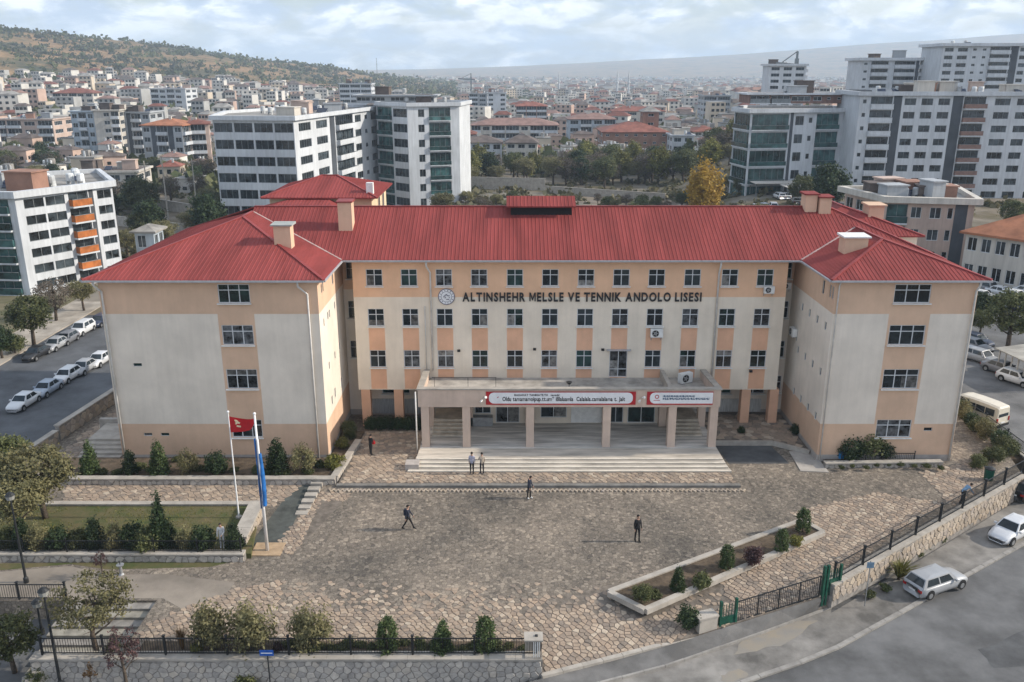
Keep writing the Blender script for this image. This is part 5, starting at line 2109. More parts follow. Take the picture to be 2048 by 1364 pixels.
# ------------------------------------------------------------------ houses of the hillside town
PW = [mat('town_white', (.64, .62, .58), .9, .12, .1, objvar=.18), mat('town_cream', (.62, .53, .42), .9, .12, .1, objvar=.18), mat('town_pink', (.55, .40, .33), .9, .12, .1, objvar=.2), mat('town_grey', (.42, .42, .41), .9, .12, .1, objvar=.2)]
PR = [M_tile, M_dkroof, M_tilep, M_flat]
protos = []
for k in range(10):
    rg = random.Random(300 + k)
    w, d, h = rg.uniform(7.5, 13), rg.uniform(6.5, 10), rg.choice([4.5, 5.5, 6.5, 8.5, 11])
    hip = k % 5 not in (1, 3)
    mb = MB()
    mb.box(-w / 2, w / 2, -d / 2, d / 2, -3, h)
    wallmesh = mb.data('wall', PW[k % 4])
    mb = MB()
    if hip:
        o_ = .5
        r_ = min(w, d) / 2 * .45
        ww, dd = w / 2 + o_, d / 2 + o_
        v = [(-ww, -dd, h), (ww, -dd, h), (ww, dd, h), (-ww, dd, h), (-ww + dd, 0, h + r_), (ww - dd, 0, h + r_)]
        if ww < dd:
            v[4], v[5] = (0, -dd + ww, h + r_), (0, dd - ww, h + r_)
            fcs = [(0, 1, 4), (1, 2, 5, 4), (2, 3, 5), (3, 0, 4, 5), (3, 2, 1, 0)]
        else:
            fcs = [(0, 1, 5, 4), (1, 2, 5), (2, 3, 4, 5), (3, 0, 4), (3, 2, 1, 0)]
        mb.mesh(v, fcs)
    else:
        mb.box(-w / 2 - .3, w / 2 + .3, -d / 2 - .3, d / 2 + .3, h + .001, h + .5)
        mb.box(-1.5, 1.5, -1, 2, h + .501, h + 2.6)
    roofmesh = mb.data('roof', [M_tile, M_flat, M_dkroof, M_flat, M_tilep][k % 5])
    mb = MB()
    mb.box(-.75, .75, -.06, .0, 0, 1.5)
    wm1 = mb.data('window', M_fglass)
    spots = []
    nf = max(1, int(h / 3))
    for f in range(nf):
        for c in range(3):
            spots.append((-w / 2 + w * (c + .5) / 3 - .0, -d / 2 - .004, 1.0 + f * 3.0))
    for f in range(nf):
        for c in range(2):
            spots.append((w / 2 + .004, -d / 2 + d * (c + .5) / 2, 1.0 + f * 3.0, math.pi / 2))
    mb = MB()
    for q in range(2 if hip else 4):
        cx_, cy_ = rg.uniform(-w * .3, w * .3), rg.uniform(-d * .3, d * .3)
        if hip or q == 3:
            mb.box(cx_ - .35, cx_ + .35, cy_ - .35, cy_ + .35, h, h + 2.4)
        else:
            mb.lathe([(.55, .6), (.6, .7), (.6, 1.6), (.3, 1.8)], 8, (cx_, cy_, h + .4))
    chm = mb.data('chimney' if hip else 'water_tank', M_tank)
    protos.append((wallmesh, roofmesh, wm1, spots, chm, hip))
HL = ['house with red tiled roof in the close packed town', 'flat roofed house with roof tanks in the close packed town', 'house with dark hipped roof in the close packed town', 'house with flat grey roof and hut in the close packed town', 'house with faded pink roof in the close packed town']
HG = ['red roofed town houses', 'tank roofed town houses', 'dark roofed town houses', 'flat roofed town houses', 'pink roofed town houses']
rg = random.Random(55)
cand = []
for k in range(15000):
    Y = 250 * (4300 / 250) ** (rg.random() ** .72)
    t = rg.uniform(-.66, .66)
    X = t * Y
    yr = 1300 + (t + .565) * 1200
    q = Y / yr
    if t < -.06 and q > .64 + .10 * (_vn(X, Y, 120) - .3):
        if q < 1.5:
            continue
    if t > .40 and Y < 420:
        continue
    if any(a < X < b and c < Y < d for a, b, c, d in OCC):
        continue
    if float(_vn(X, Y, 140)) < .22:
        continue
    cand.append((Y, X))
cand.sort()
kept = []
grid = {}
for Y, X in cand:
    cs = 13.0
    key = (int(X // cs), int(Y // cs))
    if Y < 1400:
        bad = any(math.hypot(X - a, Y - b) < (9.0 if Y < 450 else (11.0 if Y < 600 else 8.8)) + R.uniform(0, 3.5) for i in (-1, 0, 1) for j in (-1, 0, 1) for a, b in grid.get((key[0] + i, key[1] + j), ()))
        if bad:
            continue
    grid.setdefault(key, []).append((X, Y))
    kept.append((X, Y))
farm = [MB() for _ in range(1)]
ft = MB()
for n, (X, Y) in enumerate(kept):
    z = tz(X, Y)
    rz = rg.choice([0, .15, -.2, .4, -.35, .05]) + rg.uniform(-.1, .1)
    if n < 290:
        k = rg.randrange(10)
        wm_, rm_, wn, spots, chm, hip = protos[k]
        hs = rg.uniform(.60, .85) if Y < 450 else rg.uniform(.85, 1.15)
        o = thing('house', HL[k % 5], 'house', (X, Y, z), rz, HG[k % 5], scale=(hs, hs, rg.uniform(.85, 1.2) * (.75 if Y < 450 else 1)))
        link('wall', wm_, o)
        link('roof', rm_, o)
        if n < 200:
            link('chimney' if hip else 'water_tank', chm, o)
            for s in spots:
                link('window', wn, o, s[:3], s[3] if len(s) > 3 else 0.0)
    else:
        w, d, h = rg.uniform(6, 13), rg.uniform(6, 10), rg.choice([4, 4.5, 5.5, 6, 7, 9, 12])
        if Y > 1500:
            w, d = w * 1.5, d * 1.3
        c, s = math.cos(rz), math.sin(rz)
        f = lambda x, y, q: (X + x * c - y * s, Y + x * s + y * c, z + q)
        wi = rg.choice([0, 0, 0, 0, 1, 2, 3])
        v = [f(-w / 2, -d / 2, -3), f(w / 2, -d / 2, -3), f(w / 2, d / 2, -3), f(-w / 2, d / 2, -3), f(-w / 2, -d / 2, h), f(w / 2, -d / 2, h), f(w / 2, d / 2, h), f(-w / 2, d / 2, h)]
        ft.mesh(v, [(0, 1, 5, 4), (1, 2, 6, 5), (2, 3, 7, 6), (3, 0, 4, 7)], wi)
        if rg.random() < .5:
            r_ = min(w, d) * .22
            e = .5
            v = [f(-w / 2 - e, -d / 2 - e, h), f(w / 2 + e, -d / 2 - e, h), f(w / 2 + e, d / 2 + e, h), f(-w / 2 - e, d / 2 + e, h), f(-w / 4, 0, h + r_), f(w / 4, 0, h + r_)]
            ft.mesh(v, [(0, 1, 5, 4), (1, 2, 5), (2, 3, 4, 5), (3, 0, 4)], rg.choice([4, 5, 5, 6, 7, 7]))
        else:
            ft.mesh([f(-w / 2, -d / 2, h), f(w / 2, -d / 2, h), f(w / 2, d / 2, h), f(-w / 2, d / 2, h)], [(0, 1, 2, 3)], 7)
        if Y < 1500:
            for q in range(max(1, int(h / 3))):
                for a in (-.3, 0, .3):
                    x0 = a * w
                    ft.mesh([f(x0 - .8, -d / 2 - .05, 1 + q * 3), f(x0 + .8, -d / 2 - .05, 1 + q * 3), f(x0 + .8, -d / 2 - .05, 2.4 + q * 3), f(x0 - .8, -d / 2 - .05, 2.4 + q * 3)], [(0, 1, 2, 3)], 8)
o = tag(ft.build('far_town', PW + [M_tile, M_dkroof, M_tilep, M_flat, M_fglass]), 'far mass of small pale houses filling the valley and slopes', 'town', kind='stuff')
# minarets far in the town
mn = MB()
mn.lathe([(1.3, -6), (1.3, 22), (2.0, 22.5), (2.0, 24), (1.0, 24.2), (1.0, 31), (.1, 38)], 10)
mnm = mn.data('minaret', M_white)
for i, (x, Y) in enumerate(((1234, 1150), (1257, 1170), (1118, 1300))):
    X = at_x(x, Y, 0)
    tag(link('minaret', mnm, None, (X, Y, tz(X, Y))), ['slim white minaret, left one of a close pair in the town', 'slim white minaret, right one of a close pair in the town', 'slim white minaret standing alone west of the pair'][i], 'minaret')
# mast and cranes
ms = thing('radio_mast', 'thin radio mast on the end of the hill', 'mast', (at_x(754, 1750, 20), 1750, tz(at_x(754, 1750, 20), 1750)))
mb = MB()
for i in range(8):
    mb.bar((-1.2 + i * .12, 0, i * 4.5), (-1.2 + (i + 1) * .12, 0, (i + 1) * 4.5), .35, .35)
    mb.bar((1.2 - i * .12, 0, i * 4.5), (1.2 - (i + 1) * .12, 0, (i + 1) * 4.5), .35, .35)
    mb.bar((-1.2 + i * .12, 0, i * 4.5), (1.2 - (i + 1) * .12, 0, (i + 1) * 4.5), .2, .2)
mb.build('lattice', M_rail, ms)


def crane(label, x, y, Y, h, jib, sg):
    X, zt = dp(x, y, Y)
    c = thing('tower_crane', label, 'crane', (X, Y, zt - h))
    mb = MB()
    mb.box(-.7, .7, -.7, .7, 0, h)
    mb.build('mast', M_rail, c)
    mb = MB()
    mb.bar((-sg * jib * .3, 0, h - 3), (sg * jib, 0, h - 2), 1.2, 1.2)
    mb.bar((0, 0, h - 2), (0, 0, h + 3), .8, .8)
    mb.bar((0, 0, h + 3), (sg * jib * .7, 0, h - 1.6), .4, .4)
    mb.build('jib', M_rail, c)
    mb = MB()
    mb.box(-sg * jib * .3 - 1.5, -sg * jib * .3 + 1.5, -1, 1, h - 5.5, h - 3.6)
    mb.build('counterweight', M_grey, c)


crane('tower crane over the middle of the town', 942, 153, 900, 35, 13, -1)
crane('small crane over the block left of the curved balconies', 1594, 117, 398, 22, 9, -1)

# --- terraces, walls and lanes between the school and the town
for i, (p, q, Y0, Y1, h, lb) in enumerate((
        (240, 445, 232, 205, 2.2, 'pale retaining wall of the upper terrace west of the blocks'),
        (235, 440, 196, 180, 2.0, 'pale retaining wall of the middle terrace west of the blocks'),
        (225, 440, 170, 158, 2.2, 'pale retaining wall of the lower terrace west of the blocks'),
        (930, 1090, 262, 258, 3.0, 'long pale panel wall along the lane below the trees'),
        (1090, 1330, 252, 236, 1.6, 'low grey wall along the lane right of the panel wall'))):
    zz_ = -6
    a, b = Vector((at_x(p, Y0, zz_), Y0)), Vector((at_x(q, Y1, zz_), Y1))
    w = thing('boundary_wall', lb, 'wall', (a.x, a.y, zz_), math.atan2(b.y - a.y, b.x - a.x))
    ln = (b - a).length
    n = max(2, int(ln / 4))
    for k in range(n):
        mb = MB()
        mb.box(ln * k / n, ln * (k + 1) / n - .05, 0, .3, -3, h + R.uniform(-.03, .03))
        mb.build('panel', M_conclight, w)
    mb = MB()
    mb.box(-.1, ln + .1, -.08, .38, h + .04, h + .2)
    mb.build('coping', M_conclight, w)
# ================================================================== plants
L_dark = leaf_mat('leaf_dark_green', (.018, .034, .014), (.050, .075, .030))
L_thuja = leaf_mat('leaf_thuja', (.030, .056, .020), (.105, .14, .050))
L_olive = leaf_mat('leaf_olive', (.080, .084, .040), (.27, .24, .115))
L_mid = leaf_mat('leaf_mid_green', (.040, .058, .022), (.135, .140, .055))
L_yg = leaf_mat('leaf_yellow_green', (.085, .10, .025), (.24, .22, .06))
L_yellow = leaf_mat('leaf_yellow', (.27, .17, .028), (.50, .33, .06), trans=.3)
L_purple = leaf_mat('leaf_purple', (.035, .022, .026), (.12, .065, .060))
L_rust = leaf_mat('leaf_rust', (.10, .07, .03), (.26, .15, .07))
L_bare = leaf_mat('leaf_grey_brown', (.070, .058, .045), (.16, .13, .10))


def leaves(mname, m, n, shape, dims, leaf, seed, clumps=40, spread=.22, zc=0.0, out=.55):
    """n blades scattered in clumps through a crown: ellipsoid (rx, ry, rz), cone (r, h) or column (r, h)"""
    g = np.random.default_rng(seed)
    k = clumps
    if shape == 'ell':
        d = g.normal(size=(k, 3))
        d /= np.linalg.norm(d, axis=1)[:, None]
        rr = g.uniform(.35, 1, k) ** .6
        c = d * rr[:, None] * np.array(dims)
        sc = np.array(dims) * spread
    elif shape == 'cone':
        h = 1 - np.sqrt(g.uniform(0, 1, k))
        a = g.uniform(0, 2 * np.pi, k)
        r = dims[0] * (1 - h) ** .8 * g.uniform(.6, 1, k)
        c = np.stack([r * np.cos(a), r * np.sin(a), h * dims[1]], 1)
        sc = np.array([dims[0], dims[0], dims[1] * .5]) * spread
    else:
        h = g.uniform(0, 1, k)
        a = g.uniform(0, 2 * np.pi, k)
        prof = np.clip(np.minimum(h * 6 + .55, (1 - h) * 3.2), 0, 1) ** .6
        r = dims[0] * prof * g.uniform(.6, 1, k)
        c = np.stack([r * np.cos(a), r * np.sin(a), h * dims[1]], 1)
        sc = np.array([dims[0], dims[0], dims[1] * .4]) * spread
    w = g.uniform(.5, 1.5, k)
    ci = g.choice(k, n, p=w / w.sum())
    p = c[ci] + g.normal(size=(n, 3)) * sc
    if shape != 'ell':
        p[:, 2] = np.abs(p[:, 2])
        p[:, 2] = np.minimum(p[:, 2], dims[1] * 1.02)
    ctr = np.array([0, 0, 0 if shape == 'ell' else dims[1] * .45])
    nr = p - ctr
    nr /= np.linalg.norm(nr, axis=1)[:, None] + 1e-6
    nr = nr * out + g.normal(size=(n, 3)) * .6 + np.array([0, 0, .25])
    nr /= np.linalg.norm(nr, axis=1)[:, None]
    t = np.cross(nr, g.normal(size=(n, 3)))
    t /= np.linalg.norm(t, axis=1)[:, None]
    b = np.cross(nr, t)
    s = leaf * g.uniform(.6, 1.35, n)[:, None]
    p[:, 2] += zc
    v = np.stack([p - t * s, p + b * s * .55, p + t * s, p - b * s * .55], 1).reshape(-1, 3)
    f = np.arange(4 * n).reshape(n, 4)
    me_ = bpy.data.meshes.new(mname)
    me_.from_pydata(v.tolist(), [], f.tolist())
    me_.materials.append(m)
    return me_


def branches(seed, h, r0, n, reach, rise, start=.35, m=M_bark):
    rg = random.Random(seed)
    mb = MB()
    top = Vector((rg.uniform(-.1, .1) * h, rg.uniform(-.1, .1) * h, h))
    pts = [Vector((0, 0, -.15)), Vector((rg.uniform(-.03, .03) * h, rg.uniform(-.03, .03) * h, h * .35)), Vector((top.x * .5, top.y * .5, h * .7)), top]
    mb.tube(pts, [r0 * 1.25, r0, r0 * .7, r0 * .25], 7)
    for i in range(n):
        f = start + (1 - start) * i / max(1, n)
        k = f * 3
        a, b = pts[int(min(2, k))], pts[int(min(2, k)) + 1]
        s = a.lerp(b, k - int(min(2, k)))
        an = i * 2.4 + rg.uniform(-.4, .4)
        d = Vector((math.cos(an), math.sin(an), rise * rg.uniform(.6, 1.3))).normalized()
        ln = reach * (1.15 - .6 * f) * rg.uniform(.8, 1.15)
        e = s + d * ln
        mid = s.lerp(e, .5) + Vector((0, 0, -.06 * ln))
        rr = r0 * (1 - f) * .55 + r0 * .12
        mb.tube([s, mid, e], [rr, rr * .7, rr * .25], 5)
        for q in range(2):
            e2 = mid + Vector((rg.uniform(-1, 1), rg.uniform(-1, 1), rg.uniform(.2, 1))).normalized() * ln * .5
            mb.tube([mid, e2], [rr * .5, rr * .15], 4)
    return mb.data('trunk', m, True)


PL = {}


def plant_kind(key, crown, trunk):
    PL[key] = (crown, trunk)


def stub(h, r):
    mb = MB()
    mb.tube([(0, 0, -.1), (0, 0, h)], [r, r * .7], 6)
    return mb.data('trunk', M_bark)


# unit plants, about 1 m wide or tall as noted; scaled where they are planted
plant_kind('cone', leaves('crown', L_thuja, 2600, 'cone', (.42, 1.55), .055, 1, 70, .16, .08), stub(.5, .05))
plant_kind('cone2', leaves('crown', L_dark, 2600, 'cone', (.46, 1.5), .055, 2, 70, .16, .08), stub(.5, .05))
plant_kind('column', leaves('crown', L_thuja, 2600, 'col', (.40, 1.5), .055, 3, 80, .15, .08), stub(.5, .05))
plant_kind('cypress', leaves('crown', L_dark, 3000, 'cone', (.40, 2.6), .065, 4, 90, .14, .05), stub(.8, .06))
plant_kind('ball', leaves('crown', L_dark, 2200, 'ell', (.5, .5, .5), .055, 5, 60, .16, .55), stub(.3, .04))
plant_kind('bush', leaves('crown', L_mid, 2800, 'ell', (.55, .55, .45), .05, 6, 46, .2, .5), stub(.4, .04))
plant_kind('bush_olive', leaves('crown', L_olive, 3000, 'ell', (.5, .5, .62), .042, 7, 60, .17, .68), branches(31, 1.1, .03, 10, .5, 1.2, .15))
plant_kind('bush_yg', leaves('crown', L_yg, 1500, 'ell', (.5, .5, .42), .08, 8, 40, .2, .45), stub(.3, .04))
plant_kind('bush_purple', leaves('crown', L_purple, 1500, 'ell', (.5, .5, .5), .07, 9, 42, .2, .55), stub(.4, .04))
plant_kind('bush_low', leaves('crown', L_mid, 1300, 'ell', (.6, .45, .26), .07, 10, 40, .2, .26), stub(.15, .03))
plant_kind('tree_olive', leaves('crown', L_olive, 6500, 'ell', (1.5, 1.4, 1.05), .072, 11, 90, .12, 2.3), branches(1, 2.6, .11, 9, 1.3, .7))
plant_kind('tree_open', leaves('crown', L_olive, 3400, 'ell', (1.55, 1.2, .95), .066, 12, 70, .10, 2.35), branches(2, 2.5, .09, 10, 1.5, .55, .3))
plant_kind('tree_purple', leaves('crown', L_purple, 900, 'ell', (.78, .78, .95), .06, 13, 40, .09, 2.35), branches(3, 2.9, .07, 13, 1.1, 1.1, .35))
plant_kind('tree_green', leaves('crown', L_mid, 6000, 'ell', (1.5, 1.5, 1.25), .09, 14, 90, .12, 2.5), branches(4, 2.8, .13, 9, 1.4, .8))
plant_kind('tree_bare', leaves('crown', L_bare, 2600, 'ell', (1.4, 1.4, 1.2), .075, 15, 60, .14, 2.3), branches(5, 3.0, .11, 14, 1.5, .9, .25))
plant_kind('tree_yg', leaves('crown', L_yg, 4200, 'ell', (1.4, 1.4, 1.5), .13, 16, 60, .16, 2.6), branches(6, 2.8, .12, 9, 1.3, .9))
plant_kind('tree_dark', leaves('crown', L_dark, 4200, 'ell', (1.35, 1.35, 1.4), .13, 17, 60, .17, 2.3), branches(7, 2.6, .13, 8, 1.2, .9))
plant_kind('tree_yellow', leaves('crown', L_yellow, 6500, 'ell', (1.25, 1.2, 2.0), .10, 18, 90, .14, 3.0), branches(8, 4.2, .13, 12, 1.2, 1.3, .2))
plant_kind('sapling', leaves('crown', L_rust, 260, 'ell', (.4, .4, .5), .06, 19, 14, .14, 1.3), branches(9, 1.5, .03, 6, .5, 1.0))


def grass_tuft(m, n, h, r, seed, wd=.02):
    rg = random.Random(seed)
    mb = MB()
    for i in range(n):
        a = rg.uniform(0, 6.283)
        ln = h * rg.uniform(.6, 1.1)
        o = rg.uniform(.1, 1) * r
        d = Vector((math.cos(a), math.sin(a), 0))
        s = Vector((-d.y, d.x, 0)) * wd
        b = d * .06
        mid = d * (o * .55) + Vector((0, 0, ln * .65))
        e = d * o * 1.25 + Vector((0, 0, ln * .92))
        mb.mesh([b - s, b + s, mid + s * .8, mid - s * .8, e], [(0, 1, 2, 3), (3, 2, 4)])
    return mb.data('blades', m)


PL['yucca'] = (grass_tuft(L_yg, 130, 1.0, .95, 3, .035), stub(.15, .1))
PL['tuft'] = (grass_tuft(L_rust, 160, 1.3, .4, 4, .02), stub(.1, .05))


def plant(key, name, label, x, y, z, s, cat='shrub', group=None, sz=None, rz=None):
    c, t = PL[key]
    o = thing(name, label, cat, (x, y, z), R.uniform(0, 6.28) if rz is None else rz, group, (s, s, sz or s))
    link('trunk', t, o)
    link('crown', c, o)
    return o


ORD = ['first', 'second', 'third', 'fourth', 'fifth', 'sixth', 'seventh', 'eighth', 'ninth', 'tenth', 'eleventh', 'twelfth', 'thirteenth', 'fourteenth', 'fifteenth', 'sixteenth', 'seventeenth', 'eighteenth', 'nineteenth', 'twentieth'] + ['twenty-' + q for q in ('first', 'second', 'third', 'fourth', 'fifth', 'sixth', 'seventh', 'eighth', 'ninth')]


def P0(x, y, z=0.0):
    return (*gp(x, y, z), z)


# shrubs before the west wing, west to east
for i, (x, yb, k, s, lb) in enumerate((
        (182, 945, 'cone', 1.55, 'dark conical conifer by the side steps of the west wing'),
        (262, 948, 'cone2', 1.25, 'short rounded conifer at the left end of the west bed'),
        (320, 948, 'cone', 1.65, 'bright green pointed conifer, third from the side steps'),
        (378, 947, 'bush_olive', 1.35, 'grey green bushy shrub left of the round dark shrub'),
        (434, 947, 'ball', 1.55, 'round dark shrub under the west wing windows'),
        (555, 945, 'cone2', 1.75, 'pointed dark conifer right of the tall flagpole'),
        (607, 944, 'bush_olive', 1.55, 'grey green bushy shrub near the drainpipe of the west wing'),
        (668, 935, 'bush_yg', 1.2, 'yellow green bush at the corner of the west bed'))):
    X, Y = gp(x, yb, .34)
    plant(k, 'garden_shrub', lb, X, Y, .34, s)
rg = random.Random(9)
for i in range(16):
    plant('bush_low', 'ground_shrub', ORD[i] + ' low ground shrub from the left in the west wing bed', -32 + i * 1.22 + rg.uniform(-.4, .4), rg.uniform(56.4, 58.8), .33, rg.uniform(.5, .85), group='ground shrubs of the west bed')
for i, (x, y, s) in enumerate(((-12.9, 61.0, .9), (-12.7, 62.8, .8), (-13.0, 64.0, 1.0))):
    plant('bush_yg' if i == 0 else 'bush', 'garden_shrub', ['yellow leaved shrub at the inner corner of the west wing', 'green shrub in the side bed against the wing', 'green shrub at the shaded end of the side bed'][i], x, y, .34, s)
for i in range(7):
    plant('ball', 'clipped_hedge', ORD[i] + ' clipped dark hedge plant from the left before the shaded ground floor', -11.4 + i * .75, 65.0 + rg.uniform(-.1, .1), TER, 1.05, group='dark hedge before the shaded ground floor')
# lawn hedge
for i in range(12):
    x = 12 + i * 36
    k = ['bush', 'ball', 'bush_olive', 'cone2'][(i * 7) % 4]
    X, Y = gp(x, 1096, .4)
    plant(k, 'hedge_shrub', ORD[i] + ' leafy hedge shrub from the left along the raised lawn', X, Y + rg.uniform(-.15, .2), .33, rg.uniform(1.15, 1.55), group='hedge of the raised lawn')
X, Y = gp(322, 1092, .4)
plant('cypress', 'cypress', 'tall dark cypress rising from the lawn hedge', X, Y, .33, 1.5, 'tree')
X, Y = gp(470, 1096, .4)
plant('cone2', 'garden_shrub', 'pointed dark conifer at the lawn corner by the flagpoles', X, Y, .33, 1.2)
# western trees
for x, y, k, s, lb in ((92, 1040, 'tree_olive', 1.55, 'big olive green tree leaning over the stone path'), (45, 1075, 'tree_olive', 1.25, 'olive green tree at the west edge of the lawn'), (20, 985, 'tree_green', 1.1, 'green tree near the boundary wall corner'),
                       (205, 1150, 'tree_purple', .55, 'tiny bare purple tree beside the lamp post')):
    X, Y = gp(x, y, .2)
    plant(k, 'garden_tree', lb, X, Y, .2 if y < 1100 else 0, s, 'tree')
# front bed along the street wall
for x, y, k, s, lb in ((430, 1296, 'bush_olive', 2.0, 'tall olive shrub, left of three behind the street fence'), (510, 1298, 'bush_olive', 2.1, 'tall olive shrub, middle of three behind the street fence'),
                       (625, 1296, 'bush_olive', 1.95, 'tall olive shrub, right of three behind the street fence'), (775, 1302, 'column', 1.22, 'clipped thuja, left of three behind the street fence'),
                       (885, 1304, 'cone', 1.22, 'pointed thuja, middle of three behind the street fence'), (970, 1302, 'column', 1.25, 'clipped thuja, right of three near the wall end'),
                       (365, 1296, 'tuft', 1.0, 'upright rusty ornamental grass behind the street fence'), (395, 1303, 'bush_yg', .55, 'small orange yellow shrub beside the ornamental grass'),
                       (228, 1302, 'bush', .6, 'small green bush at the foot of the open tree'), (555, 1303, 'bush_purple', .5, 'small dark red shrub between the olive shrubs')):
    X, Y = gp(x, y, .1)
    plant(k, 'garden_shrub' if k != 'tuft' else 'ornamental_grass', lb, X, max(Y, 36.95), .06, s)
for x, y, k, s, lb in ((196, 1300, 'tree_open', 1.28, 'open spreading tree with yellowing leaves at the corner steps'),):
    X, Y = gp(x, y, .1)
    plant(k, 'garden_tree', lb, X, 37.0, .06, s, 'tree', rz=.4)
X, Y = gp(276, 1352, -1.2)
plant('tree_purple', 'street_tree', 'thin purple leaved tree in front of the street wall', X, 35.6, -1.2, 1.12, 'tree', rz=1.0)
X, Y = gp(30, 1345, -1.2)
plant('tree_green', 'street_tree', 'dense green tree in the lower corner beside the steps', X, Y, -1.2, .85, 'tree')
plant('bush', 'street_shrub', 'dark bush at the foot of the corner tree', X + 1.6, Y - .8, -1.2, .9)
plant('sapling', 'street_sapling', 'thin sapling before the street wall', gp(205, 1352, -1.2)[0], 35.7, -1.2, .9, 'tree')
plant('bush_low', 'street_shrub', 'low dark weeds at the foot of the street wall near the blue sign', gp(505, 1358, -1.2)[0], 35.75, -1.2, 1.1)
for i in range(26):
    plant('bush_low', 'ground_shrub', ORD[i] + ' low ground cover plant from the left behind the street fence', -11.5 + i * .477 + rg.uniform(-.2, .2), rg.uniform(37.0, 37.6), .05, rg.uniform(.45, .75), group='ground cover of the street bed')
# planter shrubs
for x, y, k, s, lb in ((1285, 1200, 'bush', .95, 'loose green bush at the street end of the planter'), (1355, 1180, 'cone', .98, 'pointed conifer in the planter by the gate'),
                       (1405, 1170, 'bush_low', 1.1, 'low green mound in the planter between cone and drum'), (1453, 1138, 'column', .98, 'clipped drum conifer in the middle of the planter'),
                       (1508, 1128, 'bush_purple', 1.05, 'dark purple bush in the planter'), (1562, 1102, 'column', .92, 'clipped conifer right of the purple bush'),
                       (1590, 1090, 'bush_yg', .75, 'yellow green ball beside the last clipped conifers'), (1605, 1064, 'column', 1.02, 'tall clipped conifer at the far end of the planter'),
                       (1310, 1192, 'bush_low', .7, 'grey green mat plant at the planter corner')):
    X, Y = gp(x, y, .2)
    plant(k, 'planter_shrub', lb, X, Y, .19, s)
X, Y = gp(1376, 1252, -.4)
plant('ball', 'garden_shrub', 'dark round shrub beside the gate pier', X, Y, -.45, 1.15)
# east wing shrubs
for x, y, k, s, lb in ((1700, 918, 'ball', 1.75, 'dark round shrub, left of the east wing group'), (1735, 912, 'bush', 2.0, 'large dark shrub in the middle of the east wing group'), (1768, 916, 'ball', 1.3, 'smaller dark shrub, right of the east wing group')):
    X, Y = gp(x, y, .25)
    plant(k, 'garden_shrub', lb, X, Y, .2, s)
for i in range(9):
    plant('bush_low', 'ground_shrub', ORD[i] + ' low plant from the left in the east wing bed', 24 + i * .9, 57.9 + rg.uniform(-.3, .3), .2, rg.uniform(.3, .5), group='low plants of the east bed')
for x, y, s in ((1590, 868, .8), (1482, 867, .6)):
    X, Y = gp(x, y, .26)
    plant('ball', 'garden_shrub', 'dark shrub by the inner corner of the east wing' if x > 1550 else 'small dark shrub beside the porch', X, Y, .26, s)
for i in range(15):
    plant(['bush', 'ball', 'bush_olive'][i % 3], 'hedge_shrub', ORD[i] + ' nearest hedge shrub between east wing and minibus street', 37.7 + rg.uniform(-.3, .3), 60.5 + i * 1.45, -.1, rg.uniform(1.1, 1.6), group='hedge along the minibus street')
for x, y, s in ((1985, 925, 1.3), (1955, 935, 1.0), (2010, 905, 1.3)):
    X, Y = gp(x, y, 0)
    plant('bush', 'garden_shrub', {1985: 'green bush behind the waste bin', 1955: 'smaller green bush left of the waste bin', 2010: 'green bush at the fence corner'}[x], X, Y, 0, s)
X, Y = gp(1798, 1155, -1.0)
plant('yucca', 'spiky_plant', 'spiky yellow green yucca between stone wall and silver estate car', X, Y, -1.0, 1.15, 'plant')
for i, (x, y) in enumerate(((1740, 1192), (1770, 1178), (1835, 1110), (1850, 1098), (1880, 1082))):
    X, Y = gp(x, y, -1.0)
    plant('bush_low', 'verge_weeds', ORD[i] + ' clump of dry weeds from the gate along the stone wall', X, Y, -1.02, .6, 'plant', 'weeds along the warm stone wall')
# trees along the side street and parking
for x, y, k, s, lb in ((68, 690, 'tree_green', 1.5, 'round street tree above the dark parked cars'), (112, 640, 'tree_bare', 1.5, 'greyish thin tree behind the round street tree'), (168, 620, 'tree_olive', 1.2, 'green tree before the orange balcony block'),
                       (4, 715, 'tree_dark', .95, 'dark tree at the west edge of the side street'), (30, 705, 'bush', 2.0, 'dark bush under the street trees')):
    X, Y = gp(x, y, -2.3)
    plant(k, 'street_tree' if k != 'bush' else 'street_shrub', lb, X, Y, -2.3, s, 'tree' if k != 'bush' else 'shrub')
for x, y, k, s, lb in ((2015, 702, 'tree_green', 1.75, 'broad tree over the parked cars east of the school'), (1958, 672, 'tree_green', .8, 'small tree at the corner of the east parking'), (1958, 640, 'tree_dark', .9, 'dark little tree left of the broad parking tree')):
    X, Y = gp(x, y, -1.2)
    plant(k, 'street_tree', lb, X, Y, -1.2, s, 'tree')
X, Y = at_x(210, 73.5, 0), 73.5
plant('bush', 'garden_shrub', 'green bush against the west flank of the building', -31.2, 73, 0, 1.6)
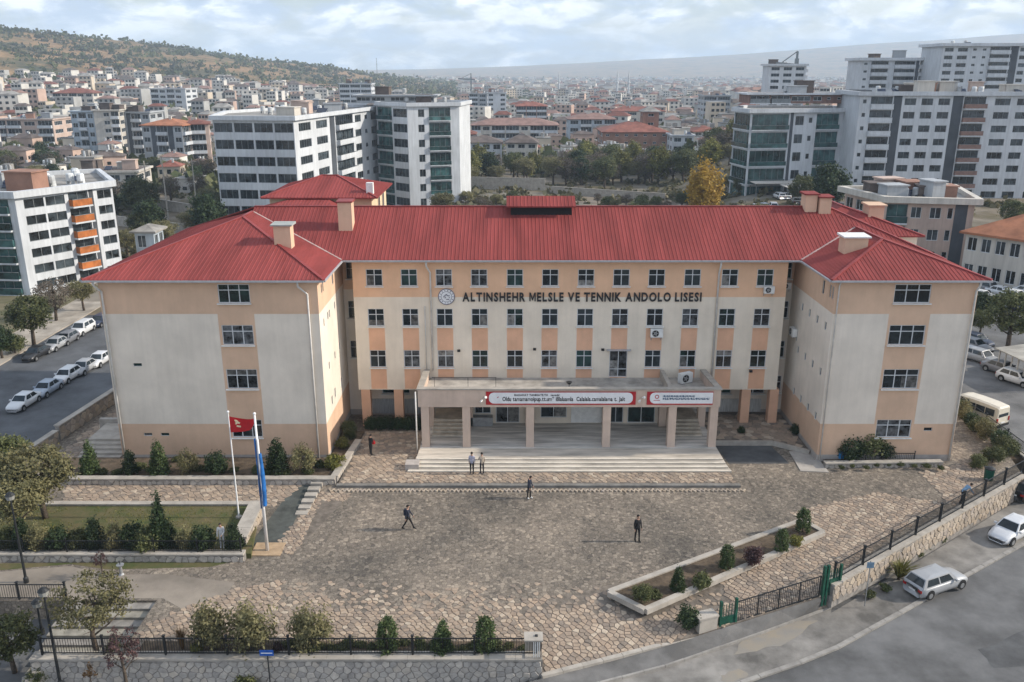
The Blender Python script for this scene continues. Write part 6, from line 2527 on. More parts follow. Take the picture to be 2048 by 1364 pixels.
# big yellow poplar and the trees behind the school
Yp = 176
X, zb = at_x(1405, Yp, -2), tz(at_x(1405, Yp, -2), Yp)
plant('tree_yellow', 'poplar_tree', 'tall golden autumn poplar behind the school roof', X, Yp, zb, 2.75, 'tree', sz=2.9)
TL = {'tree_green': 'green leafy tree in the belt behind the school', 'tree_dark': 'dark evergreen tree in the belt behind the school', 'tree_yg': 'yellowing tree in the belt behind the school', 'tree_bare': 'grey brown half bare tree in the belt behind the school', 'tree_olive': 'pale olive tree in the belt behind the school'}
rg = random.Random(12)
belt = sorted((rg.uniform(915, 1480), rg.uniform(262, 312), rg.choice(['tree_green', 'tree_dark', 'tree_yg', 'tree_bare', 'tree_olive', 'tree_bare', 'tree_yg']), rg.uniform(1.7, 2.9)) for i in range(64))
seen = {}
for x, Y, k, sc_ in belt:
    n = seen[k] = seen.get(k, -1) + 1
    X = at_x(x, Y, -5)
    plant(k, 'belt_tree', ORD[n] + ' ' + TL[k].replace(' in the belt', ' from the left in the belt'), X, Y, tz(X, Y) - .3, sc_, 'tree', 'tree belt behind the school, ' + k[5:].replace('yg', 'yellowing'))
for i in range(34):
    x = rg.uniform(900, 1500)
    Y = rg.uniform(196, 235)
    k = rg.choice(['tree_green', 'tree_bare', 'tree_olive', 'bush'])
    X = at_x(x, Y, -5)
    if k == 'bush':
        plant('bush', 'rough_scrub', 'rough scrub on the waste ground behind the school roof', X, Y, tz(X, Y) - .2, rg.uniform(2, 4.5), 'shrub', 'scrub on the waste ground')
    else:
        plant(k, 'waste_tree', 'low tree on the waste ground behind the school roof', X, Y, tz(X, Y) - .5, rg.uniform(.8, 1.3), 'tree', 'low trees on the waste ground')
for i, (x, Y, k, s, lb) in enumerate(((1650, 182, 'tree_dark', 2.6, 'dark round tree in front of the curved balcony block'), (1480, 150, 'tree_dark', 1.6, 'dark tree right of the golden poplar'), (1515, 165, 'tree_olive', 1.5, 'olive tree near the parked cars behind the school'),
                                      (1790, 178, 'tree_olive', 1.7, 'olive tree at the foot of the striped block'), (1905, 165, 'tree_yellow', 1.0, 'small yellow tree at the foot of the striped block'), (1745, 176, 'tree_bare', 1.8, 'bare tree left at the foot of the striped block'),
                                      (1600, 190, 'tree_green', 1.8, 'green tree left of the dark round tree'), (1862, 176, 'tree_dark', 1.4, 'dark tree in the middle before the striped block'), (1890, 140, 'bush', 3.4, 'bush between the low flat house and the stone house'), (2020, 160, 'tree_green', 1.6, 'green tree behind the orange tiled house'),
                                      (300, 176, 'tree_dark', 2.2, 'dark tree beside the small blue hut'), (278, 215, 'tree_dark', 2.4, 'dark tree on the upper terrace'), (330, 160, 'tree_olive', 1.8, 'olive tree on the lower terrace'), (885, 205, 'tree_olive', 2.0, 'pale tree at the foot of the tall white block'), (340, 230, 'tree_bare', 2.2, 'bare tree between the terraces'), (395, 240, 'tree_bare', 2.0, 'bare tree left of the broad pale block'),
                                      (255, 150, 'tree_olive', 1.6, 'bushy tree right of the orange balcony block'))):
    X = at_x(x, Y, -3)
    plant(k, 'town_tree' if k != 'bush' else 'town_shrub', lb, X, Y, tz(X, Y) - .2 if Y > 172 or X < 39 else -1.2, s, 'tree')
TK = {'tree_green': 'green tree', 'tree_dark': 'dark tree', 'tree_bare': 'half bare tree', 'tree_olive': 'olive tree'}
sl_ = sorted((*rg.choice([(rg.uniform(-20, 130), rg.uniform(230, 380)), (rg.uniform(200, 430), rg.uniform(170, 300))]), rg.choice(list(TK)), rg.uniform(1.3, 2.6)) for i in range(46))
seen = {}
for x, Y, k, sc_ in sl_:
    n = seen[k] = seen.get(k, -1) + 1
    X = at_x(x, Y, -3)
    plant(k, 'slope_tree', ORD[n] + ' ' + TK[k] + ' from the left on the terraced ground below the hillside town', X, Y, tz(X, Y) - .3, sc_, 'tree', TK[k] + 's on the terraced ground')

# scrub on the hill and greenery between the far houses: uncountable, each one object
g = np.random.default_rng(5)


def scrub(name, label, pts, size, m, per=14):
    n = len(pts)
    base = np.repeat(np.array(pts), per, axis=0)
    sz = np.repeat(np.array(size), per)
    off = g.normal(size=(n * per, 3)) * np.stack([sz * .42, sz * .42, sz * .3], 1)
    off[:, 2] = np.abs(off[:, 2]) * 1.1
    c = base + off
    a = g.normal(size=(n * per, 3))
    a /= np.linalg.norm(a, axis=1)[:, None]
    b = np.cross(a, g.normal(size=(n * per, 3)))
    b /= np.linalg.norm(b, axis=1)[:, None]
    k = (sz * g.uniform(.22, .42, n * per))[:, None]
    v = np.stack([c - a * k, c + b * k, c + a * k, c - b * k], 1).reshape(-1, 3)
    me_ = bpy.data.meshes.new(name)
    me_.from_pydata(v.tolist(), [], np.arange(4 * n * per).reshape(-1, 4).tolist())
    me_.materials.append(m)
    return tag(link(name, me_), label, 'vegetation', kind='stuff')


hp, hs = [], []
while len(hp) < 1700:
    t = g.uniform(-.68, -.04)
    q = g.uniform(.55, 1.12)
    Y = q * (1300 + (t + .565) * 1200)
    X = t * Y
    if float(_vn(X, Y, 110)) * .7 + float(_vn(X, Y, 45)) * .3 < g.uniform(.42, .66):
        continue
    hp.append((X, Y, tz(X, Y)))
    hs.append(g.uniform(2.5, 7.5))
scrub('hillside_scrub', 'dark scrub and low trees covering the dry hill', hp, hs, leaf_mat('leaf_scrub', (.040, .046, .026), (.105, .10, .055)), 10)
hp, hs = [], []
while len(hp) < 9000:
    Y = 215 * (4300 / 215) ** (g.uniform(0, 1) ** 1.15)
    t = g.uniform(-.66, .66)
    X = t * Y
    if any(a < X < b and c < Y < d for a, b, c, d in OCC) or Y < 300 and -80 < X < 140:
        continue
    hp.append((X, Y, tz(X, Y)))
    hs.append(g.uniform(2.2, 6) * (1 + Y / 2600))
scrub('town_greenery', 'dark green trees scattered between the far houses', hp, hs, L_mid, 10)
hp, hs = [], []
for i in range(1500):
    Y = g.uniform(150, 300)
    X = at_x(g.uniform(-60, 2100), Y, -4)
    if any(a + 4 < X < b - 4 and c + 2 < Y < d for a, b, c, d in OCC[:-1]) or (X > 36 and Y < 178) or (X < -60 and Y < 140):
        continue
    hp.append((X, Y, tz(X, Y)))
    hs.append(g.uniform(.7, 2.6))
scrub('waste_scrub', 'rough grey green weeds and brambles on the ground behind the school', hp, hs, leaf_mat('leaf_weeds', (.045, .050, .025), (.15, .13, .07)), 16)
# grass on the lawn and weeds on the verge
lm = MB()
for i in range(5200):
    x, y = g.uniform(-34, -16.4), g.uniform(46.1, 51.6)
    if float(_vn(x, y, 2.2)) < g.uniform(.15, .8):
        continue
    a = g.uniform(0, 6.28)
    h = g.uniform(.04, .13)
    dx, dy = math.cos(a) * .03, math.sin(a) * .03
    lm.mesh([(x - dx, y - dy, .33), (x + dx, y + dy, .33), (x + g.uniform(-.06, .06), y + g.uniform(-.06, .06), .33 + h)], [(0, 1, 2)])
tag(lm.build('lawn_grass', L_yg), 'patchy yellow green grass on the raised lawn', 'grass', kind='stuff')
# ================================================================== vehicles
M_tyre = mat('tyre', (.018, .018, .019), .85, .2, 8)
M_rim = mat('rim_alloy', (.42, .43, .44), .35, .1, 6, metal=.7)
M_cglass = glass('car_glass', (.025, .034, .040), .05, .4, .8, .4)
M_lampw = mat('headlamp', (.62, .64, .66), .15, .1, 5)
M_lampr = mat('tail_lamp', (.30, .015, .015), .2, .1, 5)
M_plate = mat('number_plate', (.65, .66, .66), .5, .05, 5)
PAINT = {}


def paint(name, c, rough=.42, metal=.1):
    if name not in PAINT:
        m = mat('paint_' + name, c, rough, .05, 1.2, spec=.5, metal=metal)
        b = m.node_tree.nodes['Principled BSDF']
        b.inputs['Coat Weight'].default_value = .35
        b.inputs['Coat Roughness'].default_value = .22
        PAINT[name] = m
    return PAINT[name]


CARDIM = {
    # L, W, belt, roof, hood-x, roof-front-x, roof-rear-x, deck-x, nose z, tail z
    'sedan': (4.4, 1.74, .90, 1.44, .98, .35, -1.05, -1.72, .70, .92),
    'hatch': (4.1, 1.74, .92, 1.48, 1.00, .40, -1.45, -1.95, .72, .95),
    'estate': (4.6, 1.76, .92, 1.50, 1.05, .45, -1.85, -2.22, .72, .95),
    'suv': (4.5, 1.84, 1.02, 1.68, 1.10, .55, -1.80, -2.18, .86, 1.02),
}


def car_meshes(kind, pm):
    L_, W_, belt, roof, hx, rf, rr, dx, nz_, tz_ = CARDIM[kind]
    hl, hw = L_ / 2, W_ / 2
    st = [(-hl, .80, tz_ - .10), (-hl + .10, .92, tz_), (-hl + .45, .985, belt + .01), (-1.0, 1, belt), (0, 1, belt - .01), (hx, .985, belt), (hx + .45, .96, belt - .06), (hl - .30, .90, nz_ + .02), (hl - .08, .80, nz_ - .08), (hl, .66, nz_ - .22)]
    mb = MB()
    rings = []
    for x, wf, zt_ in st:
        w = hw * wf
        half = [(w * .80, .20), (w * .97, .30), (w, .52), (w * .985, zt_ - .14), (w * .93, zt_ - .03), (w * .55, zt_ + .025)]
        rings.append([(x, y, z) for y, z in half] + [(x, -y, z) for y, z in half[::-1]])
    n = len(rings[0])
    base = []
    for r in rings:
        base += r
    fs = []
    for i in range(len(rings) - 1):
        for k in range(n):
            a, b = i * n + k, i * n + (k + 1) % n
            fs.append((a, b, b + n, a + n))
    fs += [tuple(range(n))[::-1][::-1], tuple(range((len(rings) - 1) * n, len(rings) * n))[::-1]]
    mb.mesh(base, fs)
    parts = {'body': mb.data('body', pm, True)}
    # cabin shell
    bw, tw_ = hw * .93, hw * .70
    bl = [(dx, belt - .02), (hx, belt - .03)]
    tp = [(rr, roof), (rf, roof)]
    V = [Vector((dx, -bw, belt - .03)), Vector((hx, -bw, belt - .04)), Vector((hx, bw, belt - .04)), Vector((dx, bw, belt - .03)),
         Vector((rr, -tw_, roof - .03)), Vector((rf, -tw_, roof - .03)), Vector((rf, tw_, roof - .03)), Vector((rr, tw_, roof - .03))]
    mb = MB()
    mid = [Vector(((rr * .7 + rf * .3), -tw_ * .6, roof + .02)), Vector(((rr * .3 + rf * .7), -tw_ * .6, roof + .015)), Vector(((rr * .3 + rf * .7), tw_ * .6, roof + .015)), Vector(((rr * .7 + rf * .3), tw_ * .6, roof + .02))]
    mb.mesh(V + mid, [(0, 1, 5, 4), (1, 2, 6, 5), (2, 3, 7, 6), (3, 0, 4, 7), (4, 5, 9, 8), (5, 6, 10, 9), (6, 7, 11, 10), (7, 4, 8, 11), (8, 9, 10, 11)])
    parts['cabin'] = mb.data('cabin', pm)

    def panel(q, u0, u1, v0, v1, nm_):
        P = lambda u, v: (q[0].lerp(q[1], u)).lerp(q[3].lerp(q[2], u), v)
        c = [P(u0, v0), P(u1, v0), P(u1, v1), P(u0, v1)]
        nn = (c[1] - c[0]).cross(c[3] - c[0]).normalized() * .008
        m2 = MB()
        m2.mesh([p + nn for p in c] + [p - nn for p in c], [(0, 1, 2, 3), (0, 4, 5, 1), (1, 5, 6, 2), (2, 6, 7, 3), (3, 7, 4, 0)])
        return m2.data(nm_, M_cglass)
    parts['windshield'] = panel([V[1], V[2], V[6], V[5]], .05, .95, .10, .93, 'windshield')
    parts['rear_window'] = panel([V[3], V[0], V[4], V[7]], .06, .94, .18, .90, 'rear_window')
    sides = []
    for q in ([V[0], V[1], V[5], V[4]], [V[2], V[3], V[7], V[6]]):
        fl = q[0].x > q[1].x
        for u0, u1 in ((.10, .48), (.52, .90)):
            sides.append(panel(q, u0, u1, .16, .88, 'side_window'))
    parts['side_window'] = sides
    return parts, (hl, hw, belt, nz_, tz_)


def wheel_meshes(r=.31, w=.20):
    mb = MB()
    mb.tube([(0, -w / 2, 0), (0, -w / 2 + .03, 0), (0, w / 2 - .03, 0), (0, w / 2, 0)], [r * .92, r, r, r * .92], 16)
    t = mb.data('wheel', M_tyre)
    mb = MB()
    mb.tube([(0, -w / 2 - .012, 0), (0, w / 2 + .012, 0)], r * .62, 12)
    return t, mb.data('rim', M_rim)


WT, WR = wheel_meshes()
_cm = {}


def car(kind, pname, c, label, x, y, z, rz, s=.87, group=None, metal=.1, name='parked_car'):
    key = (kind, pname)
    if key not in _cm:
        _cm[key] = car_meshes(kind, paint(pname, c, metal=metal))
    parts, (hl, hw, belt, nz_, tz_) = _cm[key]
    o = thing(name, label, 'car', (x, y, z), rz, group, s)
    for k in ('body', 'cabin', 'windshield', 'rear_window'):
        link(k, parts[k], o)
    for m_ in parts['side_window']:
        link('side_window', m_, o)
    kk = ('bits', kind)
    if kk not in _cm:
        d = {}
        m1 = MB()
        m1.tube([(0, -.02, 0), (0, .02, 0)], .37, 16)
        d['arch'] = m1.data('wheel_arch', M_black)
        m1 = MB()
        m1.box(-.16, .05, -.17, .17, -.07, .07)
        d['head'] = m1.data('headlight', M_lampw)
        m1 = MB()
        m1.box(-.03, .10, -.14, .14, -.09, .09)
        d['tail'] = m1.data('tail_light', M_lampr)
        m1 = MB()
        m1.box(-.04, .02, -.52, .52, -.10, .10)
        d['grille'] = m1.data('grille', M_black)
        m1 = MB()
        m1.box(-.012, .012, -.26, .26, -.06, .06)
        d['plate'] = m1.data('number_plate', M_plate)
        _cm[kk] = d
    d = _cm[kk]
    for sx in (-1, 1):
        for sy in (-1, 1):
            wx_ = sx * (hl - .80)
            link('wheel_arch', d['arch'], o, (wx_, sy * (hw * .985), .36))
            w_ = link('wheel', WT, o, (wx_, sy * (hw - .085), .31))
            link('rim', WR, w_)
    for sy in (-1, 1):
        h_ = link('headlight', d['head'], o, (hl - .16, sy * hw * .62, nz_ - .14), -sy * -.35)
        h_ = link('tail_light', d['tail'], o, (-hl + .02, sy * hw * .70, tz_ - .24))
        m_ = MB()
    link('grille', d['grille'], o, (hl - .02, 0, nz_ - .34))
    link('number_plate', d['plate'], o, (-hl - .005, 0, tz_ - .36))
    mk = ('mirror', pname)
    if mk not in _cm:
        m1 = MB()
        m1.box(-.06, .08, -.10, .10, -.07, .07)
        _cm[mk] = m1.data('mirror', PAINT[pname])
    for sy in (-1, 1):
        link('mirror', _cm[mk], o, (.72, sy * (hw + .07), belt + .06))
    return o


WHITE, SILVER, GREY, DKBLUE, BLACK = (.62, .63, .64), (.33, .34, .355), (.17, .175, .19), (.018, .028, .06), (.02, .02, .022)
X, Y = gp(1870, 1176, -1.1)
car('estate', 'silver', SILVER, 'silver estate car parked half on the pavement by the stone wall', X, Y, -1.10, rad(25), .86)
X, Y = gp(2022, 1072, -1.1)
car('sedan', 'white_pearl', (.60, .61, .63), 'pale sedan parked facing down the street beyond the estate car', X, Y, -1.10, rad(25 + 180 + 8), .86)
X, Y = gp(2062, 1000, -1.1)
car('suv', 'black', BLACK, 'dark car cut by the picture edge behind the pale sedan', X, Y + 1, -1.10, rad(40), .86)
# side street, near row then far row
near = [(35, 822, 'sedan', 'white', WHITE, 'white sedan, nearest of the row on the side street'), (82, 795, 'sedan', 'silver_blue', (.30, .35, .42), 'silver blue sedan behind the nearest white one'),
        (124, 768, 'hatch', 'white', WHITE, 'white hatchback in the middle of the side street row'), (158, 751, 'sedan', 'silver', SILVER, 'silver sedan between the hatchback and the last white car'),
        (190, 735, 'sedan', 'white_pearl', (.60, .61, .63), 'last pale sedan of the row beside the building')]
for x, y, k, pn, c, lb in near:
    X, Y = gp(x, y, -2.5)
    car(k, pn, c, lb, X, Y + 1.2, -2.5, rad(-93), .88, 'cars along the side street')
for x, y, k, pn, c, lb in ((62, 722, 'sedan', 'black', BLACK, 'black sedan at the kerb under the street tree'), (102, 703, 'sedan', 'silver', SILVER, 'silver sedan behind the black one at the far kerb'),
                           (124, 692, 'hatch', 'grey', GREY, 'dark grey hatchback half hidden at the far kerb'), (156, 672, 'suv', 'white', WHITE, 'white off roader at the far kerb'),
                           (192, 655, 'hatch', 'dark_blue', DKBLUE, 'dark blue car beside the corner of the roof')):
    X, Y = gp(x, y, -2.5)
    car(k, pn, c, lb, X, Y + 1.2, -2.5, rad(-93), .88, 'cars along the side street')
# east parking
for x, y, k, pn, c, lb in ((1955, 704, 'sedan', 'grey', GREY, 'dark sedan behind the silver pickup side car park'), (1968, 728, 'estate', 'silver', SILVER, 'silver estate car near the corner of the east wing'),
                           (2012, 752, 'sedan', 'grey', GREY, 'grey sedan between silver and white cars in the car park'), (2042, 772, 'hatch', 'white', WHITE, 'white hatchback nearest in the east car park')):
    X, Y = gp(x, y, -1.2)
    car(k, pn, c, lb, X, Y + .8, -1.2, rad(-62), .9, 'cars in the east car park')
for i, (x, y) in enumerate(((1968, 556), (1990, 566), (2012, 574), (2034, 583), (2056, 592))):
    X, Y = gp(x, y, -1.2)
    car(['sedan', 'hatch', 'sedan', 'suv', 'sedan'][i], ['white', 'white_pearl', 'white', 'silver', 'white'][i], WHITE, ['first white sedan of the far row beside the roof corner', 'second pale hatchback of the far row', 'third white sedan of the far row', 'silver off roader in the far row', 'last white sedan of the far row at the picture edge'][i], X, Y, -1.2, rad(-58), .95, 'far row of the east car park')
for i, (x, y, k, pn, lb) in enumerate(((1962, 600, 'sedan', 'white', 'white sedan alone on the middle of the east lot'), (1990, 612, 'hatch', 'silver', 'silver hatchback under the broad parking tree'), (2040, 622, 'sedan', 'dark_blue', 'dark blue sedan right of the broad parking tree'), (1975, 585, 'suv', 'grey', 'grey off roader in the second far row'), (2002, 592, 'sedan', 'white_pearl', 'pearl white sedan in the second far row'), (2030, 600, 'hatch', 'white', 'white hatchback in the second far row'), (1950, 690, 'hatch', 'dark_blue', 'dark blue hatchback next to the corner of the east wing'))):
    X, Y = gp(x, y, -1.2)
    car(k, pn, DKBLUE if pn == 'dark_blue' else WHITE, lb, X, Y, -1.2, rad(-60), .93, 'cars in the east car park')
for i, (x, y) in enumerate(((1948, 520), (1975, 514), (2005, 520))):
    X, Y = gp(x, y, -1.2)
    if i < 3:
        car('hatch', ['grey', 'silver', 'black'][i], GREY, ['grey hatchback in front of the stone house', 'silver hatchback in front of the stone house', 'black hatchback in front of the stone house'][i], X, min(Y, 108), -1.2, rad(8), .95, 'cars before the stone house')
rg = random.Random(31)
for i in range(12):
    x = 1515 + i * 15 + rg.uniform(-3, 3)
    Y = rg.choice([186, 193, 199])
    X = at_x(x, Y, 0)
    pn = rg.choice(['white', 'silver', 'grey', 'white_pearl', 'silver_blue'])
    car(rg.choice(['sedan', 'hatch', 'estate']), pn, WHITE, ORD[i] + ' small parked car from the left behind the golden poplar', X, Y, tz(X, Y), rad(rg.choice([80, 95, 100])), 1.0, 'cars on the lot behind the poplar')

# cream minibus
X, Y = gp(1968, 848, -1.2)
vn = thing('minibus', 'cream minibus seen from behind on the street east of the school', 'minibus', (X - .2, Y + 1.0, -1.2), rad(118), None, .92)
pm = paint('cream', (.62, .57, .47), .4, 0)
mb = MB()
st = [(-2.55, .90, 2.05), (-2.45, .97, 2.22), (-1.5, 1, 2.30), (0, 1, 2.32), (1.1, 1, 2.28), (1.55, .98, 2.15), (1.75, .97, 1.98), (2.2, .95, 1.30), (2.5, .90, 1.12), (2.6, .80, .9)]
n = 12
bs_, fs = [], []
for x, wf, zt_ in st:
    w = .95 * wf
    half = [(w * .85, .25), (w, .38), (w * 1.0, .9), (w * .985, min(1.25, zt_ - .1)), (w * .90, zt_ - .12), (w * .66, zt_)]
    bs_ += [(x, y, z) for y, z in half] + [(x, -y, z) for y, z in half[::-1]]
for i in range(len(st) - 1):
    for k in range(n):
        a, b = i * n + k, i * n + (k + 1) % n
        fs.append((a, b, b + n, a + n))
fs += [tuple(range(n)), tuple(range((len(st) - 1) * n, len(st) * n))[::-1]]
mb.mesh(bs_, fs)
mb.build('body', pm, vn)
for sy in (-1, 1):
    for k in range(4):
        x0 = -2.2 + k * .95
        m1 = MB()
        c_ = [Vector((x0, sy * .955, 1.28)), Vector((x0 + .86, sy * .955, 1.28)), Vector((x0 + .86, sy * .915, 1.90)), Vector((x0, sy * .915, 1.90))]
        d = Vector((0, sy * .02, 0))
        m1.mesh([p + d for p in c_] + [p - d for p in c_], [(0, 1, 2, 3), (4, 5, 6, 7), (0, 1, 5, 4), (1, 2, 6, 5), (2, 3, 7, 6), (3, 0, 4, 7)])
        m1.build('side_window', M_cglass, vn)
mb = MB()
mb.mesh([(-2.565, -.72, 1.22), (-2.565, .72, 1.22), (-2.53, .66, 1.95), (-2.53, -.66, 1.95), (-2.5, -.72, 1.22), (-2.5, .72, 1.22), (-2.45, .66, 1.95), (-2.45, -.66, 1.95)], [(0, 1, 2, 3), (0, 4, 5, 1), (1, 5, 6, 2), (2, 6, 7, 3), (3, 7, 4, 0)])
mb.build('rear_window', M_cglass, vn)
mb = MB()
mb.mesh([(1.74, -.82, 1.98), (1.74, .82, 1.98), (2.2, .86, 1.33), (2.2, -.86, 1.33), (1.70, -.82, 1.95), (1.70, .82, 1.95), (2.15, .86, 1.3), (2.15, -.86, 1.3)], [(0, 3, 2, 1), (0, 1, 5, 4), (1, 2, 6, 5), (2, 3, 7, 6), (3, 0, 4, 7)])
o = mb.build('windshield', M_cglass, vn)
o.location = (.03, 0, .02)
for sy in (-1, 1):
    m1 = MB()
    m1.box(-2.6, -2.5, sy * .82 - .08, sy * .82 + .08, .75, 1.15)
    m1.build('tail_light', M_lampr, vn)
    for x in (-1.6, 1.6):
        m1 = MB()
        m1.tube([(0, -.02, 0), (0, .02, 0)], .40, 16)
        m1.build('wheel_arch', M_black, vn, loc=(x, sy * .945, .40))
        w_ = link('wheel', WT, vn, (x, sy * .86, .33), scale=1.06)
        link('rim', WR, w_)
mb = MB()
mb.box(-2.66, -2.52, -.85, .85, .32, .52)
mb.build('bumper', M_black, vn)
mb = MB()
mb.box(-2.60, -2.56, -.26, .26, .60, .72)
mb.build('number_plate', M_plate, vn)

# ================================================================== people
M_skin = mat('skin', (.42, .26, .19), .6, .08, 10)
M_hair = mat('hair_dark', (.015, .012, .010), .7, .2, 20)


def cloth(nm_, c):
    return MATS.get('cloth_' + nm_) or mat('cloth_' + nm_, c, .85, .18, 9, bump=.3, bscale=14)


def person(label, x, y, z, rz, top, legs, shoes, stride=.0, arms=(.0, .0), bend=0.0, head=0.0, h=1.75, hand=0.0, bag=None):
    """one continuous figure grown over a posed skeleton; it faces -Y before the turn rz"""
    vs, rad_, bones, tags = [], [], [], []

    def v(p, r, par=None, t='top'):
        vs.append(Vector(p))
        rad_.append(r if hasattr(r, '__len__') else (r, r))
        if par is not None:
            bones.append((par, len(vs) - 1))
            tags.append(t)
        return len(vs) - 1
    sb, cb = math.sin(bend), math.cos(bend)
    up = lambda y_, z_: (y_ * cb - z_ * sb, .95 + y_ * sb + z_ * cb)        # torso leaning forward (-Y)

    def T(px_, py_, pz_):
        a, b = up(py_, pz_)
        return (px_, a, b)
    pel = v((0, 0, .95), (.145, .105))
    sp_ = v(T(0, -.005, .20), (.135, .10), pel, 'top')
    ch = v(T(0, .0, .40), (.165, .115), sp_, 'top')
    nk = v(T(0, .01, .53), .058, ch, 'skin')
    hy = -math.sin(head) * .11
    hz = math.cos(head)
    hb = v(T(0, -.01 + hy * .4, .53 + .09 * hz), (.062, .066), nk, 'skin')
    hm = v(T(0, -.02 + hy, .53 + .18 * hz), (.080, .096), hb, 'skin')
    ht = v(T(0, -.005 + hy * 1.3, .53 + .255 * hz), (.062, .075), hm, 'skin')
    v(T(0, -.125 + hy * 1.2, .53 + .155 * hz), .012, hm, 'skin')
    for s in (-1, 1):
        v(T(s * .088, .0 + hy, .53 + .16 * hz), .012, hm, 'skin')
    for s, sw, st_ in ((-1, arms[0], -stride), (1, arms[1], stride)):
        sh = v(T(s * .165, .005, .455), .064, ch, 'top')
        a1 = sw
        el = v((vs[sh].x + s * .045, vs[sh].y - math.sin(a1) * .28, vs[sh].z - math.cos(a1) * .28), .046, sh, 'top')
        a2 = a1 + .25 + (hand if s > 0 else 0)
        wr_ = v((vs[el].x + s * .0 - (s * .10 if hand and s > 0 else 0), vs[el].y - math.sin(a2) * .25, vs[el].z - math.cos(a2) * .25), .032, el, 'top')
        dv = (vs[wr_] - vs[el]).normalized()
        pm_ = v(vs[wr_] + dv * .085, (.040, .022), wr_, 'skin')
        for k, (o_, ln) in enumerate(((-.030, .062), (-.010, .074), (.010, .078), (.030, .066))):
            k1 = v(vs[pm_] + dv * .03 + Vector((0, o_, 0)), .0095, pm_, 'skin')
            k2 = v(vs[k1] + dv * ln * .5 + Vector((-s * .008, 0, 0)), .0088, k1, 'skin')
            v(vs[k2] + dv * ln * .45 + Vector((-s * .018, 0, 0)), .0075, k2, 'skin')
        t1 = v(vs[wr_] + dv * .045 + Vector((-s * .008, -.038, 0)), .0105, pm_, 'skin')
        v(vs[t1] + dv * .045 + Vector((-s * .008, -.018, 0)), .0085, t1, 'skin')
        hp_ = v((s * .088, 0, .90), (.090, .098), pel, 'legs')
        kn = v((s * .098, -math.sin(st_) * .42 - abs(st_) * .03, .90 - math.cos(st_) * .42), .060, hp_, 'legs')
        a3 = st_ - (abs(st_) * .35 if st_ < 0 else .05)
        an = v((s * .10, vs[kn].y - math.sin(a3) * .40, max(.085, vs[kn].z - math.cos(a3) * .40)), .043, kn, 'legs')
        hl_ = v((s * .10, vs[an].y + .05, vs[an].z - .045), .036, an, 'shoes')
        v((s * .108, vs[an].y - .17, max(.03, vs[an].z - .055)), (.046, .030), an, 'shoes')
    me_ = bpy.data.meshes.new('tmp')
    me_.from_pydata([tuple(p) for p in vs], bones, [])
    ob = bpy.data.objects.new('tmp_body', me_)
    COL.objects.link(ob)
    ob.modifiers.new('skin', 'SKIN').use_smooth_shade = True
    for i, sv_ in enumerate(me_.skin_vertices[0].data):
        sv_.radius = rad_[i]
        sv_.use_root = i == 0
    sm = ob.modifiers.new('sub', 'SUBSURF')
    sm.levels = sm.render_levels = 1
    dg = bpy.context.evaluated_depsgraph_get()
    bm_ = bpy.data.meshes.new_from_object(ob.evaluated_get(dg))
    bpy.data.objects.remove(ob)
    bm_.name = 'body'
    mats_ = [M_skin, top, legs, shoes]
    bm_.materials.clear()
    for m_ in mats_:
        bm_.materials.append(m_)
    ti = {'skin': 0, 'top': 1, 'legs': 2, 'shoes': 3}
    A_ = np.array([vs[a] for a, b in bones])
    D_ = np.array([vs[b] for a, b in bones]) - A_
    dd = (D_ ** 2).sum(1)
    rr_ = np.array([(rad_[a][0] + rad_[b][0]) / 2 for a, b in bones])
    for pl_ in bm_.polygons:
        c = np.array(pl_.center)
        tt = np.clip(((c - A_) * D_).sum(1) / dd, 0, 1)
        ds = np.linalg.norm(A_ + D_ * tt[:, None] - c, axis=1) - rr_
        pl_.material_index = ti[tags[int(ds.argmin())]]
    o = thing('person', label, 'person', (x, y, z), rz, None, h / 1.75)
    link('body', bm_, o)
    hc = vs[hm]
    mb = MB()
    ring = []
    for i in range(6):                     # hair: crown and back of the head
        ph = i / 5 * rad(100)
        ring.append((.094 * math.sin(ph) + .004, hc.z - .01 + .112 * math.cos(ph)))
    nseg = 14
    vv, ff = [], []
    for r_, z_ in ring:
        for k in range(nseg):
            a = 2 * math.pi * k / nseg
            front = max(0, -math.sin(a))
            vv.append((hc.x + r_ * math.cos(a) * .92, hc.y + .016 + r_ * math.sin(a) * 1.16, z_ + front * max(0, (.07 + hc.z - z_)) * .75))
    for i in range(5):
        for k in range(nseg):
            a, b = i * nseg + k, i * nseg + (k + 1) % nseg
            ff.append((a, a + nseg, b + nseg, b))
    mb.mesh(vv, ff)
    mb.build('hair', M_hair, o, True)
    if bag:
        mb = MB()
        cc = vs[ch]
        mb.box(-.13, .13, cc.y + .09, cc.y + .24, cc.z - .30, cc.z + .08)
        mb.build('backpack', bag, o)
    return o


navy, black, white_, lav, beige, dkt = cloth('navy', (.022, .028, .048)), cloth('black', (.018, .018, .02)), cloth('white', (.62, .62, .63)), cloth('lavender', (.42, .42, .52)), cloth('beige', (.36, .31, .26)), cloth('dark_trousers', (.025, .024, .03))
sh_b, sh_w = cloth('shoe_black', (.015, .015, .015)), cloth('shoe_white', (.68, .68, .68))
X, Y = gp(817, 1060)
person('person in dark navy walking across the yard with a bag', X, Y, .0, rad(80), navy, black, sh_b, .42, (-.3, .35), 0, .1, 1.78, bag=navy)
X, Y = gp(1058, 997)
person('person in dark jacket and white shoes looking down near the terrace', X, Y, .0, rad(65), navy, black, sh_w, .10, (.05, .1), .06, .75, 1.78, hand=.4)
X, Y = gp(1274, 1083)
person('person all in black standing alone on the right of the yard', X, Y, .0, rad(20), black, black, sh_b, .10, (-.05, .05), 0, .1, 1.86)
X, Y = gp(944, 949, TER)
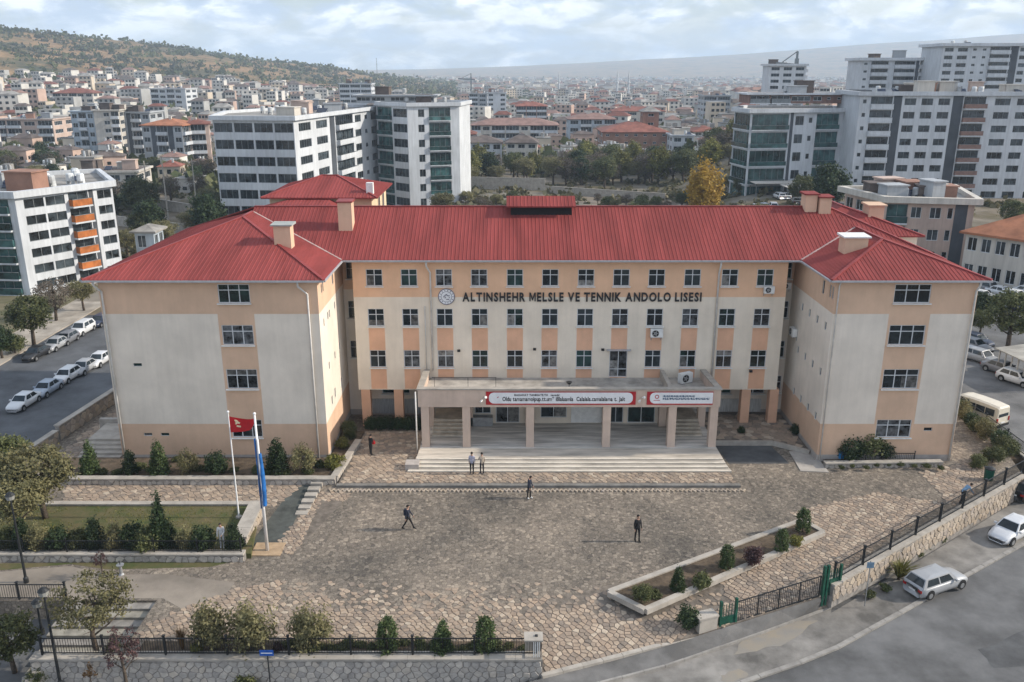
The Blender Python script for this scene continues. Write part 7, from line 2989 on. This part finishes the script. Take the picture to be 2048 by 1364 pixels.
person('person in lavender shirt facing the porch steps, left of the pair', X, Y, TER + .03, rad(175), lav, dkt, sh_b, .04, (0, .05), 0, .0, 1.74)
X, Y = gp(964, 949, TER)
person('person in beige top facing the porch steps, right of the pair', X, Y, TER + .03, rad(200), beige, dkt, sh_w, .06, (.1, .5), 0, .0, 1.70, hand=.6)
X, Y = gp(742, 910, TER)
person('person in black with a red bundle in the shaded court', X, Y, TER + .03, rad(150), black, black, sh_b, .08, (.2, .5), .05, .3, 1.66, hand=.9)
rb = thing('red_bundle', 'small red bundle held by the person in the shaded court', 'bag', (X + .22, Y + .12, TER + .98))
mb = MB()
mb.lathe([(.05, -.14), (.13, -.10), (.15, .02), (.10, .13), (.03, .16)], 9)
mb.build('cloth', M_flagr, rb)
mb = MB()
mb.tube([(-.06, 0, .14), (0, 0, .26), (.06, 0, .14)], .012, 5)
mb.build('handle', M_flagr, rb)
X, Y = gp(446, 1094, .35)
person('person in white among the lawn hedge near the flagpoles', X, Y - .05, .35, rad(10), white_, white_, sh_w, .04, (.2, .4), .1, .3, 1.72, hand=.7)
X, Y = gp(1922, 1006)
person('person in light blue jacket leaning over by the street fence', X, Y, .0, rad(95), cloth('light_blue', (.22, .36, .52)), dkt, sh_b, .18, (.5, .7), .85, .2, 1.72)

# ================================================================== flagpoles, lamps, signs
X, Y = gp(478, 1035, .35)
zt = dp(458, 826, Y)[1]
fp = thing('flagpole', 'slim white flagpole on the lawn flying the red flag', 'flagpole', (X, Y, .33))
mb = MB()
mb.tube([(0, 0, 0), (0, 0, zt - .33)], [.055, .035], 10)
mb.build('pole', M_polew, fp)
mb = MB()
mb.lathe([(.02, 0), (.08, .05), (.08, .11), (.02, .16)], 10, (0, 0, zt - .33))
mb.build('finial', M_polew, fp)
mb = MB()
mb.lathe([(.2, 0), (.2, .12), (.08, .16)], 12)
mb.build('base', M_conclight, fp)
fl = thing('flag', 'red flag with pale broken emblem flying from the slim pole', 'flag', (X, Y, zt))


def flag_y(u):
    return .10 * math.sin(u * 5.2) * u


NU, NV = 16, 8
fw_ = 1.55
mb = MB()
fv = []
for j in range(NV + 1):
    for i in range(NU + 1):
        u, w = i / NU, j / NV
        top_ = -.22 - .18 * math.sin(u * 2.4)
        bot = -1.30 + .05 * u + .55 * max(0, u - .45) ** 1.3
        if u > .85:
            bot = bot + (u - .85) * 2.2
        fv.append((.04 + u * fw_, flag_y(u), top_ + (bot - top_) * w))
fi = []
for j in range(NV):
    for i in range(NU):
        a = j * (NU + 1) + i
        fi.append((a, a + 1, a + NU + 2, a + NU + 1))
nvf = len(fv)
mb.mesh(fv + [(x, y + .012, z) for x, y, z in fv], fi + [tuple(k + nvf for k in f)[::-1] for f in fi])
mb.build('cloth', M_flagr, fl, True)
mk = MB()
for pts, w in (([(.30, -.52), (.42, -.55), (.50, -.66), (.62, -.72)], .09), ([(.34, -.78), (.46, -.70), (.58, -.72)], .08), ([(.40, -.90), (.52, -.93), (.66, -.95)], .11), ([(.36, -.60), (.40, -.72), (.36, -.80)], .06)):
    for a, b in zip(pts[:-1], pts[1:]):
        p = lambda q: (q[0] + .05, flag_y(q[0] / fw_) - .012, q[1] + .03)
        mk.bar(p(a), p(b), .012, w, up=(0, 0, 1))
mk.build('emblem', M_flagm, fl)
X, Y = gp(535, 1102, 0)
zt = dp(505, 830, Y)[1]
fp = thing('flagpole', 'thick white flagpole on a paved base with blue flag', 'flagpole', (X, Y, 0))
mb = MB()
mb.tube([(0, 0, 0), (0, 0, zt)], [.11, .06], 12)
mb.build('pole', M_polew, fp, True)
mb = MB()
mb.lathe([(.02, 0), (.09, .05), (.09, .12), (.02, .17)], 10, (0, 0, zt))
mb.build('finial', M_polew, fp)
mb = MB()
mb.box(-.9, .9, -.6, .9, .0, .06)
mb.build('base', mat('base_ochre', (.42, .30, .19), .9, .15, 2), fp)
fl = thing('flag', 'blue and white flag hanging furled on the thick flagpole', 'flag', (X, Y, zt))
za, zb = dp(505, 905, Y)[1] - zt, dp(525, 1010, Y)[1] - zt
for k, (m_, off, w) in enumerate(((M_flagb, .13, .16), (M_signw, .05, .07), (M_flagb, -.10, .05))):
    mb = MB()
    vv, ff = [], []
    nz2 = 12
    for j in range(nz2 + 1):
        f = j / nz2
        ww = w * (.5 + .6 * math.sin(f * 2.6 + k))
        zz_ = za + (zb - za) * f if k == 0 else (za + .9) + (zb - za - 1.1) * f
        for q, (dx_, dy_) in enumerate(((0, -.10), (.5, -.18 - .03 * math.sin(j * 1.7)), (1, -.08), (.5, .04))):
            vv.append((off + (dx_ - .5) * ww * 2, dy_, zz_))
    for j in range(nz2):
        for q in range(4):
            a, b = j * 4 + q, j * 4 + (q + 1) % 4
            ff.append((a, b, b + 4, a + 4))
    mb.mesh(vv, ff)
    mb.build('fold', m_, fl, True)


def lamp_post(label, x, y, z, top_px, h=None):
    X, Y = gp(x, y, z)
    h = dp(top_px[0], top_px[1], Y)[1] - z if h is None else h
    l = thing('lamp_post', label, 'lamp post', (X, Y, z))
    mb = MB()
    mb.lathe([(.14, 0), (.14, .3), (.075, .4), (.06, h * .6), (.045, h)], 10)
    mb.build('post', M_metalblk, l)
    mb = MB()
    mb.lathe([(.06, h), (.2, h + .05), (.24, h + .28), (.14, h + .36), (.03, h + .42)], 10)
    mb.build('lantern', mat('lantern_glass', (.30, .30, .28), .3, .1, 4) if 'lantern_glass' not in MATS else MATS['lantern_glass'], l)
    mb = MB()
    mb.lathe([(.27, h + .29), (.16, h + .42), (.03, h + .5)], 10)
    mb.build('hood', M_metalblk, l)


lamp_post('tall dark lamp post by the lawn corner', 53, 1165, 0, (19, 1000))
lamp_post('tall dark lamp post in front of the street wall', 122, 1374, -1.2, (88, 1192))
lamp_post('short black lamp post at the corner railing', 85, 1268, 0, (72, 1214))
X, Y = gp(243, 1149)
ft_ = thing('drinking_fountain', 'small dark drinking fountain on the concrete apron', 'fountain', (X, Y, 0))
mb = MB()
mb.lathe([(.16, 0), (.10, .1), (.08, .5), (.2, .6), (.22, .66)], 10)
mb.build('pillar', M_metalgry, ft_)
mb = MB()
mb.tube([(0, 0, .64), (0, 0, .9), (0, -.12, .95), (0, -.16, .88)], .025, 6)
mb.build('tap', M_metalblk, ft_)
X, Y = gp(541, 1372, -1.2)
sg = thing('street_sign', 'small blue street sign on a post before the street wall', 'sign', (X, Y, -1.2))
hh = dp(522, 1300, Y)[1] + 1.2
mb = MB()
mb.tube([(0, 0, 0), (0, 0, hh)], .035, 8)
mb.build('post', M_metalblk, sg)
mb = MB()
mb.box(-.36, .32, -.05, -.035, hh - .30, hh + .02)
mb.build('plate', mat('sign_blue', (.02, .10, .42), .4, .1, 3), sg)
mb = MB()
mb.box(-.30, .26, -.055, -.051, hh - .17, hh - .12)
mb.build('white_line', M_signw, sg)
X, Y = gp(1729, 1212, -1.0)
sg = thing('street_sign', 'thin signpost with small plate on the pavement right of the gate', 'sign', (X, Y, -1.0))
hh = dp(1735, 1122, Y)[1] + 1.0
mb = MB()
mb.tube([(0, 0, 0), (0, 0, hh)], .03, 8)
mb.build('post', M_metalgry, sg)
mb = MB()
mb.box(-.2, .2, -.05, -.035, hh - .42, hh - .05)
mb.build('plate', mat('plate_grey_blue', (.18, .27, .36), .4, .15, 5), sg)
X, Y = gp(1976, 960)
bn = thing('waste_bin', 'dark green waste bin with lid inside the fence corner', 'bin', (X, Y, 0), .3)
mb = MB()
mb.lathe([(.26, 0), (.30, .05), (.34, .85), (.36, .86)], 12)
mb.build('drum', M_metalgrn, bn)
mb = MB()
mb.lathe([(.37, .87), (.37, .93), (.2, 1.02), (.05, 1.04)], 12)
mb.build('lid', M_metalblk, bn)
X, Y = gp(1681, 921)
bl_ = thing('water_drum', 'bright blue plastic drum beside the east wing shrubs', 'drum', (X, Y, .22))
mb = MB()
mb.lathe([(.25, 0), (.29, .05), (.29, .3), (.31, .33), (.29, .36), (.29, .6), (.25, .66)], 14)
mb.build('drum', mat('plastic_blue', (.03, .22, .50), .4, .12, 4), bl_)
mb = MB()
mb.lathe([(.06, .66), (.06, .70)], 8, (.1, 0, 0))
mb.build('cap', M_black, bl_)
for i, (x, y, sx, sz_) in enumerate(((85, 1362, .75, .8), (110, 1348, .5, .5), (62, 1372, .6, .55))):
    X, Y = gp(x, y, -1.2)
    b = thing('stone_block', ['large pale stone block at the foot of the wall corner', 'smaller stone block leaning by the wall corner', 'rough stone block at the lower picture edge'][i], 'stone', (X, Y, -1.2), .3 + i)
    mb = MB()
    mb.mesh([(-sx * .5, -.35, 0), (sx * .55, -.3, 0), (sx * .5, .35, 0), (-sx * .45, .3, 0), (-sx * .42, -.28, sz_), (sx * .45, -.25, sz_ * .92), (sx * .4, .27, sz_ * .95), (-sx * .4, .22, sz_ * 1.05)],
            [(4, 5, 6, 7), (0, 1, 5, 4), (1, 2, 6, 5), (2, 3, 7, 6), (3, 0, 4, 7)])
    mb.build('block', M_conclight, b)
# stall shed in the east car park and pale sheds behind the poplar
A_, B_ = gp(2000, 697, 1.4), gp(2080, 734, 1.4)
sd_ = thing('parking_shed', 'long open shed with pale roof beside the broad parking tree', 'shed', (A_[0], A_[1], -1.2), math.atan2(B_[1] - A_[1], B_[0] - A_[0]))
ln = math.hypot(B_[0] - A_[0], B_[1] - A_[1])
mb = MB()
mb.mesh([(-.3, -.3, 2.5), (ln, -.3, 2.5), (ln, 3.2, 2.8), (-.3, 3.2, 2.8), (-.3, -.3, 2.6), (ln, -.3, 2.6), (ln, 3.2, 2.9), (-.3, 3.2, 2.9)], [(3, 2, 1, 0), (4, 5, 6, 7), (0, 1, 5, 4), (1, 2, 6, 5), (2, 3, 7, 6), (3, 0, 4, 7)])
mb.build('roof', mat('shed_roof', (.36, .34, .30), .8, .2, .6), sd_)
for i in range(7):
    mb = MB()
    mb.box(ln * i / 6.2, ln * i / 6.2 + .1, 0, .1, 0, 2.51)
    mb.build('post', M_whitew, sd_)
mb = MB()
mb.box(0, ln, 3.0, 3.1, 0, 2.7)
mb.build('back_wall', M_brick, sd_)
for i, (x, Y, w, lb) in enumerate(((1555, 205, 12, 'pale flat awning left of the dark round tree'), (1610, 200, 10, 'pale flat awning before the dark round tree'), (1700, 190, 9, 'pale flat awning right of the dark round tree'))):
    X = at_x(x, Y, 2)
    a = thing('awning', lb, 'awning', (X, Y, tz(X, Y)), .05)
    mb = MB()
    mb.box(-w / 2, w / 2, -2.5, 2.5, 2.6, 2.75)
    mb.build('roof', M_whitew, a)
    for sx in (-1, 1):
        for sy in (-1, 1):
            mb = MB()
            mb.box(sx * (w / 2 - .3) - .08, sx * (w / 2 - .3) + .08, sy * 2.2 - .08, sy * 2.2 + .08, -.3, 2.599)
            mb.build('post', M_rail, a)
# utility poles on the terraces
for i, (x, Y, h) in enumerate(((294, 215, 13), (331, 205, 15), (390, 210, 14))):
    X = at_x(x, Y, 0)
    p = thing('utility_pole', ['pale utility pole, left of three on the terraces', 'pale utility pole, middle of three on the terraces', 'pale utility pole, right of three on the terraces'][i], 'utility pole', (X, Y, tz(X, Y) - .3))
    mb = MB()
    mb.tube([(0, 0, 0), (0, 0, h)], [.2, .12], 7)
    mb.build('pole', M_conclight, p)
    mb = MB()
    mb.box(-1, 1, -.06, .06, h - .8, h - .68)
    mb.build('crossarm', M_conclight, p)
# litter: pale scraps on the street and side street
# ================================================================== haze in the air
mb = MB()
mb.box(-11500, 11500, -140, 9600, -60, 350)
hm_ = bpy.data.materials.new('haze_air')
hm_.use_nodes = True
t = hm_.node_tree
t.nodes.remove(t.nodes['Principled BSDF'])
pvn = t.nodes.new('ShaderNodeVolumePrincipled')
pvn.inputs['Color'].default_value = (.66, .82, 1.0, 1)
pvn.inputs['Density'].default_value = 1.75e-4
pvn.inputs['Anisotropy'].default_value = .0
t.links.new(pvn.outputs[0], t.nodes['Material Output'].inputs['Volume'])
tag(mb.build('haze', hm_), 'pale blue haze lying over the valley', 'haze', kind='stuff')
